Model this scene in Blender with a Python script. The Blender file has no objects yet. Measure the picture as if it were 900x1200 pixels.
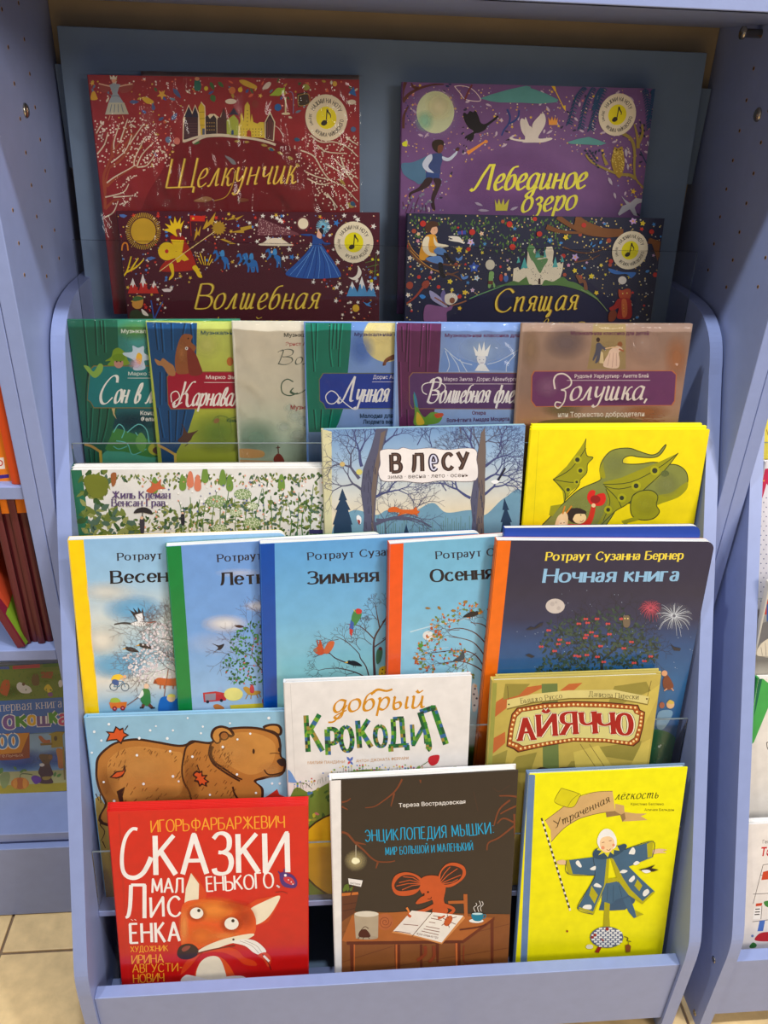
import bpy, math, random
import numpy as np
from mathutils import Vector, Matrix

S = bpy.context.scene
COL = S.collection
H = 1.168                                     # eye height of the photographer, floor at z = 0

# ------------------------------------------------------------------ camera
F_PX = 940.07                                 # focal length in pixels of the 900 x 1200 frame
CR = Vector((0.9963498826, -0.0782418001, 0.0341340323))
CU = Vector((0.0083944420, 0.4877338420, 0.8729520220))
CF = Vector((0.0849496603, 0.8694791083, -0.4866103525))
cam = bpy.data.objects.new('camera', bpy.data.cameras.new('camera'))
COL.objects.link(cam)
cam.data.sensor_fit = 'HORIZONTAL'; cam.data.sensor_width = 36.0
cam.data.lens = 36.0 * F_PX / 900.0
cam.data.clip_start = 0.02
cam.matrix_world = Matrix((( CR.x, CU.x, -CF.x, 0), (CR.y, CU.y, -CF.y, 0), (CR.z, CU.z, -CF.z, H), (0, 0, 0, 1)))
S.camera = cam

# ------------------------------------------------------------------ world, lamps, exposure
S.view_settings.view_transform = 'Standard'; S.view_settings.look = 'None'
S.view_settings.gamma = 1.0; S.view_settings.use_curve_mapping = False
S.view_settings.exposure = 0.0
W = bpy.data.worlds.new('shop_air'); S.world = W; W.use_nodes = True
W.node_tree.nodes['Background'].inputs[0].default_value = (1.0, 0.90, 0.80, 1)
W.node_tree.nodes['Background'].inputs[1].default_value = 0.27

def lamp(name, loc, target, size, power, col=(1, .97, .93)):
    d = bpy.data.lights.new(name, 'AREA'); d.shape = 'DISK'; d.size = size; d.energy = power; d.color = col
    o = bpy.data.objects.new(name, d); COL.objects.link(o); o.location = loc
    o.rotation_euler = (Vector(target) - Vector(loc)).to_track_quat('-Z', 'Y').to_euler()
    return o
# ceiling spots in a row above the aisle, a little in front of the racks
for i, x in enumerate((-0.75, 0.12, 0.98)):
    lamp('ceiling_spot' if i == 0 else 'ceiling_spot.%03d' % i, (x, 0.18, H + 1.75), (x * .6 + .05, 0.85, H - .6), 0.11, 22.5, (.90, .95, 1.0))
lamp('front_fill', (2.6, -2.4, H + 1.45), (0.1, 1.0, H - 0.3), 1.7, 96, (1, .92, .84))  # added warm fill from the front right, brightens the shaded upper books

# ------------------------------------------------------------------ helpers
def lin(c):
    r = []
    for v in c[:3]:
        v = max(0.0, min(255.0, v)) / 255.0
        r.append(v / 12.92 if v <= 0.04045 else ((v + 0.055) / 1.055) ** 2.4)
    return tuple(r)

def mat(name, col, rough=.5, spec=.5, metal=0, noise=0, nscale=40, bump=0, bscale=200, trans=0, alpha=1, coat=0, stretch=None):
    m = bpy.data.materials.new(name); m.use_nodes = True
    nt = m.node_tree; b = nt.nodes['Principled BSDF']
    c = lin(col)
    b.inputs['Base Color'].default_value = (*c, 1)
    b.inputs['Roughness'].default_value = rough; b.inputs['Metallic'].default_value = metal
    b.inputs['Specular IOR Level'].default_value = spec
    b.inputs['Coat Weight'].default_value = coat; b.inputs['Coat Roughness'].default_value = .08
    tc = nt.nodes.new('ShaderNodeTexCoord'); src = tc.outputs['Object']
    if stretch:
        mp = nt.nodes.new('ShaderNodeMapping'); mp.inputs['Scale'].default_value = stretch
        nt.links.new(src, mp.inputs[0]); src = mp.outputs[0]
    if noise:
        n = nt.nodes.new('ShaderNodeTexNoise'); n.inputs['Scale'].default_value = nscale; n.inputs['Detail'].default_value = 5
        r = nt.nodes.new('ShaderNodeValToRGB')
        r.color_ramp.elements[0].position = .3; r.color_ramp.elements[1].position = .7
        r.color_ramp.elements[0].color = (*[v * (1 - noise) for v in c], 1)
        r.color_ramp.elements[1].color = (*[min(1, v * (1 + noise)) for v in c], 1)
        nt.links.new(src, n.inputs['Vector']); nt.links.new(n.outputs[0], r.inputs[0]); nt.links.new(r.outputs[0], b.inputs['Base Color'])
    if bump:
        n2 = nt.nodes.new('ShaderNodeTexNoise'); n2.inputs['Scale'].default_value = bscale; n2.inputs['Detail'].default_value = 3
        bp = nt.nodes.new('ShaderNodeBump'); bp.inputs['Strength'].default_value = bump; bp.inputs['Distance'].default_value = .002
        nt.links.new(src, n2.inputs['Vector']); nt.links.new(n2.outputs[0], bp.inputs['Height']); nt.links.new(bp.outputs[0], b.inputs['Normal'])
    return m

def mat_clear(name, rough=.04, base=.04, tint=(1, 1, 1), bump=0, bscale=30, spec=(1, 1, 1), ior=1.45, stretch=None, bdist=.004):
    """thin clear plastic: transparent with fresnel gloss"""
    m = bpy.data.materials.new(name); m.use_nodes = True
    nt = m.node_tree; nt.nodes.remove(nt.nodes['Principled BSDF']); out = nt.nodes['Material Output']
    t = nt.nodes.new('ShaderNodeBsdfTransparent'); t.inputs[0].default_value = (*tint, 1)
    g = nt.nodes.new('ShaderNodeBsdfGlossy'); g.inputs['Roughness'].default_value = rough; g.inputs[0].default_value = (*spec, 1)
    f = nt.nodes.new('ShaderNodeFresnel'); f.inputs[0].default_value = ior
    a = nt.nodes.new('ShaderNodeMath'); a.operation = 'ADD'; a.inputs[1].default_value = base
    mx = nt.nodes.new('ShaderNodeMixShader')
    nt.links.new(f.outputs[0], a.inputs[0]); nt.links.new(a.outputs[0], mx.inputs[0])
    nt.links.new(t.outputs[0], mx.inputs[1]); nt.links.new(g.outputs[0], mx.inputs[2]); nt.links.new(mx.outputs[0], out.inputs[0])
    if bump:
        tc = nt.nodes.new('ShaderNodeTexCoord'); mp = nt.nodes.new('ShaderNodeMapping')
        mp.inputs['Scale'].default_value = stretch or (1, 1, 1); mp.inputs['Rotation'].default_value = (0, .6, 0)
        n2 = nt.nodes.new('ShaderNodeTexNoise'); n2.inputs['Scale'].default_value = bscale; n2.inputs['Detail'].default_value = 3
        n2.inputs['Distortion'].default_value = 1.2
        bp = nt.nodes.new('ShaderNodeBump'); bp.inputs['Strength'].default_value = bump; bp.inputs['Distance'].default_value = bdist
        nt.links.new(tc.outputs['Object'], mp.inputs[0]); nt.links.new(mp.outputs[0], n2.inputs['Vector'])
        nt.links.new(n2.outputs[0], bp.inputs['Height']); nt.links.new(bp.outputs[0], g.inputs['Normal'])
    return m

def mat_print(name, rough, spec, coat=0, mottle=.06, paper=900):
    """printed paper: the print colour is stored per vertex of the flat print"""
    m = bpy.data.materials.new(name); m.use_nodes = True
    nt = m.node_tree; b = nt.nodes['Principled BSDF']
    a = nt.nodes.new('ShaderNodeAttribute'); a.attribute_name = 'Col'
    tc = nt.nodes.new('ShaderNodeTexCoord'); n = nt.nodes.new('ShaderNodeTexNoise'); n.inputs['Scale'].default_value = 60; n.inputs['Detail'].default_value = 6
    mr = nt.nodes.new('ShaderNodeMapRange'); mr.inputs['From Min'].default_value = .3; mr.inputs['From Max'].default_value = .7
    mr.inputs['To Min'].default_value = 1 - mottle; mr.inputs['To Max'].default_value = 1 + mottle
    vm = nt.nodes.new('ShaderNodeVectorMath'); vm.operation = 'SCALE'
    nt.links.new(tc.outputs['Object'], n.inputs['Vector']); nt.links.new(n.outputs[0], mr.inputs[0])
    nt.links.new(a.outputs['Color'], vm.inputs[0]); nt.links.new(mr.outputs[0], vm.inputs['Scale']); nt.links.new(vm.outputs[0], b.inputs['Base Color']); nt.links.new(a.outputs['Alpha'], b.inputs['Alpha'])
    b.inputs['Roughness'].default_value = rough; b.inputs['Specular IOR Level'].default_value = spec
    b.inputs['Coat Weight'].default_value = coat; b.inputs['Coat Roughness'].default_value = .1
    return m

M = {}
M['blue'] = mat('blue_laminate', (140, 154, 200), .36, .45, noise=.03, nscale=60, bump=.05, bscale=900)
M['blue_back'] = mat('blue_board', (118, 140, 168), .5, .3, noise=.03, nscale=30, bump=.05, bscale=900)
M['hardboard'] = mat('raw_hardboard', (168, 150, 122), .7, .2, noise=.06, nscale=20, bump=.1, bscale=500)
M['steel'] = mat('bright_steel', (200, 190, 170), .22, .5, metal=1)
M['dark'] = mat('drilled_hole', (70, 52, 34), .8, .1)
M['rimhole'] = mat('chipped_rim', (190, 150, 105), .8, .1)
M['tile'] = mat('beige_stone_tile', (232, 200, 146), .4, .4, noise=.13, nscale=38, bump=.12, bscale=260)
M['grout'] = mat('tile_grout', (140, 118, 96), .9, .1, noise=.1, nscale=90)
M['wall'] = mat('shop_wall', (190, 186, 180), .8, .2, noise=.02)
M['acrylic'] = mat_clear('clear_acrylic', .03, .0, ior=1.22, tint=(.97, .97, .97))
M['acrylic_edge'] = mat('acrylic_edge', (120, 128, 128), .2, .6)
M['wrap'] = mat_clear('shrink_film', .06, .0, bump=.9, bscale=15, stretch=(1.3, 1, .35), ior=1.27, bdist=.03)
M['wrap_tight'] = mat_clear('tight_shrink_film', .08, .0, bump=.6, bscale=34, stretch=(1, 1, .4), ior=1.26, bdist=.012)
M['print_matt'] = mat_print('matt_print', .55, .3)
M['print_gloss'] = mat_print('gloss_print', .28, .5, coat=.35)
M['lamp_shell'] = mat('lamp_shell', (230, 230, 228), .5)
def mat_pages():
    m = bpy.data.materials.new('page_edges'); m.use_nodes = True; nt = m.node_tree; b = nt.nodes['Principled BSDF']
    tc = nt.nodes.new('ShaderNodeTexCoord'); mp = nt.nodes.new('ShaderNodeMapping'); mp.inputs['Scale'].default_value = (6, 900, 6)
    n = nt.nodes.new('ShaderNodeTexNoise'); n.inputs['Scale'].default_value = 1.6; n.inputs['Detail'].default_value = 2
    r = nt.nodes.new('ShaderNodeValToRGB'); r.color_ramp.elements[0].color = (.52, .50, .45, 1); r.color_ramp.elements[1].color = (.92, .90, .86, 1)
    r.color_ramp.elements[0].position = .35; r.color_ramp.elements[1].position = .6
    nt.links.new(tc.outputs['Object'], mp.inputs[0]); nt.links.new(mp.outputs[0], n.inputs['Vector']); nt.links.new(n.outputs[0], r.inputs[0])
    nt.links.new(r.outputs[0], b.inputs['Base Color']); b.inputs['Roughness'].default_value = .7
    return m
M['pages'] = mat_pages()
_mc = {}
def cmat(col, rough=.42, coat=0):
    k = (tuple(col), rough)
    if k not in _mc: _mc[k] = mat('cover_%02x%02x%02x' % tuple(int(v) for v in col), col, rough, .4, noise=.03, nscale=50, coat=coat)
    return _mc[k]

class MB:
    def __init__(s): s.v = []; s.f = []
    def box(s, x0, x1, y0, y1, z0, z1):
        b = len(s.v)
        s.v += [(x, y, z) for x in (x0, x1) for y in (y0, y1) for z in (z0, z1)]
        s.f += [tuple(b + i for i in q) for q in ((0, 1, 3, 2), (4, 6, 7, 5), (0, 4, 5, 1), (2, 3, 7, 6), (0, 2, 6, 4), (1, 5, 7, 3))]
        return s
    def prism(s, pts, a0, a1, axis='x'):
        """pts: outline in the two other axes, extruded from a0 to a1"""
        b = len(s.v); n = len(pts)
        for a in (a0, a1):
            for (p, q) in pts:
                s.v.append((a, p, q) if axis == 'x' else (p, a, q) if axis == 'y' else (p, q, a))
        s.f.append(tuple(b + i for i in range(n))[::-1]); s.f.append(tuple(b + n + i for i in range(n)))
        for i in range(n):
            j = (i + 1) % n; s.f.append((b + i, b + j, b + n + j, b + n + i))
        return s
    def lathe(s, prof, cen, axis='x', n=20):
        b = len(s.v)
        for (r, h) in prof:
            for k in range(n):
                a = 2 * math.pi * k / n; p, q = r * math.cos(a), r * math.sin(a)
                o = (h, p, q) if axis == 'x' else (p, h, q) if axis == 'y' else (p, q, h)
                s.v.append((cen[0] + o[0], cen[1] + o[1], cen[2] + o[2]))
        for i in range(len(prof) - 1):
            for k in range(n):
                j = (k + 1) % n; s.f.append((b + i * n + k, b + i * n + j, b + (i + 1) * n + j, b + (i + 1) * n + k))
        s.f.append(tuple(b + k for k in range(n))); s.f.append(tuple(b + (len(prof) - 1) * n + k for k in range(n))[::-1])
        return s
    def build(s, name, m, parent=None, bevel=0, smooth=False, local=True):
        me = bpy.data.meshes.new(name); me.from_pydata(s.v, [], s.f); me.validate()
        import bmesh
        bm = bmesh.new(); bm.from_mesh(me); bmesh.ops.recalc_face_normals(bm, faces=bm.faces); bm.to_mesh(me); bm.free()
        me.materials.append(m)
        o = bpy.data.objects.new(name, me); COL.objects.link(o)
        if parent: o.parent = parent
        if bevel:
            bv = o.modifiers.new('bevel', 'BEVEL'); bv.width = bevel; bv.segments = 2; bv.limit_method = 'ANGLE'; bv.angle_limit = .6
        if smooth:
            for p in me.polygons: p.use_smooth = True
        return o

def tag(o, label=None, cat=None, group=None, kind=None):
    if label: o['label'] = label
    if cat: o['category'] = cat
    if group: o['group'] = group
    if kind: o['kind'] = kind
    return o
def empty(name, loc=(0, 0, 0)):
    o = bpy.data.objects.new(name, None); COL.objects.link(o); o.location = loc; o.empty_display_size = .05
    return o

def ray(px, py):
    return CF + CR * ((px - 450) / F_PX) - CU * ((py - 600) / F_PX)

# ------------------------------------------------------------------ setting
HC = 2.75
b = MB().box(-3, 3, -3, 1.2, -.03, -.004); floor = tag(b.build('floor', M['grout']), kind='structure')
TX0, TY0, TS = -.471, .7585, .33          # a tile corner seen in the photograph
k = 0; tile_me = None
for iy in range(-6, 3):
    for ix in range(-6, 7):
        x0, y0 = TX0 + ix * TS, TY0 + iy * TS
        if x0 + TS > 3 or x0 < -3 or y0 + TS > 1.2: continue
        if tile_me is None:
            o = MB().box(.002, TS - .002, .002, TS - .002, -.004, 0).build('tile', M['tile'], floor, bevel=.0012); tile_me = o.data
        else:
            o = bpy.data.objects.new('tile', tile_me); COL.objects.link(o); o.parent = floor
            bv = o.modifiers.new('bevel', 'BEVEL'); bv.width = .0012; bv.segments = 2
        o.location = (x0, y0, 0)
tag(MB().box(-3, 3, 1.2, 1.25, 0, HC + H - 1.0).build('wall_back', M['wall']), kind='structure')

PL, PR, YP, YB, T = -.2959, .4916, .827, 1.095, .016
def partition(x0, x1, label, inner=None):
    root = empty('shelving_partition', ((x0 + x1) / 2, (YP + YB) / 2, 0)); tag(root, label, 'partition')
    P = lambda mb, n, m, **k: _rel(mb.build(n, m, root, **k), root)
    P(MB().box(x0, x1, YP, YB + .02, 0, H + .75), 'panel', M['blue'], bevel=.001)
    if inner is not None:
        s = 1 if inner > (x0 + x1) / 2 else -1
        # two columns of shelf pin holes, 32 mm apart
        ko = MB(); kr = MB()
        for yy, zo in ((.864, -.005), (.933, -.022), (.988, -.014)):
            for i in range(-6, 3):
                z = H - .133 - .0315 * (i) + zo
                if i > -3 and i < 3 or yy > .9:
                    if yy < .9 and i < 0: continue
                    kr.lathe([(.0022, 0), (.0022, .0002 * s)], (inner, yy, z), 'x', 12)
                    ko.lathe([(.0016, 0), (.0016, .0004 * s)], (inner, yy, z), 'x', 12)
        P(kr, 'hole_rims', M['rimhole']); P(ko, 'pin_holes', M['dark'])
        zs = H - .054 if s > 0 else H - .034
        o = P(MB().lathe([(.0075, 0), (.0072, .0012 * s), (.0055, .0026 * s), (.002, .0032 * s)], (inner, .954, zs), 'x', 20), 'screw_cap', M['steel'], smooth=True)
        return root
    return root
def _rel(o, root):
    """mesh was authored in world coordinates: shift it to the root's frame"""
    o.data.transform(Matrix.Translation(-Vector(root.location))); return o

partition(PL - T, PL, 'blue laminate partition board on the left side of the central bay, with pin holes', PL)
partition(PL - 2 * T - .0006, PL - T - .0006, 'blue laminate partition board closing the right end of the left-hand shelves')
partition(PR, PR + T, 'blue laminate partition board on the right side of the central bay, with pin holes', PR)
partition(PR + T + .0006, PR + 2 * T + .0006, 'outer blue partition board at the left end of the right-hand bay')

# back board of the cabinet, leaning display board and the rail that carries it
tag(MB().box(PL + .0005, PR - .0005, YB, YB + .006, 0, H + .75).build('cabinet_back_panel', M['hardboard']), 'thin brown hardboard back panel seen as a strip above the leaning display board', 'panel')
o = MB().box(PL - .0, PR + .0, 1.0815, 1.0945, H - .122, H - .012).build('mounting_rail', M['blue_back']); o.scale = (.996, 1, 1)
o.location.x = .0004; tag(o, 'horizontal blue rail showing at both sides behind the leaning display board', 'rail')
# upper shelf above the bay
zs = H + .0525
root = empty('upper_shelf', (.098, .96, zs)); tag(root, 'blue shelf board across the very top of the picture', 'shelf')
_rel(MB().box(PL + .0005, PR - .0005, .815, YB - .002, zs, zs + .018).build('board', M['blue'], root, bevel=.0008), root)
_rel(MB().box(PL + .0005, PR - .0005, .813, .829, zs - .0, zs + .05).build('front_edge', M['blue'], root, bevel=.0008), root)
o = MB().lathe([(.0045, 0), (.0045, -.018), (.0065, -.019), (.0065, -.022)], (PR, .99, H + .044), 'x', 18).build('shelf_pin', M['steel'], root, smooth=True); _rel(o, root)

def display_board():
    a = math.radians(7); x0, x1 = -.2835, .4715
    root = empty('display_board', ((x0 + x1) / 2, 1.0435, H - .205)); root.rotation_euler = (-a, 0, 0)
    tag(root, 'large blue board leaning at the back behind the four music books at the top', 'board')
    w = (x1 - x0) / 2
    MB().box(-w, w, 0, .012, -.10, .2325).build('panel', M['blue_back'], root, bevel=.0008)
    return root
display_board()

# ------------------------------------------------------------------ the stepped display rack
# front plane of the books on each tier: y at floor height z (relative to eye height), lean
TIER = {1: (.6115, -1.084, 12), 2: (.668, -.942, 10.5), 3: (.724, -.802, 8.5), 4: (.803, -.655, 8.5), 5: (.850, -.505, 8), 6: (.968, -.420, 8), 7: (1.0045, -.305, 8)}
ACR = {2: .090, 3: .088, 4: .070, 5: .1165, 6: .232}
PROFILE = [(.590, -H), (.5895, -1.0), (.5905, -.985), (.593, -.967), (.600, -.948), (.800, -.502), (.886, -.311), (.893, -.293), (.903, -.276), (.917, -.263), (.937, -.252),
           (.965, -.2455), (1.0, -.2425), (1.078, -.2425), (1.078, -H)]
def spline(P, n=4):
    out = []
    for i in range(len(P) - 1):
        p0, p1, p2, p3 = P[max(i - 1, 0)], P[i], P[i + 1], P[min(i + 2, len(P) - 1)]
        for k in range(n):
            t = k / n
            out.append(tuple(.5 * (2 * b + (-a + c) * t + (2 * a - 5 * b + 4 * c - d) * t * t + (-a + 3 * b - 3 * c + d) * t ** 3) for a, b, c, d in zip(p0, p1, p2, p3)))
    return out + [P[-1]]
PROFILE = PROFILE[:1] + spline(PROFILE[1:5], 3) + PROFILE[5:6] + spline(PROFILE[6:13], 3) + PROFILE[13:]
def rack(x0, x1, label, strips=True):
    root = empty('book_rack', ((x0 + x1) / 2, .8, 0)); tag(root, label, 'book rack', 'stepped blue book racks')
    P = lambda mb, n, m, **k: _rel(mb.build(n, m, root, **k), root)
    pr = [(y, H + z) for y, z in PROFILE]
    P(MB().prism(pr, x0, x0 + T), 'side_panel', M['blue'])
    P(MB().prism(pr, x1 - T, x1), 'side_panel', M['blue'])
    a, b = x0 + T + .0002, x1 - T - .0002
    P(MB().box(a, b, .594, .610, .03, H - 1.0156), 'front_lip', M['blue'], bevel=.0009)
    P(MB().box(a, b, .6102, .660, H - 1.1, H - 1.084), 'tray', M['blue'], bevel=.0009)
    for k in range(2, 7):
        y, z, _ = TIER[k]
        f = {2: .660, 3: .716, 4: .7955, 5: .8435, 6: .957}[k]
        t = .010 if k == 2 else T
        P(MB().box(a, b, f, f + (.085 if k < 6 else .118), H + z - t, H + z), 'shelf', M['blue'], bevel=.0008)
        if k == 6:
            P(MB().box(a, b, .998, 1.035, H - .321, H - .305), 'ledge', M['blue'], bevel=.0008)
        if strips:
            g = math.tan(math.radians({2: 10, 3: 8, 4: 8, 5: 7, 6: 4}[k])); h = ACR[k]; fy = f + .0006 if k < 6 else .9655
            zb = H + z + .0004
            xa, xb = (a + .001, b - .001)
            s = P(MB().prism([(fy, zb), (fy + .002, zb), (fy + .002 + h * g, zb + h), (fy + h * g, zb + h)], xa, xb), 'acrylic_strip', M['acrylic'])
            e = P(MB().box(xa, xb, fy + h * g - .0001, fy + h * g + .0021, zb + h, zb + h + .0004), 'polished_edge', M['acrylic_edge' if k < 6 else 'acrylic'])
            e.parent = s
    P(MB().box(a, b, 1.060, 1.070, .02, H - .43), 'backboard', M['blue_back'])
    P(MB().box(a, b, .662, 1.058, .03, .046), 'added_base_board', M['blue_back'])  # added board, covers the lit floor so the rack cavity stays dark
    return root
RX0, RX1 = .09717 - .390, .09717 + .390
rack(RX0, RX1, 'stepped light blue book rack in the centre, holding all the face-out picture books')
r2 = rack(.528, .528 + .78, 'neighbouring stepped blue rack cut off by the right edge of the photograph')
for (yy, zz) in ((.609, -1.034), (.606, -1.154)):
    o = MB().lathe([(.0045, 0), (.0042, -.0008), (.003, -.0012), (.0008, -.0006)], (.528, yy, H + zz), 'x', 18).build('screw', M['steel'], r2, smooth=True); _rel(o, r2)

# ------------------------------------------------------------------ left-hand shelves
XL = PL - 2 * T - .0006
root = empty('shelf_unit', (XL - .39, .96, 0)); tag(root, 'straight blue shelf unit at the left edge, with a plinth on the tiles', 'shelves')
P = lambda mb, n, m, **k: _rel(mb.build(n, m, root, **k), root)
LX = XL - .78
P(MB().box(LX - T, LX, YP, YB, 0, H + .75), 'side_panel', M['blue'])
P(MB().box(LX, XL - .0004, YB - .006, YB, 0, H + .75), 'back_panel', M['blue_back'])
for zt, fr in ((-.429, YP + .004), (-.659, YP + .001), (-.9955, YP + .001)):
    P(MB().box(LX, XL - .0004, fr, YB - .007, H + zt - .016, H + zt), 'shelf', M['blue'], bevel=.0009)
P(MB().box(LX, XL - .0004, YP - .008, YP + .010, 0.002, H - 1.0165), 'plinth', M['blue'], bevel=.0009)

# back of the right-hand bay
tag(MB().box(PR + 2 * T + .001, PR + 2 * T + .82, YB, YB + .006, 0, H + .75).build('cabinet_back_panel', M['hardboard']), 'brown hardboard back panel of the neighbouring right-hand bay', 'panel')
tag(MB().box(.53, 1.30, 1.078, 1.09, H - .22, H + .03).build('display_board', M['blue_back']), 'blue board behind the upper tier of the right-hand rack', 'board')

# ------------------------------------------------------------------ books
def unit(v): return v.normalized()
class Book:
    """A book whose front cover lies in a real plane; photograph measurements (pixels) are turned
    into cover coordinates with the camera ray through them."""
    def __init__(s, name, label, tier, tl, tr, off=0.0, yaw=0.0, th=.010, kind='hard', cover=(255, 255, 255), spine=None, spine_w=0, back=None,
                 group=None, rough='print_matt', gain=1.0, base=None, lean=None, H_=None, hinge=True, edge=None, rounded=0):
        y0, z0, al = base or TIER[tier]
        if lean is not None: al = lean
        al = math.radians(al); ya = math.radians(yaw)
        s.P0 = Vector((0, y0 + off, z0))
        n = Vector((0, math.cos(al), -math.sin(al)))
        d = ray(*tl); x = (d * (n.dot(s.P0) / n.dot(d))).x       # where the left corner falls
        s.P0 = Vector((x, y0 + off, z0))
        R = Matrix.Rotation(ya, 3, 'Z')
        s.n = R @ n; s.u = R @ Vector((1, 0, 0)); s.w = R @ Vector((0, math.sin(al), math.cos(al)))
        A, B = s.uv(tl), s.uv(tr)
        rot = math.atan2(B[1] - A[1], B[0] - A[0]); s.Wd = math.hypot(B[0] - A[0], B[1] - A[1])
        s.Ht = H_ or (min(A[1], B[1]) / math.cos(rot) - .0008)
        if H_ is None and rot: s.Ht -= 0
        # frame of the cover: origin at bottom left corner
        s.rot = rot; c, sn = math.cos(rot), math.sin(rot)
        s.ex = s.u * c + s.w * sn; s.ez = s.w * c - s.u * sn
        s.o = s.P0 + s.u * A[0] + s.w * A[1] - s.ez * s.Ht
        s.root = empty(name)
        e = Matrix(((s.ex.x, s.n.x, s.ez.x, s.o.x), (s.ex.y, s.n.y, s.ez.y, s.o.y), (s.ex.z, s.n.z, s.ez.z, s.o.z + H), (0, 0, 0, 1)))
        s.root.matrix_world = e
        tag(s.root, label, 'book', group)
        s.gain = gain; s.pm = rough; s.lay = 0; s.th = th; s.groups = {}; s.rounded = kind == 'board'; s.vw = (0, 0, 1.0)
        s.body(kind, cover, spine, spine_w, back, hinge, edge, rounded)
    def uv(s, p):
        d = ray(*p); q = d * (s.n.dot(s.P0) / s.n.dot(d)) - s.P0
        return (q.dot(s.u), q.dot(s.w))
    def view(s, x0=0, y0=0, k=1.0):
        """measurements that follow were read in an enlarged crop of the photograph"""
        s.vw = (x0, y0, k); return s
    def L(s, p):
        """photograph pixel -> cover coordinates"""
        x0, y0, k = s.vw
        d = ray(x0 + p[0] / k, y0 + p[1] / k); q = d * (s.n.dot(s.o) / s.n.dot(d)) - s.o
        return (q.dot(s.ex), q.dot(s.ez))
    def body(s, kind, cover, spine, sw, back, hinge, edge, rounded):
        W, Hh, t = s.Wd, s.Ht, s.th
        spine = spine or cover; back = back or cover
        if kind == 'hard':
            ct = .0022
            MB().box(.0, W, 0, ct, 0, Hh).build('front_cover', cmat([v * s.gain for v in cover]), s.root, bevel=.0006)
            MB().box(.0, W, t - ct, t, 0, Hh).build('back_cover', cmat([v * s.gain for v in back]), s.root, bevel=.0006)
            MB().prism([(-.0012, .0012), (-.0002, .0001), (.0018, .0003), (.0018, t - .0003), (-.0002, t - .0001), (-.0012, t - .0012)], .0, Hh, 'z').build('spine', cmat([v * s.gain for v in spine]), s.root)
            MB().box(.002, W - .003, ct, t - ct, .003, Hh - .003).build('page_block', M['pages'], s.root)
        elif kind == 'board':                                       # board book, rounded outer corners, thick pages to the very edge
            r = .010
            def outline(i=0):
                p = [(0, 0)]
                for k in range(7):
                    a = -math.pi / 2 + k * math.pi / 12; p.append((W - r + r * math.cos(a), r + r * math.sin(a)))
                for k in range(7):
                    a = k * math.pi / 12; p.append((W - r + r * math.cos(a), Hh - r + r * math.sin(a)))
                p.append((0, Hh)); return p
            MB().prism(outline(), 0, .0009, 'y').build('front_cover', cmat([v * s.gain for v in cover]), s.root)
            MB().prism(outline(), .0009, t - .0009, 'y').build('page_block', M['pages'], s.root)
            MB().prism(outline(), t - .0009, t, 'y').build('back_cover', cmat([v * s.gain for v in back]), s.root)
            MB().box(-.0008, 0, .0004, t - .0004, 0, Hh).build('spine', cmat([v * s.gain for v in spine]), s.root)
        else:                                                       # thin paperback / magazine
            MB().box(0, W, 0, .0006, 0, Hh).build('front_cover', cmat([v * s.gain for v in cover]), s.root)
            MB().box(0.0006, W, .0006, t - .0006, 0.0005, Hh - .0005).build('page_block', M['pages'], s.root)
            MB().box(0, W, t - .0006, t, 0, Hh).build('back_cover', cmat([v * s.gain for v in back]), s.root)
            MB().box(-.0005, 0, 0, t, 0, Hh).build('spine', cmat([v * s.gain for v in spine]), s.root)
    # ---------------- flat print
    def col(s, c): return (*lin([v * s.gain for v in c[:3]]), c[3] if len(c) > 3 else 1.0)
    def add(s, faces_px, cols, g='illustration', clip=True, local=False):
        """faces_px: list of outlines; cols: one colour or one per outline or one per point"""
        s.lay += 1; y = -.00012 - s.lay * .000012
        G = s.groups.setdefault(g, ([], [], []))
        V, Fc, C = G; W, Hh = s.Wd, s.Ht
        for i, f in enumerate(faces_px):
            pts = list(f) if local else [s.L(p) for p in f]
            if clip:
                xs = [p[0] for p in pts]; zs = [p[1] for p in pts]
                if max(xs) < 0 or min(xs) > W or max(zs) < 0 or min(zs) > Hh: continue
                if min(xs) < 0 or max(xs) > W or min(zs) < 0 or max(zs) > Hh:
                    nc = len(cols[i]) if isinstance(cols, list) and not isinstance(cols[i][0], (int, float)) else 0
                    if nc:
                        if min(xs) < -.0 or max(xs) > W or max(zs) > Hh or min(zs) < 0: pts = [(min(max(p[0], .0003), W - .0003), min(max(p[1], .0003), Hh - .0003)) for p in pts]
                        b = len(V); V += [(p[0], y, p[1]) for p in pts]; Fc.append(tuple(range(b, b + len(pts)))); C += [s.col(q) for q in cols[i]]; continue
                    pts = clip_rect(pts, .0003, W - .0003, .0003, Hh - .0003)
                    if len(pts) < 3: continue
            yy = y - (len(Fc) % 9) * .0000013
            b = len(V); V += [(p[0], yy, p[1]) for p in pts]
            Fc.append(tuple(range(b, b + len(pts))))
            c = cols
            if isinstance(cols, list): c = cols[i]
            if isinstance(c[0], (int, float)): C += [s.col(c)] * len(pts)
            else: C += [s.col(q) for q in c]
        return s
    def finish(s, wrap=None):
        for g, (V, Fc, C) in s.groups.items():
            if not Fc: continue
            me = bpy.data.meshes.new(g); me.from_pydata(V, [], Fc)
            at = me.color_attributes.new('Col', 'FLOAT_COLOR', 'POINT')
            at.data.foreach_set('color', [x for c in C for x in c])
            # every face looks out of the cover
            flip = [p.index for p in me.polygons if p.normal.y > 0]
            if flip:
                import bmesh
                bm = bmesh.new(); bm.from_mesh(me); bm.faces.ensure_lookup_table()
                bmesh.ops.reverse_faces(bm, faces=[bm.faces[i] for i in flip]); bm.to_mesh(me); bm.free()
            me.materials.append(M[s.pm]); o = bpy.data.objects.new(g, me); COL.objects.link(o); o.parent = s.root
        if wrap: s.wrap(*wrap)
        return s
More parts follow.
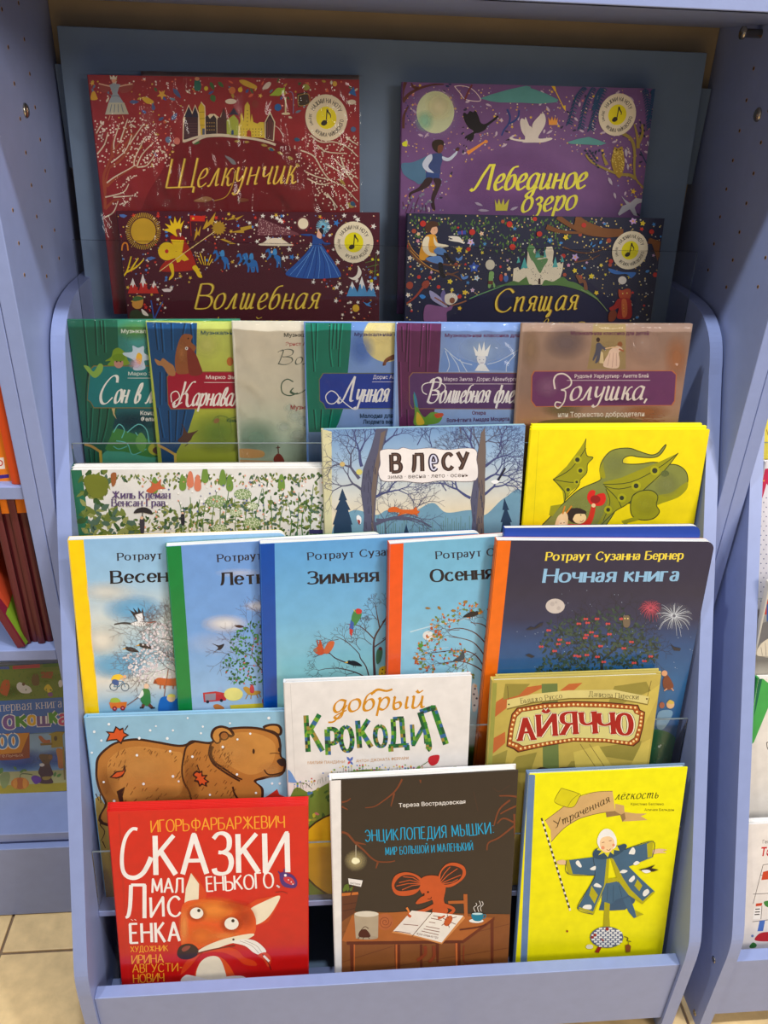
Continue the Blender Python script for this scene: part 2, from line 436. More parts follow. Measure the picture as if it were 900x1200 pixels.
    def wrap(s, over=.004, amp=.0006, m='wrap', seed=1, top=0.0):
        """crinkled clear film around the book: a displaced sheet in front, closed over the top"""
        rnd = random.Random(seed); nx, nz = 46, 40; W, Hh = s.Wd, s.Ht
        ph = [(rnd.uniform(20, 150), rnd.uniform(20, 150), rnd.uniform(0, 6)) for _ in range(9)]
        V = []; Fc = []
        y00 = -.0016 - s.lay * .000012
        for j in range(nz + 1):
            for i in range(nx + 1):
                x = -over * .3 + (W + over * 1.3) * i / nx; z = (Hh + top) * j / nz
                d = sum(abs(math.sin(a * x + c * z + p)) ** 3 for a, c, p in ph) / 9
                V.append((x, y00 - amp * d * 1.5, z))
        for j in range(nz):
            for i in range(nx):
                a = j * (nx + 1) + i; Fc.append((a, a + 1, a + nx + 2, a + nx + 1))
        n0 = len(V)
        for i in range(nx + 1):
            x = V[i][0]; V.append((x, s.th + .0006, Hh + top + .0006)); 
        for i in range(nx):
            a = nz * (nx + 1) + i; Fc.append((a, a + 1, n0 + i + 1, n0 + i))
        me = bpy.data.meshes.new('plastic_wrap'); me.from_pydata(V, [], Fc)
        for p in me.polygons: p.use_smooth = True
        me.materials.append(M[m]); o = bpy.data.objects.new('plastic_wrap', me); COL.objects.link(o); o.parent = s.root
    # ---------------- drawing verbs (all in photograph pixels)
    def poly(s, pts, c, g='illustration'): return s.add([pp(q) for q in pts.split('|')] if isinstance(pts, str) else [pts], c, g)
    def blob(s, pts, c, g='illustration', n=6): return s.add([cr(pp(q), n, True) for q in (pts.split('|') if isinstance(pts, str) else [pts])], c, g)
    def ell(s, x, y, rx, ry, c, rot=0, n=20, g='illustration'):
        cs, sn = math.cos(rot), math.sin(rot)
        return s.add([[(x + rx * math.cos(a) * cs - ry * math.sin(a) * sn, y + rx * math.cos(a) * sn + ry * math.sin(a) * cs) for a in [2 * math.pi * k / n for k in range(n)]]], c, g)
    def glow(s, x, y, rx, ry, c, a=1.0, n=20, rot=0, core=.15, g='illustration'):
        """airbrushed patch of ink: opacity a in the middle, nothing at the rim"""
        cs, sn = math.cos(rot), math.sin(rot); fs = []; cc = []
        P = lambda t, k: (x + rx * k * math.cos(t) * cs - ry * k * math.sin(t) * sn, y + rx * k * math.cos(t) * sn + ry * k * math.sin(t) * cs)
        for i in range(n):
            t0, t1 = 6.2832 * i / n, 6.2832 * (i + 1) / n
            for k0, k1, a0, a1 in ((core, .5, a, a * .62), (.5, 1, a * .62, 0)):
                fs.append([P(t0, k0), P(t1, k0), P(t1, k1), P(t0, k1)]); cc.append([(*c, a0), (*c, a0), (*c, a1), (*c, a1)])
        fs.append([P(6.2832 * i / n, core) for i in range(n)]); cc.append([(*c, a)] * n)
        return s.add(fs, cc, g)
    def shade(s, pts, off, c, a, g='illustration'):
        """airbrushed band along a line: opaque on the line, fading sideways by the offset (dx, dy)"""
        P = cr(pp(pts), 5); fs = []; cc = []
        for p, q in zip(P, P[1:]):
            fs.append([p, q, (q[0] + off[0], q[1] + off[1]), (p[0] + off[0], p[1] + off[1])]); cc.append([(*c, a), (*c, a), (*c, 0), (*c, 0)])
        return s.add(fs, cc, g)
    def disc_m(s, c, r, col, n=32, g='illustration'):
        """true circle on the cover, radius in metres"""
        cx, cz = s.L(c)
        return s.add([[(cx + r * math.cos(6.2832 * k / n), cz + r * math.sin(6.2832 * k / n)) for k in range(n)]], col, g, local=True)
    def dots(s, L, c, g='illustration', n=7):
        """L: (x, y, r)"""
        return s.add([[(x + r * math.cos(6.2832 * k / n), y + r * math.sin(6.2832 * k / n)) for k in range(n)] for x, y, r in L], c, g)
    def line(s, pts, w, c, g='illustration', smooth=True, w2=None, n=5): 
        pts = pp(pts)
        if smooth and len(pts) > 2: pts = cr(pts, n, False)
        return s.add(ribbon(pts, w, w if w2 is None else w2), c, g)
    def lines(s, LL, w, c, g='illustration', smooth=True, w2=None, n=4):
        fs = []
        if isinstance(LL, str): LL = [pp(q) for q in LL.split('|')]
        for pts in LL:
            if smooth and len(pts) > 2: pts = cr(pts, n, False)
            fs += ribbon(pts, w, w if w2 is None else w2)
        return s.add(fs, c, g)
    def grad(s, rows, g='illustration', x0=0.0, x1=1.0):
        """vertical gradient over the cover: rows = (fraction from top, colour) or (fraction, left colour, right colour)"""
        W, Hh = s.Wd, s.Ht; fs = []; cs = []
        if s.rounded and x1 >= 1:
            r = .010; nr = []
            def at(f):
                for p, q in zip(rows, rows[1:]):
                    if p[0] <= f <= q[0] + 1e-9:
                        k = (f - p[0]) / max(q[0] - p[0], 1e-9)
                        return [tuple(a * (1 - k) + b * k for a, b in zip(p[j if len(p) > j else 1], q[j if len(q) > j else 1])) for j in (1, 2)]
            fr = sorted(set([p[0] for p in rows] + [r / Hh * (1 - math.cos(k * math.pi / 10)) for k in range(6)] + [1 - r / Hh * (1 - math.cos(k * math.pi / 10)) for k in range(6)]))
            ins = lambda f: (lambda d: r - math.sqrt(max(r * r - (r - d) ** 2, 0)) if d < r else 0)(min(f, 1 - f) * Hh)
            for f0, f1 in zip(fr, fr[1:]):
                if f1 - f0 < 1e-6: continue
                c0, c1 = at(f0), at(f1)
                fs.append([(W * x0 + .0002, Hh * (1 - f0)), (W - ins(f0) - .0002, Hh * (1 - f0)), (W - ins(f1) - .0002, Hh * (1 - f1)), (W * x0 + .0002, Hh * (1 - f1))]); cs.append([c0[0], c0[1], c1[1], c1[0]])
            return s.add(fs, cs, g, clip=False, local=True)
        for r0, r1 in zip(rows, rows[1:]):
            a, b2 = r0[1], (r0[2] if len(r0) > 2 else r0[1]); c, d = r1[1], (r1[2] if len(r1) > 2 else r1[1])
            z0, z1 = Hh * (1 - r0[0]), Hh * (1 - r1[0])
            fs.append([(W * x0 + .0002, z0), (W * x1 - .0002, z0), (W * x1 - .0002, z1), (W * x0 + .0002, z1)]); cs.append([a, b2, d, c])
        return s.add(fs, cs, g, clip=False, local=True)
    def leafs(s, L, c, g='illustration'):
        """L: (x, y, length, width, angle)"""
        fs = []
        for x, y, l, w, a in L:
            dx, dy = math.cos(a), math.sin(a)
            fs.append([(x, y), (x + dx * l * .3 - dy * w, y + dy * l * .3 + dx * w), (x + dx * l * .7 - dy * w * .8, y + dy * l * .7 + dx * w * .8), (x + dx * l, y + dy * l), (x + dx * l * .7 + dy * w * .8, y + dy * l * .7 - dx * w * .8), (x + dx * l * .3 + dy * w, y + dy * l * .3 - dx * w)])
        return s.add(fs, c, g)
    def stars(s, L, c, g='illustration', k=5, inner=.42):
        return s.add([[(x + (r if i % 2 == 0 else r * inner) * math.sin(math.pi * i / k + x), y - (r if i % 2 == 0 else r * inner) * math.cos(math.pi * i / k + x)) for i in range(2 * k)] for x, y, r in L], c, g)
    def text(s, t, p0, p1, h, c, style='serif', g='lettering', **k):
        return s.add(pen_text(t, p0, p1, h, style, **k), c, g)
    def sans(s, t, p0, p1, h, c, g='lettering', bold=0, slant=0):
        """p0, p1: ends of the base line; h: height of capitals (pixels)"""
        F = font_faces(t, bold); 
        if not F: return s
        xs = [p[0] for f in F for p in f]; x0, x1 = min(xs), max(xs); n = math.hypot(p1[0] - p0[0], p1[1] - p0[1]); ux, uy = (p1[0] - p0[0]) / n, (p1[1] - p0[1]) / n
        k = n / (x1 - x0); hh = h / .73
        return s.add([[(p0[0] + ux * ((x - x0) * k + slant * y * hh) + uy * y * hh, p0[1] + uy * (x - x0) * k - ux * y * hh) for x, y in f] for f in F], c, g)

def pp(t):
    return [tuple(float(v) for v in q.split(',')) for q in t.split()] if isinstance(t, str) else t
def clip_rect(p, x0, x1, z0, z1):
    for ax, lim, sg in ((0, x0, 1), (0, x1, -1), (1, z0, 1), (1, z1, -1)):
        o = []; n = len(p)
        for i in range(n):
            a, b = p[i], p[(i + 1) % n]; da, db = (a[ax] - lim) * sg, (b[ax] - lim) * sg
            if da >= 0: o.append(a)
            if (da >= 0) != (db >= 0):
                t = da / (da - db); o.append((a[0] + (b[0] - a[0]) * t, a[1] + (b[1] - a[1]) * t))
        p = o
        if len(p) < 3: return []
    return p
def cr(pts, n=6, closed=False):
    """Catmull-Rom"""
    P = [tuple(p) for p in pts]; N = len(P); out = []
    rng = range(N) if closed else range(N - 1)
    for i in rng:
        if closed: p0, p1, p2, p3 = P[(i - 1) % N], P[i], P[(i + 1) % N], P[(i + 2) % N]
        else: p0, p1, p2, p3 = P[max(i - 1, 0)], P[i], P[i + 1], P[min(i + 2, N - 1)]
        for k in range(n):
            t = k / n; t2, t3 = t * t, t * t * t
            out.append(tuple(.5 * ((2 * b) + (-a + c) * t + (2 * a - 5 * b + 4 * c - d) * t2 + (-a + 3 * b - 3 * c + d) * t3) for a, b, c, d in zip(p0, p1, p2, p3)))
    if not closed: out.append(P[-1])
    return out
def ribbon(pts, w0, w1, wf=None):
    """one outline per stroke with mitred joints"""
    n = len(pts)
    if n < 2: return []
    Lf = []; Rt = []; fs = []
    for i in range(n):
        a = pts[max(i - 1, 0)]; b = pts[min(i + 1, n - 1)]
        dx, dy = b[0] - a[0], b[1] - a[1]; l = math.hypot(dx, dy) or 1e-9
        dx /= l; dy /= l
        w = (wf[i] if wf else w0 + (w1 - w0) * i / (n - 1)) / 2
        Lf.append((pts[i][0] - dy * w, pts[i][1] + dx * w)); Rt.append((pts[i][0] + dy * w, pts[i][1] - dx * w))
    for i in range(n - 1): fs.append([Lf[i], Lf[i + 1], Rt[i + 1], Rt[i]])
    return fs
_ff = {}
def font_faces(t, bold=0):
    k = (t, bold)
    if k in _ff: return _ff[k]
    c = bpy.data.curves.new('lettering', 'FONT'); c.body = t; c.resolution_u = 2; c.offset = bold
    o = bpy.data.objects.new('lettering', c); COL.objects.link(o)
    me = bpy.data.meshes.new_from_object(o.evaluated_get(bpy.context.evaluated_depsgraph_get()))
    v = [(p.co.x, p.co.y) for p in me.vertices]; F = [[v[i] for i in p.vertices] for p in me.polygons]
    bpy.data.objects.remove(o); bpy.data.curves.remove(c); bpy.data.meshes.remove(me)
    _ff[k] = F; return F

# skeletons of the letters: width, then strokes; '~' marks a curved stroke.  cap height 1, x height 1 for small capitals
GL = {
'А': (.78, '0,0 .39,1 .78,0;.13,.34 .65,.34'), 'Б': (.6, '0,0 0,1 .55,1;~0,.56 .35,.56 .58,.44 .58,.14 .35,0 0,0'),
'В': (.6, '0,0 0,1;~0,1 .34,1 .5,.88 .48,.64 .32,.54 0,.54;~.3,.54 .52,.47 .6,.28 .52,.07 .32,0 0,0'), 'Г': (.5, '0,0 0,1 .5,1'),
'Д': (.8, '0,-.2 0,0 .8,0 .8,-.2;~.1,0 .2,.4 .22,1;.22,1 .65,1 .65,0'), 'Е': (.52, '.52,1 0,1 0,0 .54,0;0,.53 .45,.53'),
'Ж': (1.05, '.52,0 .52,1;.52,.5 .08,1;.52,.5 .97,1;.52,.5 0,0;.52,.5 1.05,0'), 'З': (.55, '~0,.88 .15,1 .35,1 .5,.88 .48,.64 .3,.54 .15,.54;~.3,.54 .5,.46 .56,.26 .46,.06 .25,0 .05,.04 0,.14'),
'И': (.72, '0,1 0,0 .72,1 .72,0'), 'Й': (.72, '0,1 0,0 .72,1 .72,0;~.2,1.25 .36,1.13 .52,1.25'), 'К': (.62, '0,0 0,1;.6,1 0,.46;.17,.6 .64,0'),
'Л': (.72, '~0,.02 .1,.08 .17,.4 .2,1;.2,1 .7,1 .7,0'), 'М': (.9, '.02,0 .08,1 .45,.15 .82,1 .88,0'), 'Н': (.7, '0,0 0,1;.7,0 .7,1;0,.52 .7,.52'),
'О': (.8, '~.4,1 .12,.88 0,.5 .12,.12 .4,0 .68,.12 .8,.5 .68,.88 .4,1'), 'П': (.7, '0,0 0,1 .7,1 .7,0'), 'Р': (.56, '0,0 0,1;~0,1 .35,1 .55,.87 .55,.58 .35,.45 0,.45'),
'С': (.7, '~.68,.82 .5,.98 .28,.96 .06,.74 0,.45 .1,.14 .34,0 .55,.04 .7,.2'), 'Т': (.7, '0,1 .7,1;.35,0 .35,1'), 'У': (.68, '0,1 .36,.36;.68,1 .36,.3 .22,.03 .05,0'),
'Ф': (.85, '.42,-.05 .42,1.05;~.42,.86 .12,.82 0,.55 .12,.26 .42,.22 .72,.26 .85,.55 .72,.82 .42,.86'), 'Х': (.68, '0,0 .66,1;0,1 .68,0'), 'Ц': (.78, '0,1 0,0 .78,0 .78,-.2;.66,0 .66,1'),
'Ч': (.64, '~0,1 .02,.6 .2,.44 .45,.46 .64,.55;.64,0 .64,1'), 'Ш': (1.0, '0,1 0,0 1,0 1,1;.5,0 .5,1'), 'Щ': (1.1, '0,1 0,0 1.1,0 1.1,-.2;.5,0 .5,1;1,0 1,1'),
'Ъ': (.75, '0,1 .18,1 .18,0;~.18,.56 .5,.56 .73,.44 .73,.14 .5,0 .18,0'), 'Ы': (.85, '0,0 0,1;~0,.56 .28,.56 .48,.44 .48,.14 .28,0 0,0;.85,0 .85,1'), 'Ь': (.58, '0,0 0,1;~0,.56 .35,.56 .58,.44 .58,.14 .35,0 0,0'),
'Э': (.66, '~0,.8 .18,.98 .42,.96 .62,.74 .68,.5 .6,.2 .38,0 .15,.03 0,.18;.2,.52 .68,.52'), 'Ю': (1.05, '0,0 0,1;0,.52 .32,.52;~.68,1 .42,.88 .32,.5 .42,.12 .68,0 .95,.12 1.05,.5 .95,.88 .68,1'),
'Я': (.62, '.6,0 .6,1;~.6,1 .25,1 .05,.87 .05,.6 .25,.47 .6,.47;.3,.47 0,0'),
'1': (.3, '0,.8 .25,1 .25,0'), '0': (.6, '~.3,1 .08,.85 0,.5 .08,.15 .3,0 .52,.15 .6,.5 .52,.85 .3,1'),
'.': (.12, '.05,0 .07,.04'), ',': (.12, '.08,.04 .02,-.14'), ':': (.15, '.07,.05 .08,.1;.07,.6 .08,.65'), '-': (.4, '.05,.45 .35,.45'), '·': (.2, '.08,.5 .12,.52'), ' ': (.3, ''),
# lower case that differ from small capitals (x height .72 = 1 here after scaling)
'а': (.58, '~.04,.82 .18,.98 .42,.96 .5,.75 .5,.15 .58,.02;~.5,.58 .2,.54 .02,.36 .04,.1 .2,0 .38,.06 .5,.25'), 'б': (.66, '~.62,1.5 .4,1.36 .12,1.2 .02,.8 0,.45 .1,.1 .33,0 .56,.12 .66,.5 .54,.86 .33,.95 .1,.8 .02,.6'),
'е': (.62, '~.02,.52 .6,.52 .56,.84 .32,1 .1,.86 0,.5 .1,.12 .34,0 .6,.16'), 'р': (.66, '0,-.4 0,1;~0,.75 .18,.97 .4,1 .6,.86 .66,.5 .58,.14 .36,0 .12,.06 0,.25'),
'у': (.66, '0,1 .34,.06;.66,1 .34,.06 .2,-.32 .02,-.36'), 'ф': (.95, '.47,-.4 .47,1.4;~.47,.9 .2,.98 0,.7 0,.3 .2,0 .47,.1 .74,0 .95,.3 .95,.7 .74,.98 .47,.9'),
}
# italic / script small letters
GI = dict(GL)
GI.update({
'а': (.62, '~.55,.92 .3,1 .05,.7 0,.25 .14,.0 .35,.12 .52,.5 .58,1;~.58,1 .52,.3 .54,.05 .68,.08'), 'и': (.66, '~.02,.9 .1,1 .08,.5 .06,.12 .18,0 .36,.16 .52,.6 .56,1;~.56,1 .52,.3 .56,.03 .7,.1'),
'й': (.66, '~.02,.9 .1,1 .08,.5 .06,.12 .18,0 .36,.16 .52,.6 .56,1;~.56,1 .52,.3 .56,.03 .7,.1;~.22,1.45 .36,1.28 .56,1.45'),
'п': (.66, '~.0,.92 .08,1 .08,.6 .06,0;~.08,.55 .28,.92 .46,1 .54,.85 .5,.3 .54,.03 .68,.08'), 'т': (.95, '~.0,.92 .08,1 .08,.6 .06,0;~.08,.55 .24,.94 .38,1 .42,.8 .38,0;~.4,.55 .56,.94 .72,1 .78,.82 .74,.3 .78,.03 .94,.08'),
'г': (.5, '~0,.85 .12,1 .26,.96 .38,.8 .46,.98;~.3,.85 .12,.55 .08,.2 .2,0 .42,.12'), 'д': (.62, '~.55,.92 .3,1 .05,.7 0,.25 .14,.0 .35,.12 .52,.5 .58,1;~.58,1 .5,.2 .4,-.4 .2,-.55 .05,-.42 .2,-.2 .66,.12'),
'в': (.52, '~.08,.55 .3,.75 .45,1.2 .38,1.48 .24,1.35 .1,.8 .04,.3 .14,.02 .34,.04 .48,.3 .42,.6 .2,.6'), 'л': (.62, '~-.04,.06 .04,.0 .14,.2 .3,.7 .44,1;~.44,1 .44,.3 .48,.03 .64,.1'),
'н': (.66, '.1,1 .04,0;.1,.5 .52,.56;~.58,1 .52,.3 .54,.03 .68,.08'), 'к': (.6, '.1,1 .04,0;~.06,.45 .22,.52 .4,.9 .56,.96;~.2,.52 .34,.4 .38,.1 .5,0 .64,.12'),
'о': (.6, '~.34,1 .1,.84 0,.4 .08,.06 .26,0 .5,.2 .58,.6 .5,.92 .34,1'), 'е': (.52, '~.04,.42 .3,.52 .46,.76 .36,1 .14,.86 0,.4 .1,.04 .3,0 .54,.2'),
'с': (.5, '~.46,.84 .36,1 .14,.88 0,.4 .1,.04 .3,0 .5,.18'), 'р': (.62, '~.0,.9 .1,1 .08,.5 -.02,-.5;~.08,.5 .26,.92 .46,1 .58,.75 .5,.25 .3,0 .08,.12'),
'ч': (.6, '~.02,.9 .1,1 .08,.7 .12,.48 .28,.46 .5,.66;~.58,1 .5,.3 .54,.03 .68,.08'), 'ш': (.95, '~.02,.9 .1,1 .06,.2 .16,0 .32,.16 .42,1;~.42,1 .38,.2 .48,0 .64,.16 .76,1;~.76,1 .72,.3 .76,.03 .92,.1'),
'щ': (1.0, '~.02,.9 .1,1 .06,.2 .16,0 .32,.16 .42,1;~.42,1 .38,.2 .48,0 .64,.16 .76,1;~.76,1 .72,.3 .76,.03 .92,-.02 .84,-.4 .7,-.4 .92,-.02'),
'ы': (.85, '~.04,.92 .1,1 .06,.3 .14,0 .36,.06 .44,.34 .34,.56 .1,.46;~.78,1 .72,.3 .76,.03 .88,.1'), 'ь': (.5, '~.04,.92 .1,1 .06,.3 .14,0 .36,.06 .44,.34 .34,.56 .1,.46'),
'я': (.6, '~.56,1 .5,.4 .52,.04 .66,.1;~.54,.98 .26,1 .12,.8 .2,.55 .52,.54;~.3,.54 .16,.1 .0,.02'), 'з': (.5, '~.04,.8 .22,1 .42,.86 .36,.62 .16,.52;~.16,.52 .4,.4 .38,-.1 .2,-.42 .02,-.34'),
'у': (.62, '~.02,.9 .1,1 .08,.6 .14,.3 .3,.25 .5,.55;~.58,1 .5,.2 .38,-.36 .18,-.52 .02,-.4'), 'ф': (.9, '.5,1.5 .36,-.5;~.46,.9 .22,.98 .02,.6 .02,.15 .2,0 .42,.25;~.42,.4 .66,.98 .86,.86 .84,.4 .66,.02 .4,.15'),
'б': (.6, '~.58,1.5 .3,1.42 .12,1.1 .02,.5 .06,.08 .26,0 .48,.2 .54,.6 .42,.92 .2,.84 .06,.5'), 'ё': (.52, '~.04,.42 .3,.52 .46,.76 .36,1 .14,.86 0,.4 .1,.04 .3,0 .54,.2;.2,1.25 .22,1.3;.42,1.25 .44,1.3'),
'м': (.85, '~-.02,.04 .06,.02 .16,.5 .26,1;.26,1 .36,.1 .68,1;~.68,1 .66,.3 .72,.03 .86,.1'),
})
SCRIPT_CAPS = {
'С': (.8, '~.78,.8 .7,1.04 .42,1.04 .12,.72 0,.34 .14,.02 .42,-.02 .7,.22'), 'З': (.7, '~.1,.86 .2,1.06 .5,1.08 .62,.86 .5,.62 .24,.52;~.24,.52 .54,.46 .6,.12 .4,-.2 .12,-.24 -.02,-.08 .14,.06'),
'Л': (.85, '~-.12,.2 -.16,.04 -.02,-.04 .14,.1 .34,.62 .56,1.06;~.56,1.06 .56,.4 .6,.06 .78,.06'), 'В': (.75, '~-.1,.86 .02,1.02 .14,.98 .1,.4 .04,0;~.0,.94 .3,1.1 .58,1.0 .58,.7 .34,.56 .16,.54;~.3,.55 .58,.48 .66,.24 .5,.02 .24,-.02 .02,.06'),
'К': (.8, '~-.16,.14 -.2,-.02 -.06,-.06 .06,.1 .16,.6 .18,1.04;~.1,.46 .3,.54 .56,.98 .78,1.02;~.26,.54 .44,.46 .52,.1 .68,-.04 .86,.1'), 'Щ': (1.1, '0,1 0,.02 .5,.02;.5,1 .5,.0;.96,1 .96,.02;.0,.02 1.06,.02 1.06,-.22'),
'Ш': (1.0, '0,1 0,.02 .98,.02;.5,1 .5,.0;.98,1 .98,.0')}
ITALIC_CAPS = {'Л': (.72, '~-.12,.05 -.02,-.02 .1,.16 .26,.6 .44,1.0;.40,1 .66,1;.58,1 .58,0')}
def glyph(ch, style):
    low = ch.islower()
    if style in ('script', 'italic', 'brush'):
        T1 = GI if low else (dict(GL, **SCRIPT_CAPS) if style == 'script' else dict(GL, **ITALIC_CAPS))
    else: T1 = GL
    if ch in T1: w, st = T1[ch]
    elif ch.upper() in GL: w, st = GL[ch.upper()]
    elif ch == 'Ё' or ch == 'ё': w, st = GL['Е']; st += ';.14,1.2 .16,1.22;.38,1.2 .4,1.22'
    else: w, st = (.5, '')
    out = []
    for q in st.split(';'):
        if not q.strip(): continue
        sm = q.startswith('~'); pts = [tuple(float(v) for v in p.split(',')) for p in q.lstrip('~').split()]
        out.append((sm, pts))
    return w, out
STY = {  # x height, thick, thin, nib angle, serif, slant, gap
 'serif': (.70, .24, .09, 0, .15, 0, .22), 'seriflight': (.68, .11, .05, 0, .13, 0, .24), 'serifital': (.70, .24, .09, 0, .14, .16, .22), 'hand': (.72, .145, .09, .3, 0, 0, .2), 'mono': (.72, .11, .10, 0, 0, 0, .2),
 'script': (.52, .13, .035, .5, 0, .22, .07), 'italic': (.62, .12, .045, .4, 0, .25, .12), 'brush': (.62, .17, .06, .6, 0, .12, .1), 'fat': (.8, .30, .22, 0, 0, 0, .3), 'bold': (.72, .2, .15, 0, 0, 0, .28)}
def pen_text(t, p0, p1, h, style, wt=1.0, slant=None, jit=0, arc=None, xh=None, thin=None, seed=3, step=4, cap=None, gap=None):
    X, thick, thn, nib, serif, sl, gp = STY[style]
    if xh: X = xh
    if slant is not None: sl = slant
    if gap is not None: gp = gap
    thick *= wt; thn = thn * wt if thin is None else thin
    rnd = random.Random(seed); x = 0; items = []
    for ch in t:
        w, st = glyph(ch, style); k = X if ch.islower() else 1.0
        sc = k * (1 if not jit else 1 + rnd.uniform(-jit, jit)); dy = rnd.uniform(-jit, jit) * .4
        items.append((x, k, sc, dy, st)); x += (w * k + gp * (1 if ch != ' ' else .6))
    tot = max(x - gp, .1)
    out = []
    if arc:                                         # (cx, cy, r, a0, a1): letters around a ring, degrees, 0 = up, clockwise
        cx, cy, r, a0, a1 = arc
        def mp(gx, gy):
            a = math.radians(a0 + (a1 - a0) * gx / tot); rr = r + (gy - .5) * h * (1 if a1 > a0 else -1)
            return (cx + rr * math.sin(a), cy - rr * math.cos(a))
    else:
        n = math.hypot(p1[0] - p0[0], p1[1] - p0[1]); ux, uy = (p1[0] - p0[0]) / n, (p1[1] - p0[1]) / n; kx = n / tot
        def mp(gx, gy):
            X_ = gx * kx + sl * gy * h
            return (p0[0] + ux * X_ + uy * gy * h, p0[1] + uy * X_ - ux * gy * h)
    asp = 1.0
    for gx, k, sc, dy, st in items:
        for sm, pts in st:
            P = cr(pts, step) if sm and len(pts) > 2 else pts
            Q = [mp(gx + x_ * k, y_ * sc + dy) for x_, y_ in P]
            if sm:
                wf = []
                for i in range(len(Q)):
                    a, b = Q[max(i - 1, 0)], Q[min(i + 1, len(Q) - 1)]
                    an = math.atan2(-(b[1] - a[1]), b[0] - a[0])
                    wf.append(h * (thn + (thick - thn) * abs(math.sin(an - nib)) ** 1.5))
                out += ribbon(Q, 0, 0, wf)
            else:
                for a, b in zip(Q, Q[1:]):
                    an = math.atan2(-(b[1] - a[1]), b[0] - a[0])
                    w_ = h * (thn + (thick - thn) * abs(math.sin(an - nib)) ** 1.2)
                    if w_ < thick * h * .999 and serif and abs(P[0][1] - P[-1][1]) > .9 and len(P) == 4: pass
                    e = w_ * .0
                    out += ribbon([a, b], w_, w_)
                for (a, b), (q0, q1) in zip(zip(Q, Q[1:]), zip(P, P[1:])): pass
                if len(Q) > 2:
                    for i in range(1, len(Q) - 1):
                        r_ = h * thn * .5; x_, y_ = Q[i]; out.append([(x_ - r_, y_ - r_), (x_ + r_, y_ - r_), (x_ + r_, y_ + r_), (x_ - r_, y_ + r_)])
            if serif:
                for idx, nb in ((0, 1), (-1, -2)):
                    (x_, y_) = P[idx]; (x2, y2) = P[nb]
                    if (abs(y_) < .03 or abs(y_ - 1) < .03 or abs(y_ + .4) < .02) and abs(x2 - x_) < abs(y2 - y_) * .75 and not (sm and abs(x2 - x_) > .05):
                        hw = serif / (kx / h if not arc else 1)
                        c0 = mp(gx + x_ * k - hw, y_ * sc + dy); c1 = mp(gx + x_ * k + hw, y_ * sc + dy)
                        out += ribbon([c0, c1], h * thn, h * thn)
                if not sm and len(P) > 2:
                    for (x_, y_) in P[1:-1]:
                        if abs(y_) < .03 or abs(y_ - 1) < .03:
                            hw = serif * .8 / (kx / h if not arc else 1)
                            out += ribbon([mp(gx + x_ * k - hw, y_ * sc + dy), mp(gx + x_ * k + hw, y_ * sc + dy)], h * thn, h * thn)
    return out

# ------------------------------------------------------------------ front tier
def rnd_in(poly, n, seed, dist=0):
    rnd = random.Random(seed); xs = [p[0] for p in poly]; ys = [p[1] for p in poly]; out = []; tries = 0
    while len(out) < n and tries < n * 60:
        tries += 1
        x, y = rnd.uniform(min(xs), max(xs)), rnd.uniform(min(ys), max(ys)); ins = False
        for i in range(len(poly)):
            (x1, y1), (x2, y2) = poly[i], poly[i - 1]
            if (y1 > y) != (y2 > y) and x < (x2 - x1) * (y - y1) / (y2 - y1) + x1: ins = not ins
        if ins and (not dist or all((x - a) ** 2 + (y - b) ** 2 > dist * dist for a, b in out)): out.append((x, y))
    return out

RED = (206, 20, 14)
b = Book('picture_book', 'red hardcover with a big-eyed orange fox and white title, front copy', 1, (126, 951), (361, 944), cover=RED, rough='print_gloss', th=.0045)
W_ = (244, 240, 238); OR = (240, 160, 40)
b.view(120, 930, 3.6)
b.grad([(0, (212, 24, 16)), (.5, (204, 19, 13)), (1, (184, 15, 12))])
b.poly('66,85 74,85 118,800 108,800', (196, 24, 18))
b.text('ИГОРЬ', (207, 163), (365, 155), 50, OR, 'hand', wt=.8, jit=.04)
b.text('ФАРБАРЖЕВИЧ', (378, 155), (768, 143), 50, OR, 'hand', wt=.8, jit=.04)
b.line('148,150 125,150 98,185 84,245 84,310 100,345 135,355 168,338 190,305 206,268', 13, W_, 'lettering', w2=21)
b.text('КАЗКИ', (226, 343), (782, 330), 168, W_, 'hand', wt=.92, jit=.03, gap=.24)
b.text('МАЛ', (210, 418), (340, 417), 60, W_, 'hand', wt=1.05, jit=.05)
b.text('ЕНЬКОГО', (442, 412), (722, 396), 62, W_, 'hand', wt=.9, jit=.05)
b.text('Л', (98, 525), (180, 525), 140, W_, 'hand', wt=.85)
b.text('ИС', (206, 520), (330, 516), 84, W_, 'hand', wt=.95, jit=.04, gap=.3)
b.text('ЁНКА', (120, 630), (326, 622), 82, W_, 'hand', wt=1.0, jit=.04, gap=.3)
b.text('ХУДОЖНИК', (120, 668), (276, 663), 24, OR, 'hand', wt=1)
b.text('ИРИНА', (126, 718), (258, 712), 36, OR, 'hand', wt=.9)
b.text('АВГУСТИ-', (128, 754), (338, 748), 34, OR, 'hand', wt=.9)
b.text('НОВИЧ', (132, 798), (260, 792), 36, OR, 'hand', wt=.9)
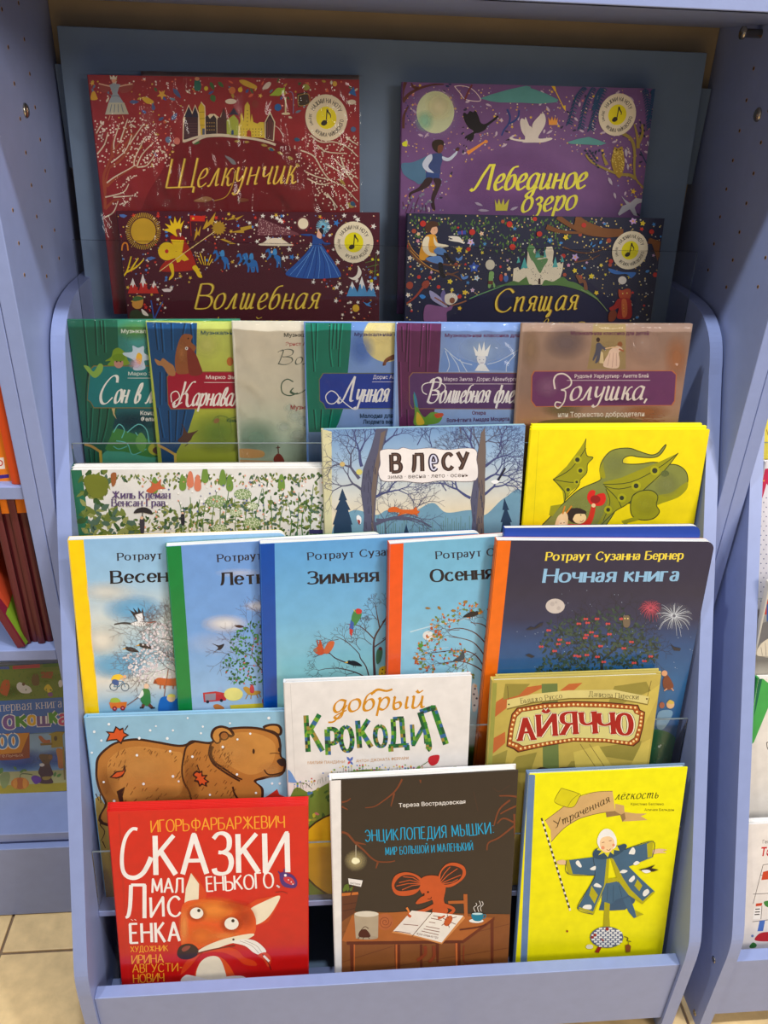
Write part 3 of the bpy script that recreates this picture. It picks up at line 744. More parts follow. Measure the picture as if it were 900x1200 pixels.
# the fox
F1, F2, F3, CRM = (224, 84, 24), (236, 116, 36), (212, 62, 18), (238, 226, 200)
b.blob('330,760 360,700 430,672 500,668 560,690 600,720 650,725 640,705 600,690 560,655 470,640 420,670 360,740', F3)
b.blob('395,790 400,730 440,690 500,690 545,740 560,800 470,815', F1)
b.blob('398,780 408,720 445,688 490,690 515,740 520,792 460,800', CRM)
b.blob('350,765 395,770 470,785 530,770 595,770 598,800 350,800', (238, 232, 226))
b.poly('343,478 352,400 376,330 410,368 440,420 432,470 380,480', F3)
b.poly('346,464 352,400 374,334 408,380 406,445 372,452', CRM)
b.poly('610,470 650,445 752,425 735,480 700,540 640,560', F3)
b.blob('622,488 680,455 748,430 728,480 690,530 645,552 640,520', CRM)
b.blob('338,470 380,448 470,448 560,462 620,480 645,520 648,560 640,590 600,608 520,612 440,640 395,655 340,650 330,600 331,530', F1)
b.glow(470, 490, 130, 60, (244, 140, 50), .9); b.glow(420, 600, 90, 60, (240, 126, 44), .7); b.glow(345, 560, 24, 90, (250, 170, 90), .6); b.glow(600, 520, 60, 60, (176, 44, 14), .5); b.glow(520, 600, 90, 26, (246, 150, 70), .6); b.glow(560, 470, 80, 26, (190, 50, 16), .4)
b.blob('400,668 440,640 520,610 620,590 640,596 600,618 540,632 470,655', CRM)
b.glow(398, 506, 46, 40, (150, 44, 12), .8); b.ell(398, 503, 28, 24, (240, 236, 226)); b.ell(407, 492, 7, 7, (20, 15, 15))
b.glow(542, 550, 52, 42, (150, 44, 12), .8); b.ell(545, 547, 30, 26, (240, 236, 226)); b.ell(551, 535, 7, 7, (20, 15, 15))
b.blob('316,680 322,650 345,634 380,634 404,655 400,680 370,696 335,696', (44, 18, 20)); b.blob('335,655 350,642 372,642 360,658 342,665', (140, 60, 50))
b.line('400,672 470,655 560,640', 5, (120, 40, 20)); b.dots([(553, 614, 5)], (30, 14, 10))
b.blob('538,624 600,612 650,622 690,660 676,680 640,670 600,640', (240, 236, 228)); b.lines('580,620 630,640 660,672|600,618 650,640 672,668', 2, (170, 160, 150))
b.blob('655,680 690,668 712,695 700,730 680,700', (214, 70, 36)); b.line('676,676 700,712 712,742', 3, (40, 20, 20)); b.line('680,682 704,706', 9, (240, 230, 220))
# butterfly
b.blob('752,372 748,340 760,330 800,340 822,370 812,396 770,392', (70, 30, 120)); b.blob('765,352 795,352 812,374 800,384 772,372', (200, 40, 60)); b.dots([(772, 343, 6)], (235, 235, 245))
b.line('742,326 752,342', 5, (70, 30, 120)); b.line('768,316 766,334', 5, (70, 30, 120)); b.line('735,385 748,394', 8, (220, 210, 220)); b.dots([(785, 362, 3), (797, 371, 3), (804, 380, 3)], (240, 220, 220))
b.line('730,415 760,412 782,420', 2, (90, 20, 30))
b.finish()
fox_names = ['red fox hardcover standing directly behind the front fox copy, only its top edge showing', 'third red fox hardcover of the stack at lower left', 'rearmost red fox hardcover, its top edge touching the bear book']
for i in range(3):
    Book('picture_book', fox_names[i], 1, (126.5 + i * .3, 948.6 - 3.0 * i), (361.5, 941.4 - 3.0 * i), off=.0048 * (i + 1), cover=(214, 30, 24), group='red fox storybooks in a stack', th=.0045).finish()

# mouse at the desk
DK = (56, 46, 38)
b = Book('picture_book', 'dark brown hardcover with an orange mouse writing at a desk, white spine', 1, (387, 914.5), (607.5, 902.5), cover=DK, spine=(236, 232, 230), back=(236, 232, 230), th=.014)
b.view(385, 900, 4)
b.add([[b.L(p) for p in pp('9,50 58,44 62,990 18,990')]], (232, 228, 226), local=True)
BR = (122, 66, 40); SKY = (30, 160, 205)
b.lines('345,52 325,90 300,120 255,155 215,180 172,186|308,118 300,150 292,180|62,160 85,155 104,142|62,180 90,195|430,55 432,70', 9, BR, w2=4)
b.lines('62,300 90,310 125,350 165,385 200,420 232,438 285,440 312,434|125,348 175,358|232,438 222,470', 11, BR, w2=5)
b.lines('886,135 850,130 800,130|886,175 840,195 805,215|850,150 800,195 775,270|870,270 800,325 750,350 742,385|870,255 820,235 790,260|870,215 874,330', 9, BR, w2=6)
b.lines('770,90 800,110 850,80|680,110 700,200', 3, (82, 58, 46))
b.sans('Тереза Вострадовская', (330, 184), (642, 166), 19, (235, 230, 225), bold=.008)
b.text('ЭНЦИКЛОПЕДИЯ', (174, 344), (552, 326), 54, SKY, 'hand', wt=.68, jit=.05, gap=.28)
b.text('МЫШКИ:', (580, 322), (776, 305), 54, SKY, 'hand', wt=.68, jit=.05, gap=.28)
b.text('МИР БОЛЬШОЙ И МАЛЕНЬКИЙ', (268, 408), (676, 384), 36, SKY, 'hand', wt=.7, jit=.05, gap=.32)
b.glow(127, 434, 56, 52, (196, 180, 130), .75); b.line('128,360 128,420', 3, (190, 180, 160)); b.blob('108,438 118,420 140,424 146,440 124,450', (244, 240, 200))
b.view(385, 1010, 4)
b.poly('62,232 850,245 850,640 62,640', (134, 80, 40)); b.lines('62,330 380,240|62,470 300,395|180,510 860,400|600,350 850,290|62,560 850,480', 3, (112, 62, 34), smooth=False)
b.poly('62,160 140,150 120,240 62,280', (98, 56, 36)); b.poly('62,146 138,140 140,152 62,160', (196, 110, 50)); b.lines('66,200 130,190|66,230 122,218', 3, (70, 40, 28))
b.leafs([(70, 140, 34, 8, -1.2), (90, 138, 36, 8, -1.6), (72, 120, 30, 8, -.6), (100, 136, 26, 7, -1.0)], (92, 112, 40))
b.line('104,156 122,104', 5, (90, 50, 30)); b.poly('92,76 160,86 152,116 96,104', (230, 226, 222)); b.sans('листики', (100, 102), (148, 108), 10, (60, 50, 45))
b.poly('110,250 360,232 775,262 625,368 88,376 62,368', (172, 98, 44)); b.poly('84,372 628,366 630,380 86,388', (100, 48, 26)); b.poly('628,366 778,256 778,270 630,382', (110, 52, 28))
b.poly('100,386 124,386 122,640 106,640|310,386 336,386 336,640 314,640|592,380 618,380 620,640 596,640|758,276 774,268 772,640 762,640|428,386 440,386 440,600 430,600|502,380 518,380 516,470 506,470', (104, 48, 26)); b.poly('118,386 124,386 122,640 118,640|314,386 322,386 322,640 316,640|594,380 604,380 606,640 598,640', (196, 104, 50))
b.poly('632,150 650,150 652,262 636,262|560,182 634,180 634,194 562,196', (176, 96, 44))
MO = (196, 86, 40)
b.ell(265, 280, 38, 40, (176, 98, 56), .2); b.lines([[(265 + (30 - k * 1.2) * math.cos(k * .6), 280 + (30 - k * 1.2) * math.sin(k * .6)) for k in range(24)]], 2.5, (120, 60, 34))
b.poly('120,246 234,240 232,352 128,358', (176, 160, 136)); b.ell(178, 243, 57, 14, (214, 206, 190)); b.ell(180, 354, 52, 9, (166, 150, 128)); b.blob('140,340 150,320 175,315 195,340 190,352 150,352', (78, 36, 24)); b.lines('145,350 138,360|165,352 160,362|185,350 192,360|150,322 170,302 188,312', 3, (60, 28, 20))
b.blob('486,230 488,180 440,150 425,110 440,72 490,62 545,80 548,130 540,180 560,225 545,244 500,240', MO)
b.blob('440,160 410,188 420,196 480,178 486,160', MO)
b.blob('296,110 310,66 350,48 400,54 436,80 432,120 400,150 350,158 312,148', MO); b.blob('310,100 340,66 390,62 428,88 424,120 390,130 340,136 314,126', (62, 44, 36))
b.lines('432,104 390,110 344,130|430,96 380,84 330,96|432,100 372,100 318,112|430,92 395,72 350,68', 4, MO, smooth=False)
b.blob('516,100 520,50 550,12 590,2 634,20 642,60 610,96 560,118', MO); b.blob('524,84 530,44 560,18 600,20 628,40 616,78 576,100 540,104', (62, 44, 36))
b.lines('524,96 560,60 604,30|526,100 570,80 620,60|522,88 545,50 570,22|530,102 580,94 606,80', 4, MO, smooth=False)
b.dots([(446, 150, 5), (466, 140, 5)], (50, 24, 18)); b.lines('464,172 478,172 482,162', 3, (90, 34, 20))
b.lines('500,200 450,225 390,240 372,246', 17, MO, w2=10); b.lines('540,200 580,215 582,232 530,262 512,262', 17, MO, w2=10)
b.lines('366,212 380,240 388,280', 10, (220, 126, 60), w2=4)
b.poly('296,330 390,226 484,236 404,340 392,346', (230, 222, 214)); b.poly('392,346 486,234 632,250 530,384', (234, 228, 218)); b.poly('296,330 392,346 530,384 640,262 632,250 530,376 394,340 300,322', (210, 140, 80)); b.line('392,346 486,234', 3, (110, 80, 60))
b.lines('490,250 540,258|480,262 530,272|470,280 500,284|456,300 520,312|446,312 520,326|436,322 515,340|350,290 420,296|310,324 340,326 385,334', 3, (120, 60, 40)); b.sans('жуки оленьки тра', (412, 338), (512, 358), 12, (110, 60, 50))
b.blob('540,290 552,258 575,250 580,270 560,298', (196, 90, 40)); b.lines('552,270 536,262|560,262 556,244|575,262 600,256|570,280 596,290|560,290 566,306|544,286 530,296', 3, (110, 44, 24))
b.line('512,262 530,258 545,250', 12, MO, w2=7); b.line('372,246 386,256', 12, MO)
b.lines('452,392 452,430 415,460|492,392 494,440 470,468', 16, (140, 62, 34), w2=14); b.line('634,390 634,460 660,472 696,462', 7, (140, 62, 34), w2=4)
b.lines('614,316 700,304 740,290', 6, (92, 40, 26)); b.ell(692, 274, 34, 10, (232, 232, 228)); b.blob('672,240 722,240 720,268 700,276 676,268', (24, 122, 150)); b.ell(697, 241, 25, 5, (190, 220, 226)); b.line('720,246 736,246 732,260 720,262', 4, (24, 122, 150))
b.lines('688,232 680,212 694,200 690,190|704,232 698,210 712,200 706,180|716,230 712,212 724,196 718,182', 3, (226, 220, 214))
b.finish()
Book('picture_book', 'dark hardcover directly behind the mouse book, only a thin dark top edge showing', 1, (396, 911), (602, 899.5), off=.0143, cover=(48, 42, 40), th=.004, H_=.30).finish()

# girl in the blue coat
YL = (238, 232, 4)
b = Book('picture_book', 'bright yellow hardcover with a white-haired child in a blue coat, blue-grey spine', 1, (619.5, 907.5), (806, 899), cover=YL, spine=(98, 126, 170), back=(110, 136, 168), th=.010)
b.view(612, 895, 4.5)
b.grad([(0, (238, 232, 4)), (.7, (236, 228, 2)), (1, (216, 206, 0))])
b.add([[b.L(p) for p in pp('30,52 68,60 24,1060 -10,1060')]], (100, 128, 172), local=True)
b.poly('120,300 200,240 280,180 380,150 476,144 490,250 400,262 300,290 220,340 152,412 150,350', (208, 170, 112)); b.line('120,300 200,240 280,180 380,150 476,144', 3, (120, 96, 50)); b.line('152,412 220,340 300,290 400,262 490,250', 3, (120, 96, 50))
b.poly('440,256 444,282 520,270 536,260 490,210 490,250', (150, 118, 76)); b.poly('490,210 536,220 540,262 520,268 490,250|525,262 526,304 570,302 660,296 625,276 658,262 600,262 540,254', (202, 164, 108)); b.poly('516,270 528,306 545,290 540,258', (150, 118, 76))
b.poly('206,128 300,158 300,180 275,222 250,232 176,206 176,180', (214, 204, 20)); b.line('206,128 300,158 298,180 262,230 176,206 180,170 206,128', 3, (130, 120, 20)); b.line('240,226 262,190 298,160', 2.5, (130, 120, 20))
b.text('Утраченная', (172, 340), (462, 200), 40, (60, 44, 20), 'italic', arc=None, gap=.12)
b.text('лёгкость', (490, 188), (716, 180), 44, (50, 44, 10), 'italic')
b.sans('Кристина Беллемо', (572, 218), (746, 218), 13, (110, 100, 10)); b.sans('Аличия Бальдан', (644, 248), (800, 248), 13, (110, 100, 10))
for k in range(17):
    t0, t1 = k / 17, (k + .55) / 17
    b.line([(101 + 151 * t0, 286 + 486 * t0), (101 + 151 * t1, 286 + 486 * t1)], 9, (60, 50, 40)); b.line([(101 + 151 * t1, 286 + 486 * t1), (101 + 151 * (k + 1) / 17, 286 + 486 * (k + 1) / 17)], 9, (232, 226, 210))
CO, CD, GO = (66, 100, 128), (48, 76, 100), (178, 170, 20)
b.blob('184,512 210,505 232,512 232,528 208,530 186,526', (226, 190, 150)); b.blob('684,456 720,446 762,452 740,460 758,468 716,470 688,474', (226, 190, 150))
b.poly('404,770 440,640 480,610 540,640 600,700 590,730 540,768 470,772', (60, 88, 116))
b.poly('432,726 462,728 458,800 462,858 426,858 430,800', (170, 162, 20)); b.poly('530,712 566,700 592,770 636,790 588,812 560,780', CO); b.poly('592,770 640,792 600,804', GO)
b.blob('418,720 430,650 450,625 500,620 530,650 556,690 500,712 470,735 440,728', CO); b.lines('450,640 446,720|480,636 478,726|510,640 524,700', 3, CD)
b.poly('372,490 446,490 452,520 440,640 372,792 290,760 350,650 382,586 240,578 232,508', CO); b.poly('466,494 540,450 688,406 686,490 560,540 620,600 698,672 630,734 560,690 500,600', CO)
b.poly('228,506 246,506 266,580 242,578|656,420 690,404 684,488 660,494', GO); b.poly('444,496 458,500 452,600 410,700 376,792 300,762 296,752 372,776 430,640', GO); b.poly('464,492 480,500 530,600 570,660 634,722 690,670 698,676 632,738 560,690 500,610', GO)
b.poly('352,690 364,640 398,690 380,736|590,640 606,606 632,640 616,670', GO); b.poly('446,604 506,596 508,616 446,628', GO)
b.line('372,490 382,586 350,650 290,760 372,792', 3, (40, 52, 60)); b.line('540,450 688,406 686,490', 3, (40, 52, 60)); b.line('232,508 240,578 382,586', 3, (40, 52, 60))
b.blob('370,480 380,452 410,440 500,430 540,420 548,440 500,480 440,500 390,498', CD); b.poly('392,452 418,456 400,480 430,466 450,490 462,462 480,476 482,452 512,456 500,432 400,440', (222, 212, 30))
b.blob('394,400 410,360 440,340 472,352 494,390 494,430 470,450 420,452 400,430', (238, 238, 236)); b.blob('408,410 420,388 455,380 480,396 484,430 462,462 430,462 412,440', (240, 206, 160)); b.dots([(424, 440, 10), (480, 426, 8)], (230, 150, 110)); b.lines('418,414 432,410|456,404 470,402|444,450 456,454 464,446', 3, (130, 60, 40))
b.blob('282,514 296,508 312,536 304,544 284,528|356,550 384,536 384,556 366,558|376,642 390,626 414,640 412,650|560,470 580,438 594,452 590,474 572,474|584,524 602,510 618,520 596,532|512,570 530,556 554,562 536,574|560,612 586,586 592,604 574,622|634,688 640,668 660,658 668,676 646,696|318,758 330,742 362,742 360,764', (232, 232, 228))
b.poly('612,556 650,548 700,530 680,548 718,556 690,566 650,566', (50, 40, 30)); b.blob('628,560 660,556 676,566 650,574', (240, 240, 236))
b.ell(444, 912, 88, 56, (88, 98, 128)); b.add([[(x + dx, y + dy) for dx, dy in ((-10, -4), (8, -5), (10, 4), (-8, 5))] for j in range(9) for x in range(360 + (j % 2) * 13, 530, 26) for y in [866 + j * 11.5] if ((x - 444) / 84) ** 2 + ((y - 912) / 52) ** 2 < .95], (230, 230, 226))
b.dots([(446, 868, 10), (382, 900, 9), (368, 912, 8), (236, 880, 6)], (150, 40, 30)); b.poly('410,915 432,926 424,934|380,990 398,962 418,964 402,994', (150, 40, 30)); b.blob('334,962 346,950 370,954 368,970 344,972', (226, 220, 200)); b.line('536,908 556,916 552,930 572,934', 4, (70, 60, 30)); b.line('560,936 558,950', 2, (70, 60, 30)); b.poly('542,954 560,948 572,958 568,988 544,990', (140, 80, 40))
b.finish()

# ------------------------------------------------------------------ second tier
b = Book('picture_book', 'light blue hardcover with a big brown bear walking among autumn leaves', 2, (99, 841), (346, 833), off=.0115, cover=(140, 186, 214), spine=(120, 176, 214), th=.009)
b.view(95, 830, 3.6)
b.grad([(0, (140, 184, 210)), (.45, (152, 196, 222)), (.6, (130, 150, 120)), (.75, (150, 130, 60)), (1, (120, 96, 40))])
OUT = (60, 32, 20); B1, B2 = (178, 116, 52), (196, 136, 66)
b.poly('60,380 76,370 110,420 130,600 100,620 66,500', (164, 140, 70)); b.lines('62,360 76,390|80,362 84,400|100,470 80,490 100,520 84,560|90,560 104,590', 5, OUT, w2=3)
BEAR = '60,260 66,210 100,170 150,140 230,126 320,138 400,152 440,150 470,134 548,140 570,100 620,82 700,76 770,84 830,110 845,150 846,200 864,218 862,262 840,286 800,292 770,300 740,310 770,340 765,400 740,470 700,500 120,500 100,400 76,350 62,300'
b.blob(BEAR, OUT); 
b.blob('70,262 76,214 106,178 154,148 232,136 320,148 400,162 442,160 472,144 552,150 576,108 624,92 700,86 766,94 820,116 835,152 838,200 854,218 852,258 832,276 800,282 764,290 728,306 758,340 755,400 730,460 690,490 130,490 110,400 86,350 72,300', B1)
b.blob('110,240 160,180 250,160 380,180 430,200 430,330 380,380 200,390 130,340', B2); b.blob('600,120 700,100 780,120 820,160 800,240 720,280 640,250 590,200', B2)
b.blob('546,120 556,86 590,72 630,84 648,110 630,124 600,112 590,142 570,150', OUT); b.blob('556,118 566,92 592,82 622,92 636,112 612,104 592,108 580,140 568,140', B2); b.ell(603, 116, 22, 20, OUT); b.ell(604, 116, 15, 14, (150, 92, 44)); b.blob('566,126 576,112 584,122 580,142', B2)
b.blob('766,80 790,66 830,66 848,84 846,110 826,116 810,100', OUT); b.blob('776,84 800,74 828,76 838,90 834,106 812,94', B2)
b.lines('480,140 446,160 434,200 426,260 434,310 456,350 466,390|548,150 540,190 556,230 590,258 640,290 670,306|640,330 648,360 664,384', 8, OUT); b.line('556,160 548,190 562,225 600,252 650,286 680,300', 12, OUT, w2=6)
b.poly('150,350 186,330 176,370 180,400 166,410 158,380', OUT)
rr = random.Random(5)
H1 = rnd_in(pp('90,220 160,170 300,165 420,180 430,380 300,395 120,390 80,300'), 90, 3) + rnd_in(pp('440,180 540,160 560,240 660,310 640,390 480,390 440,300'), 55, 4) + rnd_in(pp('560,170 640,150 640,280 560,230'), 30, 6)
b.glow(260, 250, 170, 110, (214, 156, 84), .6); b.glow(640, 180, 110, 80, (214, 156, 84), .55); b.glow(110, 330, 60, 90, (130, 80, 36), .5); b.glow(460, 300, 50, 110, (136, 84, 38), .45); b.glow(360, 370, 160, 50, (140, 88, 40), .4); b.glow(800, 260, 60, 40, (206, 150, 84), .5)
b.lines([[(x, y), (x + rr.uniform(-12, -4), y + rr.uniform(8, 16))] for x, y in H1 if not 200 < x < 400 or y > 330 or y < 190], 2.4, (112, 66, 30))
b.ell(728, 181, 5, 11, OUT); b.ell(835, 174, 4, 9, OUT); b.blob('826,222 840,212 862,214 862,240 842,242', (50, 34, 34)); b.line('772,258 790,278 826,276 862,262', 5, OUT); b.lines('796,190 820,188 838,192', 2.5, OUT)
LF = (206, 84, 36)
b.poly('104,140 118,110 104,96 136,98 146,74 164,86 178,80 182,100 204,112 184,124 170,152 150,134 126,136', OUT); b.poly('112,134 124,110 114,102 140,104 150,82 164,94 176,88 178,104 194,112 178,120 168,142 152,128 128,130', LF); b.line('184,92 198,72', 4, OUT)
b.poly('120,290 150,264 176,262 184,234 190,262 176,288 150,296', OUT); b.poly('130,288 152,270 178,266 182,256 182,270 168,284 150,290', LF)
b.blob('470,280 486,262 500,266 512,262 514,280 534,280 524,296 542,308 530,316 532,330 512,322 500,330 492,312 476,306 484,294', OUT, n=3); b.blob('478,280 488,270 500,274 508,270 508,286 524,286 516,296 532,308 522,312 522,322 510,314 502,320 496,304 484,300 492,290', LF, n=3); b.line('500,266 490,238', 4, OUT)
b.poly('770,378 800,360 828,340 836,362 862,372 850,400 780,400', (190, 44, 30))
b.dots([(x, y, rr.uniform(4, 6.5)) for x, y in [(56, 98), (118, 66), (316, 74), (292, 92), (388, 92), (364, 126), (246, 125), (514, 76), (506, 104), (628, 62), (792, 40), (714, 106), (598, 162), (376, 180), (236, 197), (470, 203), (388, 286), (412, 307), (264, 318), (96, 310), (658, 278), (738, 356), (544, 364), (806, 316), (838, 316), (46, 186), (140, 390), (170, 30), (450, 40), (660, 130), (86, 135)]], (236, 240, 244), n=9)
b.finish()

b = Book('picture_book', 'white hardcover with green patchwork letters and ochre brush lettering', 2, (333, 800), (553, 791.5), cover=(226, 222, 220), th=.009)
b.view(330, 785, 3.913)
b.grad([(0, (228, 224, 222)), (1, (216, 212, 208))]); b.line('40,66 62,500', 2, (200, 196, 194))
GC = [(44, 120, 44), (30, 84, 52), (112, 160, 44), (52, 100, 150), (36, 60, 50), (150, 130, 60), (28, 110, 60), (80, 130, 50)]
def patch(t, p0, p1, h, style='bold', seed=1, **k):
    rnd = random.Random(seed); fs = pen_text(t, p0, p1, h, style, **k); out = []; cols = []
    for f in fs:
        if len(f) == 4:
            n = max(1, int(math.hypot(f[0][0] - f[1][0], f[0][1] - f[1][1]) / 16))
            for i in range(n):
                a, c = i / n, (i + 1) / n; L_ = lambda p, q, t_: (p[0] + (q[0] - p[0]) * t_, p[1] + (q[1] - p[1]) * t_)
                for u0, u1 in ((0, .5), (.5, 1)):
                    q = [L_(f[0], f[1], a), L_(f[0], f[1], c), L_(f[3], f[2], c), L_(f[3], f[2], a)]
                    out.append([L_(q[0], q[3], u0), L_(q[1], q[2], u0), L_(q[1], q[2], u1), L_(q[0], q[3], u1)]); cols.append(rnd.choice(GC))
        else: out.append(f); cols.append(GC[4])
    b.add(out, cols, 'lettering')
patch('К', (122, 376), (186, 372), 168, wt=.72, seed=2); patch('Р', (214, 390), (258, 388), 118, wt=1.1, seed=3); patch('О', (276, 374), (328, 370), 112, wt=1, seed=4)
patch('К', (358, 358), (410, 354), 126, wt=.95, seed=5); patch('О', (432, 352), (480, 349), 94, wt=1.15, seed=6); patch('Д', (500, 350), (574, 344), 124, wt=.95, seed=7); patch('И', (604, 342), (664, 338), 92, wt=1.1, seed=8); patch('Л', (668, 370), (756, 340), 178, wt=.8, seed=9, slant=0)
b.text('добрый', (240, 194), (652, 172), 88, (206, 140, 26), 'brush', wt=.95)
b.line('410,112 440,90 480,96 508,88', 12, (206, 140, 26), 'lettering', w2=8); b.line('214,240 240,236 270,205 300,160', 8, (206, 140, 26), 'lettering', w2=5)
b.sans('МИЛИЯ ПАНДИНИ', (120, 432), (290, 427), 13, (196, 140, 70)); b.sans('АНТОН ДЖОНАТА ФЕРРАРИ', (342, 424), (582, 410), 13, (196, 140, 70))
b.leafs([(314, 418, 26, 6, -2.2), (314, 418, 24, 6, -1.0), (314, 418, 22, 5, .9)], (90, 110, 180)); b.leafs([(314, 418, 18, 5, 2.2)], (210, 80, 70))
# flower slope, crocodile belly below
b.blob('60,548 160,530 300,470 420,470 560,470 640,440 676,420 700,600 700,1000 -20,1000 20,600', (222, 218, 214), n=4)
b.blob('40,580 130,560 210,520 300,470 420,455 560,470 640,500 860,480 900,1100 -40,1100', (108, 130, 50))
rr = random.Random(8)
for cc in ((70, 140, 50), (190, 190, 50), (190, 110, 110), (70, 110, 180), (60, 90, 40), (150, 150, 60)):
    b.leafs([(x, y, rr.uniform(14, 30), rr.uniform(4, 8), rr.uniform(-3, 3)) for x, y in rnd_in(pp('60,590 300,480 560,480 860,500 860,760 60,760'), 34, int(cc[0]))], cc)
b.lines([[(x, y), (x + rr.uniform(-6, 6), y - rr.uniform(14, 34))] for x, y in [(60 + i * 13, 560 - min(i, 18) * 4.6) for i in range(46)]], 1.6, (80, 100, 60))
for cc in ((200, 60, 60), (90, 130, 200), (220, 190, 60), (110, 150, 60)):
    b.dots([(x, y, rr.uniform(2.5, 5)) for x, y in [(60 + i * 13, 532 - min(i, 18) * 4.6 + rr.uniform(-14, 10)) for i in range(0, 46)] if rr.random() < .33], cc)
b.blob('-10,480 10,462 36,460 62,500 68,516 30,514 0,508', (110, 150, 206)); b.line('68,516 110,520 140,545', 2, (60, 60, 60)); b.line('640,440 610,470', 2, (80, 110, 60)); b.line('676,416 640,440', 3, (80, 110, 60)); b.blob('672,420 680,396 722,390 716,424 690,438', (190, 34, 44)); b.leafs([(618, 462, 30, 7, -1.0)], (120, 160, 80))
b.ell(400, 860, 330, 225, (60, 44, 20), .12, n=40); b.ell(400, 860, 322, 217, (212, 168, 20), .12, n=40); b.ell(480, 850, 220, 160, (176, 178, 24), .1, n=32)
b.finish()

b = Book('picture_book', 'mustard hardcover with red circus lettering in a lit sign frame', 2, (577.5, 797.5), (775, 790.5), cover=(186, 166, 82), spine=(206, 186, 92), th=.010)
b.view(560, 780, 3.75)
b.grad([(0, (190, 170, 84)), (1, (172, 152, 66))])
b.poly('80,160 170,100 280,85 280,100 160,160 70,230|66,320 120,290 120,340 50,400|400,80 460,75 420,110 360,110', (186, 100, 50)); b.poly('280,80 350,78 356,460 286,460', (104, 120, 66))
b.poly('120,80 230,80 180,130 110,150|60,400 130,370 120,430 60,440|170,400 260,380 230,470 120,470|520,360 720,330 690,420 560,400|600,90 740,70 760,110 560,200|410,420 470,415 460,450 380,460', (146, 134, 60)); b.poly('640,200 800,80 790,140 700,330|420,380 530,350 600,460 430,460|720,340 760,320 740,440 660,460', (202, 182, 88))
b.poly('66,76 84,76 60,480 40,480', (150, 150, 70)); b.lines('130,90 136,165|762,66 745,135|450,345 520,450|490,345 560,450', 2, (90, 70, 40), smooth=False)
RW = [(128, 150), (240, 125), (400, 108), (600, 106), (752, 136), (744, 168), (600, 140), (400, 142), (240, 160), (126, 188)]
b.poly([(x + 2, y + 6) for x, y in RW], (128, 110, 50)); b.poly(RW, (212, 198, 126)); b.dots([(136, 170, 4), (742, 146, 4)], (60, 40, 24))
b.text('Бьяджо Руссо', (190, 166), (370, 142), 22, (70, 60, 30), 'seriflight'); b.text('Даниэла Парески', (488, 134), (704, 148), 22, (70, 60, 30), 'seriflight')
def frame(i):
    L_ = [(152, 215), (176, 188), (290, 168), (420, 160), (560, 164), (700, 176), (708, 196), (730, 206), (724, 262), (706, 330), (680, 350), (560, 334), (420, 330), (300, 350), (180, 376), (160, 362), (130, 350), (138, 280)]
    cx, cy = 430, 262
    return [(cx + (x - cx) * (1 - i / 300), cy + (y - cy) * (1 - i / 100)) for x, y in L_]
b.poly(frame(-5), (84, 36, 18)); b.poly(frame(0), (164, 80, 30)); b.poly(frame(19), (92, 40, 20)); b.poly(frame(21), (208, 200, 128))
fr = frame(10); pts = []
for a, c in zip(fr, fr[1:] + fr[:1]):
    n = max(1, round(math.hypot(c[0] - a[0], c[1] - a[1]) / 20)); pts += [(a[0] + (c[0] - a[0]) * k / n, a[1] + (c[1] - a[1]) * k / n, 6) for k in range(n)]
b.dots(pts, (226, 176, 96), n=9); b.dots([(x - 1, y - 1, 3) for x, y, r in pts], (248, 232, 180))
LT = [('А', 184, 244, 326, 92), ('Й', 270, 340, 308, 90), ('Я', 372, 432, 300, 92), ('Ч', 460, 516, 298, 90), ('Ч', 536, 596, 300, 88), ('О', 618, 676, 304, 92)]
for wt, cc in ((1.75, (50, 22, 14)), (1.55, (236, 228, 200)), (1.05, (164, 34, 26))):
    for ch, x0, x1, y, hh in LT: b.text(ch, (x0, y), (x1, y - 4), hh, cc, 'serif', wt=wt)
b.blob('250,460 280,445 330,455 370,445 440,448 470,480 260,490', (60, 40, 24))
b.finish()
Book('picture_book', 'second mustard hardcover behind the circus-sign book, only its top edge and corner showing', 2, (583, 794), (775, 787), off=.0103, cover=(196, 178, 90), th=.009).finish()

# ------------------------------------------------------------------ third tier: five board books, each leaning over the next
INK = (40, 34, 40)
def tree(b, x, y, a, l, w, c, seed, depth=6, spread=.5, tips=None, curve=.0):
    rnd = random.Random(seed); segs = []
    def go(x, y, a, l, w, d):
        n = 3; pts = [(x, y)]
        for i in range(n):
            a2 = a + rnd.uniform(-.18, .18) + curve; x += math.cos(a2) * l / n; y += math.sin(a2) * l / n; pts.append((x, y)); a = a2
        segs.append((pts, w))
        if tips is not None and d <= 2: tips.append((x, y, a))
        if d <= 0: return
        for s_ in (-1, 1):
            go(x, y, a + s_ * rnd.uniform(spread * .6, spread * 1.3), l * rnd.uniform(.68, .9), w * .62, d - 1)
        if rnd.random() < .35: go(pts[1][0], pts[1][1], a + rnd.choice((-1, 1)) * spread * 1.6, l * .6, w * .5, d - 1)
    go(x, y, a, l, w, depth)
    fs = []
    for pts, w in segs: fs += ribbon(pts, max(w, .9), max(w * .65, .8))
    b.add(fs, c); return segs
def bird(b, x, y, k, c, fl=1):
    b.blob([(x + fl * k * p, y + k * q) for p, q in ((-1, 0), (-.4, -.35), (.3, -.2), (1, .25), (1.1, .5), (.3, .45), (-.4, .35))], c); b.ell(x - fl * k * .8, y - k * .15, k * .3, k * .25, c)
    b.poly([(x - fl * k, y - k * .25), (x - fl * k * 1.6, y), (x - fl * k, y)], (240, 180, 40)); b.lines([[(x - k * .1, y + k * .3), (x - k * .15, y + k * .7)], [(x + k * .2, y + k * .3), (x + k * .15, y + k * .7)]], 1.5, (60, 40, 30))
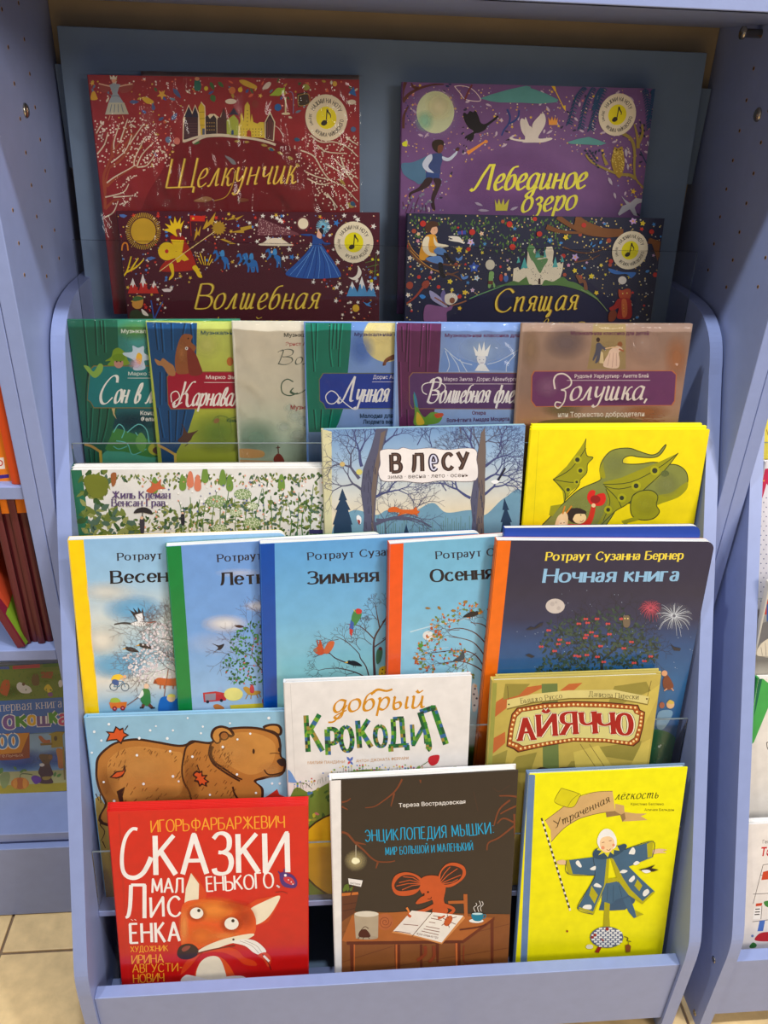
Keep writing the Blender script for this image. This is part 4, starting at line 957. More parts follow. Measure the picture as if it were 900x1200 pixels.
def board(lab, tl, tr, spine, rows, yaw=7, off=.002, th=.0115, **k):
    b = Book('picture_book', lab, 3, tl, tr, off=off, yaw=yaw, kind='board', cover=rows[0][1], spine=spine, back=spine, th=th, rough='print_gloss', **k)
    b.grad(rows); b.grad([(0, spine), (1, spine)], x0=0, x1=.062 * .258 / b.Wd * 1.0)
    # the rounded print must not cover the square corner: spine side is square
    return b
b = board('board book with a yellow spine band, stork and blossom on pale blue', (80, 633), (336, 624.5), (250, 208, 8),
          [(0, (140, 184, 222)), (.14, (150, 192, 224)), (.3, (206, 214, 212)), (.45, (150, 196, 222)), (.55, (222, 218, 208)), (.68, (130, 184, 216)), (.8, (216, 224, 222)), (1, (224, 226, 218))])
b.view(75, 620, 3.6)
for x, y, rx, ry, c_, al in ((300, 340, 150, 70, (110, 178, 224), .95), (180, 265, 140, 50, (224, 224, 216), .8), (160, 470, 120, 80, (232, 226, 212), .9), (230, 580, 140, 60, (110, 180, 222), .9), (430, 470, 100, 90, (216, 220, 220), .7)): b.glow(x, y, rx, ry, c_, al)
b.grad([(0, (250, 208, 8)), (1, (250, 208, 8))], x0=0, x1=.062)
b.text('Ротраут Сузанна Бернер', (228, 132), (800, 110), 30, INK, 'serif', wt=.9); b.text('Весенняя книга', (202, 228), (840, 205), 50, (30, 26, 32), 'serif', wt=1.05)
b.line('212,402 250,396 290,400', 6, (60, 60, 60), w2=9); b.blob('280,398 310,388 350,392 388,388 350,404 310,408', (240, 240, 240)); b.line('280,398 310,388 350,392 388,388', 2, (30, 30, 40)); b.poly('310,390 276,340 300,352 290,330 312,352 312,328 326,350 332,330 340,386', (36, 34, 44)); b.poly('314,392 300,362 330,352 336,390', (232, 232, 236)); b.line('350,396 388,390', 3, (200, 90, 60))
bird(b, 286, 506, 26, (36, 34, 40)); bird(b, 346, 492, 28, (36, 34, 40))
tips = []; tree(b, 520, 620, -2.3, 90, 7, (120, 100, 96), 11, 7, .5, tips)
rr = random.Random(2)
for j, cc in enumerate(((236, 232, 234), (214, 206, 212), (226, 214, 222))):
    b.dots([(x, y, rr.uniform(3, 6)) for x, y in rnd_in(pp('330,430 400,390 470,385 480,640 300,640 250,540 330,500'), 120, 31 + j)], cc, n=6)
tree(b, 500, 610, -2.7, 70, 3, (110, 92, 90), 14, 6, .6); tree(b, 500, 500, -2.6, 60, 3, (110, 92, 90), 15, 6, .6)
def ring(b, x, y, r, w, c): b.lines([[(x + r * math.cos(k * .52), y + r * math.sin(k * .52)) for k in range(13)]], w, c)
b.ell(236, 680, 60, 6, (190, 200, 206)); ring(b, 210, 664, 16, 3, (40, 70, 90)); ring(b, 258, 666, 16, 3, (40, 70, 90)); b.lines('210,664 226,640 250,642 258,666|226,640 232,664 210,664|232,664 250,642', 3, (60, 120, 160), smooth=False); b.blob('200,636 210,616 236,612 250,624 228,636', (240, 200, 50)); b.blob('204,650 206,634 226,636 232,652 222,658', (60, 90, 150)); b.dots([(256, 622, 8)], (232, 180, 140)); b.line('238,620 252,640', 4, (232, 180, 140))
b.poly('190,730 266,728 262,752 198,756', (226, 120, 40)); b.blob('198,730 200,714 226,712 238,728', (170, 190, 60)); b.dots([(214, 756, 10), (248, 754, 10)], (150, 30, 40), n=12); b.dots([(214, 756, 4), (248, 754, 4)], (220, 140, 140)); b.line('266,742 290,726 318,704', 3, (130, 70, 40))
b.ell(348, 662, 11, 12, (238, 200, 170)); b.blob('326,680 344,672 362,682 364,740 340,742 324,720', (60, 130, 60)); b.blob('330,676 318,700 312,706 322,712 336,696', (238, 236, 230)); b.lines('336,738 332,750|358,738 372,752', 13, (110, 64, 44)); b.lines('320,752 336,752|366,754 384,752', 6, (50, 34, 30))
b.blob('384,636 400,626 440,630 484,628 490,640 482,658 470,660 400,656 388,644', (196, 96, 44)); b.lines('408,654 406,672|424,656 422,672|462,656 460,672|476,656 476,674', 5, (170, 84, 40)); b.poly('384,630 376,650 394,652', (150, 70, 36))
b.line('440,590 412,776', 3, (150, 80, 50)); b.blob('404,720 430,704 470,716 490,700 486,780 404,782', (36, 110, 196)); b.ell(452, 712, 18, 16, (236, 200, 150)); b.blob('436,704 450,694 470,700 462,708', (240, 220, 100)); b.blob('224,780 228,772 236,772 240,780', (110, 60, 40))
b.finish()

b = board('board book with a green spine band, cherry tree and fire engine on blue sky', (195, 640.5), (449, 626.5), (14, 128, 60),
          [(0, (110, 154, 216)), (.35, (112, 160, 220)), (.55, (140, 180, 222)), (.72, (176, 204, 228)), (.85, (214, 224, 230)), (1, (224, 226, 224))])
b.view(75, 620, 3.6)
for x, y, rx, ry, al in ((680, 400, 110, 44, .9), (830, 325, 80, 28, .8), (740, 185, 110, 22, .4), (640, 480, 160, 60, .25)): b.glow(x, y, rx, ry, (232, 230, 230), al)
b.grad([(0, (14, 128, 60)), (1, (14, 128, 60))], x0=0, x1=.062)
b.text('Ротраут Сузанна Бернер', (650, 138), (1220, 100), 30, INK, 'serif', wt=.9); b.text('Летняя книга', (660, 236), (1200, 208), 50, (30, 26, 32), 'serif', wt=1.05)
b.blob('630,520 650,500 624,482 652,490 676,484 664,506 644,512', (30, 30, 44)); b.blob('720,408 740,404 760,412 738,416', (60, 30, 30))
tree(b, 880, 700, -1.9, 110, 9, (90, 60, 44), 21, 6, .5)
pl = pp('720,430 760,400 880,390 1000,420 1040,560 1000,660 700,650 680,600 660,550 710,520 690,480')
for j, cc in enumerate(((40, 110, 50), (60, 136, 60), (30, 84, 44))): b.leafs([(x, y, rr.uniform(10, 17), rr.uniform(3, 4.5), rr.uniform(-3, 3)) for x, y in rnd_in(pl, 150, 41 + j)], cc)
b.dots([(x, y, 4) for x, y in rnd_in(pl, 60, 47)], (180, 40, 50)); b.dots([(x + 1, y - 1, 1.5) for x, y in rnd_in(pl, 40, 47)], (240, 200, 200))
b.poly('586,690 640,684 684,692 684,722 590,730', (196, 50, 50)); b.poly('594,696 640,692 640,720 596,724', (150, 140, 150)); b.dots([(606, 728, 7), (664, 722, 7)], (40, 30, 40)); b.dots([(660, 676, 12)], (150, 180, 220)); b.ell(715, 696, 40, 28, (238, 226, 130)); b.blob('630,744 650,738 676,754 660,768 640,762', (200, 120, 50))
b.blob('756,672 770,664 800,680 826,682 828,692 800,700 776,696', (200, 150, 50)); b.lines('776,696 766,716|790,698 788,716|812,696 818,712|824,692 830,708', 4, (180, 130, 40)); b.blob('784,668 792,656 802,668 800,690 786,688', (200, 60, 60)); b.line('784,656 802,656', 4, (110, 50, 30))
b.poly('700,742 838,734 842,752 704,762', (226, 206, 50)); b.ell(848, 724, 12, 18, (210, 40, 40))
b.finish()

b = board('board book with dark blue spine band, parrot and squirrel in a bare tree', (305, 637.5), (566, 624.5), (0, 72, 164),
          [(0, (92, 158, 214)), (.3, (110, 176, 216)), (.5, (134, 192, 204)), (.7, (150, 204, 196)), (.85, (190, 216, 206)), (1, (220, 226, 220))])
b.view(300, 620, 3.103)
b.text('Ротраут Сузанна Бернер', (190, 112), (706, 82), 26, (34, 34, 50), 'serif', wt=.9); b.text('Зимняя книга', (190, 200), (670, 178), 44, (26, 26, 40), 'serif', wt=1.05)
TR = (74, 50, 54)
b.lines('432,540 428,460 430,400 450,360 470,330', 10, TR, w2=4); b.lines('412,540 400,500 380,470 372,450 330,410 290,390|400,540 360,520 300,506 250,508|340,490 290,470 260,450 210,466|430,400 400,370 370,350 330,345|450,360 440,310 436,280|460,340 490,300 500,270|428,430 470,400 490,380', 5, TR, w2=2)
for x, y, a, l, sd in ((300, 400, 3.0, 26, 1), (270, 450, 2.9, 26, 2), (250, 508, 3.0, 22, 3), (436, 290, -1.6, 18, 4), (330, 410, -2.2, 22, 5), (380, 440, -2.4, 24, 6), (470, 330, -1.2, 30, 7), (360, 520, 2.9, 30, 8), (440, 330, -2.2, 22, 9), (400, 370, -1.9, 20, 10), (460, 400, -.6, 26, 11), (420, 420, -2.5, 30, 12)):
    tree(b, x, y, a, l, 2.4, TR, sd, 4, .55)
b.blob('346,340 350,310 362,292 378,292 384,306 380,322 366,344 356,352', (60, 130, 70)); b.blob('362,296 370,288 384,294 382,306 368,308', (200, 50, 50)); b.poly('340,346 356,350 348,390 340,380', (196, 56, 50)); b.poly('344,330 356,340 354,366 340,360', (50, 90, 170)); b.poly('358,294 352,290 362,304', (240, 200, 60))
b.blob('212,436 226,424 234,404 244,430 252,446 236,458 216,450', (196, 74, 30)); b.blob('246,446 262,412 284,408 280,430 262,452', (206, 96, 50)); b.lines('226,424 222,404|234,420 232,402', 4, (180, 64, 30)); b.dots([(216, 440, 8)], (150, 110, 90))
bird(b, 358, 486, 24, (30, 28, 36)); b.blob('436,470 440,440 456,430 460,450 452,480 440,490', (60, 110, 80)); b.dots([(452, 434, 7)], (110, 40, 30)); b.blob('446,520 452,502 480,498 484,530 450,534', (226, 180, 40)); b.dots([(460, 510, 3), (470, 520, 3), (458, 524, 3)], (70, 50, 20))
b.finish()

b = board('board book with an orange-red spine band, white moon, blackbird and falling autumn leaves', (457, 637.5), (690, 621.5), (232, 86, 28),
          [(0, (112, 176, 208)), (.25, (116, 182, 216)), (.5, (140, 196, 220)), (.7, (160, 208, 224)), (.82, (206, 218, 216)), (.88, (196, 200, 190)), (.9, (84, 110, 50)), (1, (70, 96, 40))], th=.0110)
b.view(300, 620, 3.103)
b.text('Ротраут Сузанна Бернер', (656, 108), (1160, 78), 26, (40, 36, 50), 'serif', wt=.9); b.text('Осенняя книга', (638, 192), (1090, 164), 44, (26, 24, 34), 'serif', wt=1.05)
b.lines('560,374 640,352 740,330 800,320|570,470 640,440 700,430', 5, (180, 210, 226), w2=2)
b.ell(626, 387, 20, 17, (222, 222, 220)); AT = (92, 52, 44)
b.lines('836,680 834,600 838,520 850,470 860,420', 13, AT, w2=6); b.lines('838,530 800,500 740,480 660,490|838,520 800,460 740,440 640,450|845,480 800,420 760,400 700,390|855,440 800,380 740,360 690,370|860,400 830,350 780,340', 5, AT, w2=2)
tp = []
for x, y, a, l, sd in ((700, 486, 3.1, 36, 1), (690, 446, 3.0, 34, 2), (740, 396, -2.8, 34, 3), (740, 366, 3.1, 32, 4), (800, 350, -2.4, 30, 5), (800, 450, 2.6, 34, 6), (760, 480, 2.4, 34, 7), (830, 400, -1.4, 40, 8)): tree(b, x, y, a, l, 2.2, AT, 60 + sd, 4, .55, tp)
for j, cc in enumerate(((180, 76, 36), (206, 130, 50), (110, 130, 50))): b.leafs([(x, y, 12, 3.6, a + rr.uniform(-1, 1)) for i, (x, y, a) in enumerate(tp) if i % 6 == j], cc)
bird(b, 782, 308, 26, (28, 26, 34), -1); b.leafs([(614, 286, 22, 4, .1), (660, 280, 18, 5, .8), (708, 296, 20, 5, 0), (752, 268, 20, 6, -.4), (568, 468, 26, 4, .2), (590, 508, 16, 4, 0)], (150, 110, 50)); b.leafs([(588, 424, 22, 8, -.1), (596, 416, 16, 6, 1.3)], (70, 140, 50)); b.blob('716,478 740,460 752,440 758,470 736,480', (60, 70, 80))
b.blob('784,570 800,566 810,620 800,660 786,655', (224, 214, 208)); b.dots([(796, 580, 4), (792, 600, 4), (802, 615, 4), (794, 640, 4)], (90, 80, 90)); b.dots([(798, 570, 6)], (220, 180, 140))
b.finish()

OB = (236, 110, 20)
Book('picture_book', 'plain blue board book standing behind the dark night-sky board book', 3, (592, 619.0), (822, 616.5), off=.0118, kind='board', cover=(30, 66, 160), spine=(30, 66, 160), th=.008).finish()
b = board('dark night-sky board book with an orange spine band, pale moon and fireworks', (583, 633.5), (838, 635), OB,
          [(0, (54, 50, 72)), (.2, (50, 48, 70)), (.31, (46, 50, 82)), (.42, (40, 78, 130)), (.6, (36, 98, 150)), (.8, (30, 92, 150)), (1, (24, 80, 140))], yaw=0, off=0, th=.0115)
b.view(570, 610, 3.2143)
b.text('Ротраут Сузанна Бернер', (224, 150), (738, 145), 30, (238, 214, 70), 'serifital', wt=.95); b.text('Ночная книга', (216, 232), (720, 226), 48, (140, 186, 220), 'serifital', wt=1.1)
b.ell(259, 322, 36, 28, (200, 190, 184)); b.dots([(248, 314, 9), (272, 330, 8), (262, 308, 5)], (182, 172, 168)); b.dots([(rr.uniform(110, 800), rr.uniform(260, 560), rr.uniform(.8, 1.8)) for _ in range(70)], (150, 170, 190), n=5)
tree(b, 430, 620, -1.57, 90, 16, (40, 40, 40), 77, 7, .6)
pl = pp('190,470 240,390 300,375 400,365 450,330 520,330 560,370 620,440 660,470 640,520 560,560 600,620 200,620 190,560 230,500')
for j, cc in enumerate(((36, 60, 58), (44, 70, 62), (28, 48, 50), (58, 80, 66))): b.leafs([(x, y, rr.uniform(14, 22), rr.uniform(3, 5), rr.uniform(-3, 3)) for x, y in rnd_in(pl, 190, 81 + j)], cc)
for x, y in rnd_in(pl, 34, 88): b.dots([(x, y, 5), (x + 9, y, 4.5)], (196, 70, 74))
b.blob('514,362 524,356 538,360 540,390 530,402 516,396', (110, 96, 80)); b.dots([(521, 368, 3), (532, 368, 3)], (220, 200, 120))
b.poly('148,410 166,398 180,402 200,386 214,382 210,394 190,404 170,410|146,506 160,500 182,510 170,516|692,462 706,474 732,480 728,490 706,488', (40, 42, 54))
for x, y, r, cc, n_ in ((618, 328, 42, (190, 80, 100), 26), (706, 358, 66, (200, 206, 216), 26)):
    b.glow(x, y, r * 1.1, r * .8, cc, .55 if cc[0] == 190 else .2)
    b.lines([[(x + 6 * math.cos(t_), y + 6 * math.sin(t_)), (x + r * k_ * .7 * math.cos(t_), y + r * k_ * .6 * math.sin(t_)), (x + r * k_ * math.cos(t_), y + r * k_ * math.sin(t_) + 12 * k_)] for t_, k_ in [(i * 6.283 / n_ + rr.uniform(-.1, .1), rr.uniform(.6, 1.1)) for i in range(n_)]], 2.0, cc, w2=.7)
b.blob('10,1010 100,900 300,840 560,800 640,785 720,830 760,1010', (30, 104, 66)); b.dots([(rr.uniform(610, 720), rr.uniform(830, 930), 2.5) for _ in range(12)], (60, 150, 100)); b.dots([(650, 850, 5), (656, 845, 3)], (200, 220, 210))
b.blob('664,600 680,580 704,620 690,636 668,630', (120, 60, 40)); b.ell(670, 574, 11, 11, (220, 160, 120)); b.lines('680,632 668,640|696,630 704,640', 4, (220, 160, 120)); b.blob('640,770 648,720 690,712 700,730 670,780 650,786', (120, 160, 190)); b.ell(692, 692, 15, 15, (226, 180, 130)); b.blob('680,686 690,674 706,682 700,690', (210, 180, 80)); b.ell(660, 694, 10, 12, (160, 90, 70))
b.finish()

# ------------------------------------------------------------------ fourth tier
YD = (240, 218, 0)
for i, (y, x) in enumerate(((496.5, 823), (499.5, 828.5))):
    Book('picture_book', ('yellow hardcover at the back of the dragon-book stack' if i == 0 else 'yellow hardcover in the middle of the dragon-book stack'), 4, (624 - i, y + .5), (x, y - .5), off=(.0094 - i * .0047), cover=(240, 222, 10), th=.0045, group='yellow dragon books in a stack').finish()
b = Book('picture_book', 'yellow hardcover with olive dragon and child holding a red hat, front copy', 4, (622.5, 503.5), (832, 503.5), cover=YD, th=.0045)
b.view(600, 485, 3.75)
b.grad([(0, (240, 216, 4)), (1, (232, 206, 0))]); b.line('118,76 92,520', 2, (206, 188, 0))
D1, D2, D3, DO = (128, 132, 62), (150, 146, 20), (108, 112, 52), (56, 62, 24)
def outl(pts, c, w=4): b.blob(pts, c, n=8); b.lines([pp(pts) + pp(pts)[:2]], w, DO)
outl('390,278 386,240 400,200 440,160 510,150 560,165 610,180 640,172 660,150 676,134 672,150 650,180 620,192 560,190 520,184 490,196 492,218 560,220 620,212 680,220 730,226 765,255 772,300 750,345 700,375 640,390 620,400 480,400 380,510 140,510 170,450 240,380 300,330 380,295', D1)
b.blob('640,360 700,345 750,310 772,300 768,330 730,366 660,392 630,400', D2); b.blob('390,278 386,240 400,210 404,240 410,280', D2)
b.poly('180,288 240,230 300,150 325,108 322,150 330,184 356,192 332,220 328,258 300,290 290,320 260,340 240,370 228,390 222,340 196,306', D2); b.lines('180,288 260,240 325,150|180,288 250,300 300,300|180,288 230,340 232,380|325,108 322,150 330,184 356,192 332,220 328,258 300,290 290,320 240,370 228,390', 3.5, DO)
b.poly('400,300 480,280 560,246 640,214 730,172 700,210 668,250 640,286 600,310 560,350 500,400 450,430 400,470 360,510 400,440 420,380 415,330', D2); b.lines('400,310 520,300 640,240 730,172|405,316 470,330 560,310|410,320 460,370 480,410|412,330 430,390 400,470|730,172 668,250 560,350 500,400 450,430 380,500', 3.5, DO)
outl('530,360 560,340 610,336 640,360 634,400 648,430 620,460 570,466 530,450 520,410', D2); b.poly('480,470 540,452 560,466 510,478 496,492 488,480|162,444 170,404 220,396 200,420 178,450', D2)
b.ell(672, 262, 18, 14, (90, 100, 50))
b.glow(340, 420, 120, 80, (150, 154, 80), .6); b.glow(680, 310, 60, 60, (140, 144, 84), .6); b.glow(450, 220, 70, 60, (140, 146, 84), .5); b.glow(585, 400, 60, 50, (170, 166, 40), .6)
b.dots([(287, 201, 19), (300, 249, 17), (284, 299, 13), (246, 333, 15), (627, 249, 21), (545, 316, 21), (482, 369, 20), (422, 421, 18)], (168, 164, 20), n=16); b.dots([(287, 201, 10), (300, 249, 9), (284, 299, 6), (246, 333, 8), (627, 249, 12), (545, 316, 11), (482, 369, 10), (422, 421, 9)], (50, 54, 34), n=12)
b.blob('330,370 336,345 352,334 366,340 364,358 384,350 406,350 412,376 398,400 370,404 344,396', (216, 40, 30)); b.ell(366, 375, 22, 18, (150, 30, 26))
b.blob('234,500 250,484 300,484 330,462 344,420 350,402 366,404 362,440 350,476 330,498 300,512 240,512', (206, 50, 30)); b.ell(358, 402, 9, 9, (238, 200, 150)); b.ell(284, 446, 42, 34, (60, 44, 34)); b.ell(296, 456, 30, 26, (240, 208, 150)); b.dots([(302, 444, 3)], (40, 30, 20)); b.lines('298,470 306,474 314,466', 2.5, (150, 60, 40)); b.blob('236,452 244,420 276,414 320,424 322,438 280,440 262,466', (54, 42, 34))
b.blob('190,500 196,460 212,440 236,430 246,460 236,500', (232, 200, 150)); b.lines('222,440 232,404|238,436 262,404', 7, (206, 130, 40)); b.dots([(220, 482, 17)], (238, 214, 170), n=12); b.dots([(214, 480, 2.5), (228, 478, 2.5)], (60, 40, 20))
b.finish()

b = Book('picture_book', 'landscape hardcover of a wintry wood with a running squirrel, cream spine', 4, (377.5, 503.5), (616, 498), off=-.003, cover=(150, 170, 190), spine=(206, 200, 156), back=(140, 180, 190), th=.0068)
b.view(370, 490, 3.53)
b.grad([(0, (110, 146, 190)), (.12, (150, 178, 206)), (.25, (196, 200, 196)), (.38, (228, 208, 170)), (.5, (206, 204, 190)), (.62, (110, 146, 170)), (.8, (90, 120, 136)), (1, (70, 96, 110))])
b.add([[b.L(p) for p in pp('24,44 66,56 68,900 30,900')]], (206, 200, 158), local=True)
b.blob('66,480 100,420 160,380 250,400 300,380 380,400 480,350 540,390 640,380 700,400 780,330 860,320 860,700 66,700', (110, 150, 170)); b.lines([[(x, 480 - rr.uniform(10, 80)), (x + rr.uniform(-3, 3), 620)] for x in range(240, 640, 9)], 2, (90, 120, 100), smooth=False)
b.poly('110,290 130,340 124,340 144,380 134,380 152,440 146,440 156,520 70,520 76,440 70,440 88,380 80,380 100,340 94,340|374,436 386,480 364,480|780,330 800,380 792,380 812,430 804,430 822,500 760,500 772,430 764,430 780,380 772,380', (34, 58, 84))
NB, NB2, WB = (84, 84, 106), (110, 96, 90), (70, 76, 120)
for x, y, a, l, w, sd, dp in ((180, 250, -2.4, 60, 14, 3, 6), (190, 200, -2.0, 60, 14, 4, 6), (250, 150, -1.1, 60, 14, 5, 6), (200, 300, -2.7, 54, 12, 6, 6), (240, 330, -.4, 62, 12, 7, 6), (250, 120, -1.5, 50, 12, 8, 6), (650, 240, -2.3, 60, 11, 9, 6), (700, 200, -.8, 60, 11, 10, 6), (690, 260, -.6, 60, 11, 11, 6), (670, 180, -1.5, 60, 11, 12, 6), (640, 330, -2.5, 66, 12, 13, 6), (690, 320, -.5, 60, 12, 14, 6), (250, 420, -.1, 76, 12, 15, 5), (660, 150, -2.1, 60, 10, 16, 6), (760, 120, -1.2, 50, 6, 17, 6), (600, 60, -1.8, 50, 6, 18, 5), (420, 110, -1.2, 40, 4, 19, 5), (480, 120, -1.8, 40, 4, 20, 5), (290, 480, -1.5, 60, 4, 21, 5), (540, 300, -2.2, 40, 4, 22, 5)):
    tree(b, x, y, a, l, w, WB if sd % 3 else NB, 100 + sd, dp, .5)
b.poly('186,300 196,210 230,120 250,44 300,40 276,130 262,210 250,320 244,420 262,500 270,560 180,560 196,480 200,400', NB); b.poly('230,300 240,210 258,140 270,60 290,50 270,140 256,230 246,330 238,420 244,540 224,540 232,400', NB2)
b.poly('640,340 656,240 672,140 684,60 700,40 704,140 700,240 700,340 694,420 700,560 636,560 648,420', NB2); b.poly('640,340 656,240 668,180 674,300 664,420 668,560 636,560 648,420', NB)
b.lines([[(x, y), (x + rr.uniform(-3, 3), y + rr.uniform(20, 40))] for x, y in rnd_in(pp('196,220 250,150 244,420 260,520 196,520 204,400'), 40, 5) + rnd_in(pp('650,300 690,160 696,420 696,520 646,520'), 34, 6)], 2.2, (60, 60, 80))
b.ell(110, 190, 11, 10, (196, 170, 110)); b.ell(180, 222, 13, 12, (206, 196, 110)); b.blob('168,410 176,400 188,412 186,436 174,430', (230, 226, 224)); b.blob('172,420 184,424 180,440', (150, 50, 40)); b.blob('724,262 744,254 760,262 740,272', (236, 236, 236)); b.line('754,258 784,206', 7, (30, 30, 44)); b.line('240,440 330,410 420,420 480,450', 14, NB, w2=4)
b.blob('298,382 306,370 330,366 352,376 380,378 404,376 414,366 422,382 430,384 420,396 400,398 372,394 344,402 350,392 330,388 306,388', (206, 96, 36)); b.lines('352,390 340,404|404,394 424,404', 4, (190, 84, 30))
PLT = '264,150 268,132 300,126 340,128 360,120 400,128 470,122 540,130 600,124 650,124 668,140 666,170 672,210 664,256 600,262 520,258 440,268 360,260 300,262 268,254 258,220 266,190'
b.blob(PLT, (120, 110, 120), n=3); b.blob(' '.join('%g,%g' % (466 + (x - 466) * .99, 192 + (y - 192) * .975) for x, y in pp(PLT)), (232, 224, 220), n=3)
CB = (62, 44, 40)
for ch, x0, x1, y, hh in (('В', 314, 352, 222, 72), ('Л', 398, 442, 220, 70), ('С', 528, 566, 212, 66), ('У', 588, 630, 208, 68)):
    b.text(ch, (x0, y), (x1, y - 1), hh, CB, 'bold', wt=1.3); b.text(ch, (x0, y), (x1, y - 1), hh, (96, 74, 64), 'bold', wt=.35)
b.text('е', (476, 214), (500, 213), 84, (50, 40, 60), 'bold', wt=1.2); b.text('е', (476, 214), (500, 213), 84, (210, 210, 230), 'bold', wt=.4)
b.sans('зима · весна · лето · осень', (298, 250), (630, 242), 17, (80, 66, 60))
b.finish()

def garden(off, lab, tl, tr, art):
    b = Book('picture_book', lab, 4, tl, tr, off=off, cover=(222, 218, 212), spine=(38, 104, 76), back=(222, 218, 212), th=.0048, group=None if art else 'garden books in a stack')
    if not art: return b.finish()
    b.view(75, 535, 2.903); b.grad([(0, (218, 214, 208)), (1, (212, 208, 202))])
    b.add([[b.L(p) for p in pp('16,46 60,46 92,280 160,900 40,900')]], (40, 104, 76), local=True)
    G = [(80, 104, 46), (112, 124, 60), (56, 84, 44), (140, 144, 84), (104, 116, 50), (76, 100, 84)]
    R2 = random.Random(3)
    for j in range(6):
        b.leafs([(x, y, R2.uniform(18, 44), R2.uniform(5, 11), R2.uniform(-3, 3)) for x, y in rnd_in(pp('66,60 150,60 150,110 100,140 110,180 180,180 240,230 250,290 80,290'), 26, 50 + j)], G[j])
        b.leafs([(x, y, R2.uniform(10, 26), R2.uniform(2.5, 6), R2.uniform(-3, 3)) for x, y in rnd_in(pp('240,215 350,160 380,180 420,160 480,150 640,150 700,110 880,110 880,300 240,300'), 95, 60 + j)], G[j])
        b.leafs([(x, y, R2.uniform(8, 22), R2.uniform(2, 5), R2.uniform(.6, 2.5)) for x, y in rnd_in(pp('160,52 880,52 880,84 700,90 480,84 340,100 160,76'), 30, 70 + j)], G[j])
    b.lines([[(x, 300), (x + R2.uniform(-12, 12), 220), (x + R2.uniform(-20, 20), R2.uniform(90, 170))] for x in range(400, 890, 26)], 4, (80, 116, 60), w2=2)
    for x, y, r in ((518, 152, 34), (608, 128, 30), (640, 168, 20), (585, 190, 22), (530, 245, 24), (640, 225, 30)):
        b.ell(x, y, r, r * .62, (130, 150, 100)); b.dots([(x + r * .9 * math.cos(q) * w_, y + r * .55 * math.sin(q) * w_, 2.4) for q in [i * .6 for i in range(11)] for w_ in (.35, .65, .95)], (206, 210, 180), n=6)
    for x, y in ((404, 90), (430, 80), (455, 92), (540, 74), (564, 92), (480, 64), (740, 90), (308, 100)): b.blob([(x - 6, y - 26), (x + 6, y - 26), (x + 12, y + 14), (x, y + 26), (x - 12, y + 14)], (206, 120, 90) if x % 4 else (110, 140, 60))
    b.blob('280,116 300,96 290,80 312,92 330,76 330,98 346,108 320,112 300,124', (190, 96, 60)); b.blob('70,70 110,60 150,80 140,130 100,140 76,110', (110, 116, 40)); b.blob('160,60 178,56 176,90 164,100', (150, 90, 50))
    b.dots([(x, y, R2.uniform(2, 4)) for x, y in rnd_in(pp('260,60 880,60 880,290 260,290'), 90, 9)], (220, 150, 120)); b.dots([(x, y, R2.uniform(2, 4)) for x, y in rnd_in(pp('260,100 880,60 880,290 260,290'), 50, 10)], (90, 100, 140)); b.dots([(x, y, R2.uniform(2, 5)) for x, y in rnd_in(pp('260,60 880,60 880,290 260,290'), 70, 12)], (238, 234, 226))
    b.blob('238,192 250,176 276,172 296,182 300,196 268,190', (50, 44, 44)); b.lines('268,180 266,214', 3, (50, 44, 44)); b.blob('258,214 274,214 272,262 262,262', (60, 56, 66)); b.dots([(265, 208, 6), (404, 192, 5)], (220, 180, 150)); b.blob('398,198 410,198 410,230 400,230', (40, 40, 50)); b.line('410,204 376,212', 3, (60, 60, 60)); b.blob('368,206 384,204 382,220 370,220', (70, 90, 60))
    b.text('Жиль Клеман', (164, 142), (360, 142), 24, (90, 70, 110), 'serif', wt=.85); b.text('Венсан Грав', (164, 168), (344, 168), 23, (90, 70, 110), 'serif', wt=.85)
    b.poly('346,262 408,262 408,268 346,268|834,248 880,248 880,262 834,262', (50, 46, 90)); return b.finish()
garden(.0140, 'rearmost copy of the white garden hardcovers, thin strip of its top edge showing', (86, 544), (416, 542), 0)
garden(.0091, 'middle copy of the white garden hardcovers, thin strip of its top edge showing', (84, 546.5), (414, 545), 0)
garden(.0042, 'white landscape hardcover crowded with green plants and tiny gardeners, dark green spine', (82.5, 550.5), (412, 548), 1)

# ------------------------------------------------------------------ fifth tier: six music books in film, overlapping
def curtain(b, pts, c, folds, w=4):
    b.poly(pts, c)
    b.lines(folds, w, tuple(v * .45 for v in c), w2=w * .7); b.lines([[(x + w * 1.6, y) for x, y in pp(q)] for q in folds.split('|')], w * .7, tuple(min(255, v * 1.25 + 8) for v in c))
def plaque(b, pts, c, edge): b.poly(pts, edge); P = pp(pts); cx = sum(p[0] for p in P) / len(P); cy = sum(p[1] for p in P) / len(P); b.poly([(cx + (x - cx) * .985, cy + (y - cy) * .955) for x, y in P], c)
def t5(lab, tl, tr, i, cover, **k): return Book('picture_book', lab, 5, tl, tr, off=.0325 - .0065 * i, cover=cover, rough='print_gloss', th=.0058, gain=1.05, **k)
G_T = (26, 96, 74)
b = t5('green theatre-curtain songbook with a tiny elf on its teal title plaque', (79.3, 374.5), (281, 374), 0, (36, 110, 90))
b.view(75, 365, 3.1034)
b.grad([(0, (60, 140, 110)), (.25, (40, 120, 130)), (.5, (24, 84, 92)), (.75, (50, 120, 80)), (1, (70, 150, 110))])
b.glow(270, 110, 90, 70, (90, 180, 180), .7); b.glow(260, 70, 80, 40, (110, 170, 80), .7); b.glow(250, 400, 100, 40, (16, 60, 80), .6); b.blob('120,560 150,510 220,500 330,530 420,500 460,580 120,580', (80, 170, 150)); b.blob('150,500 180,430 240,440 330,480 330,530 220,510', (70, 140, 70))
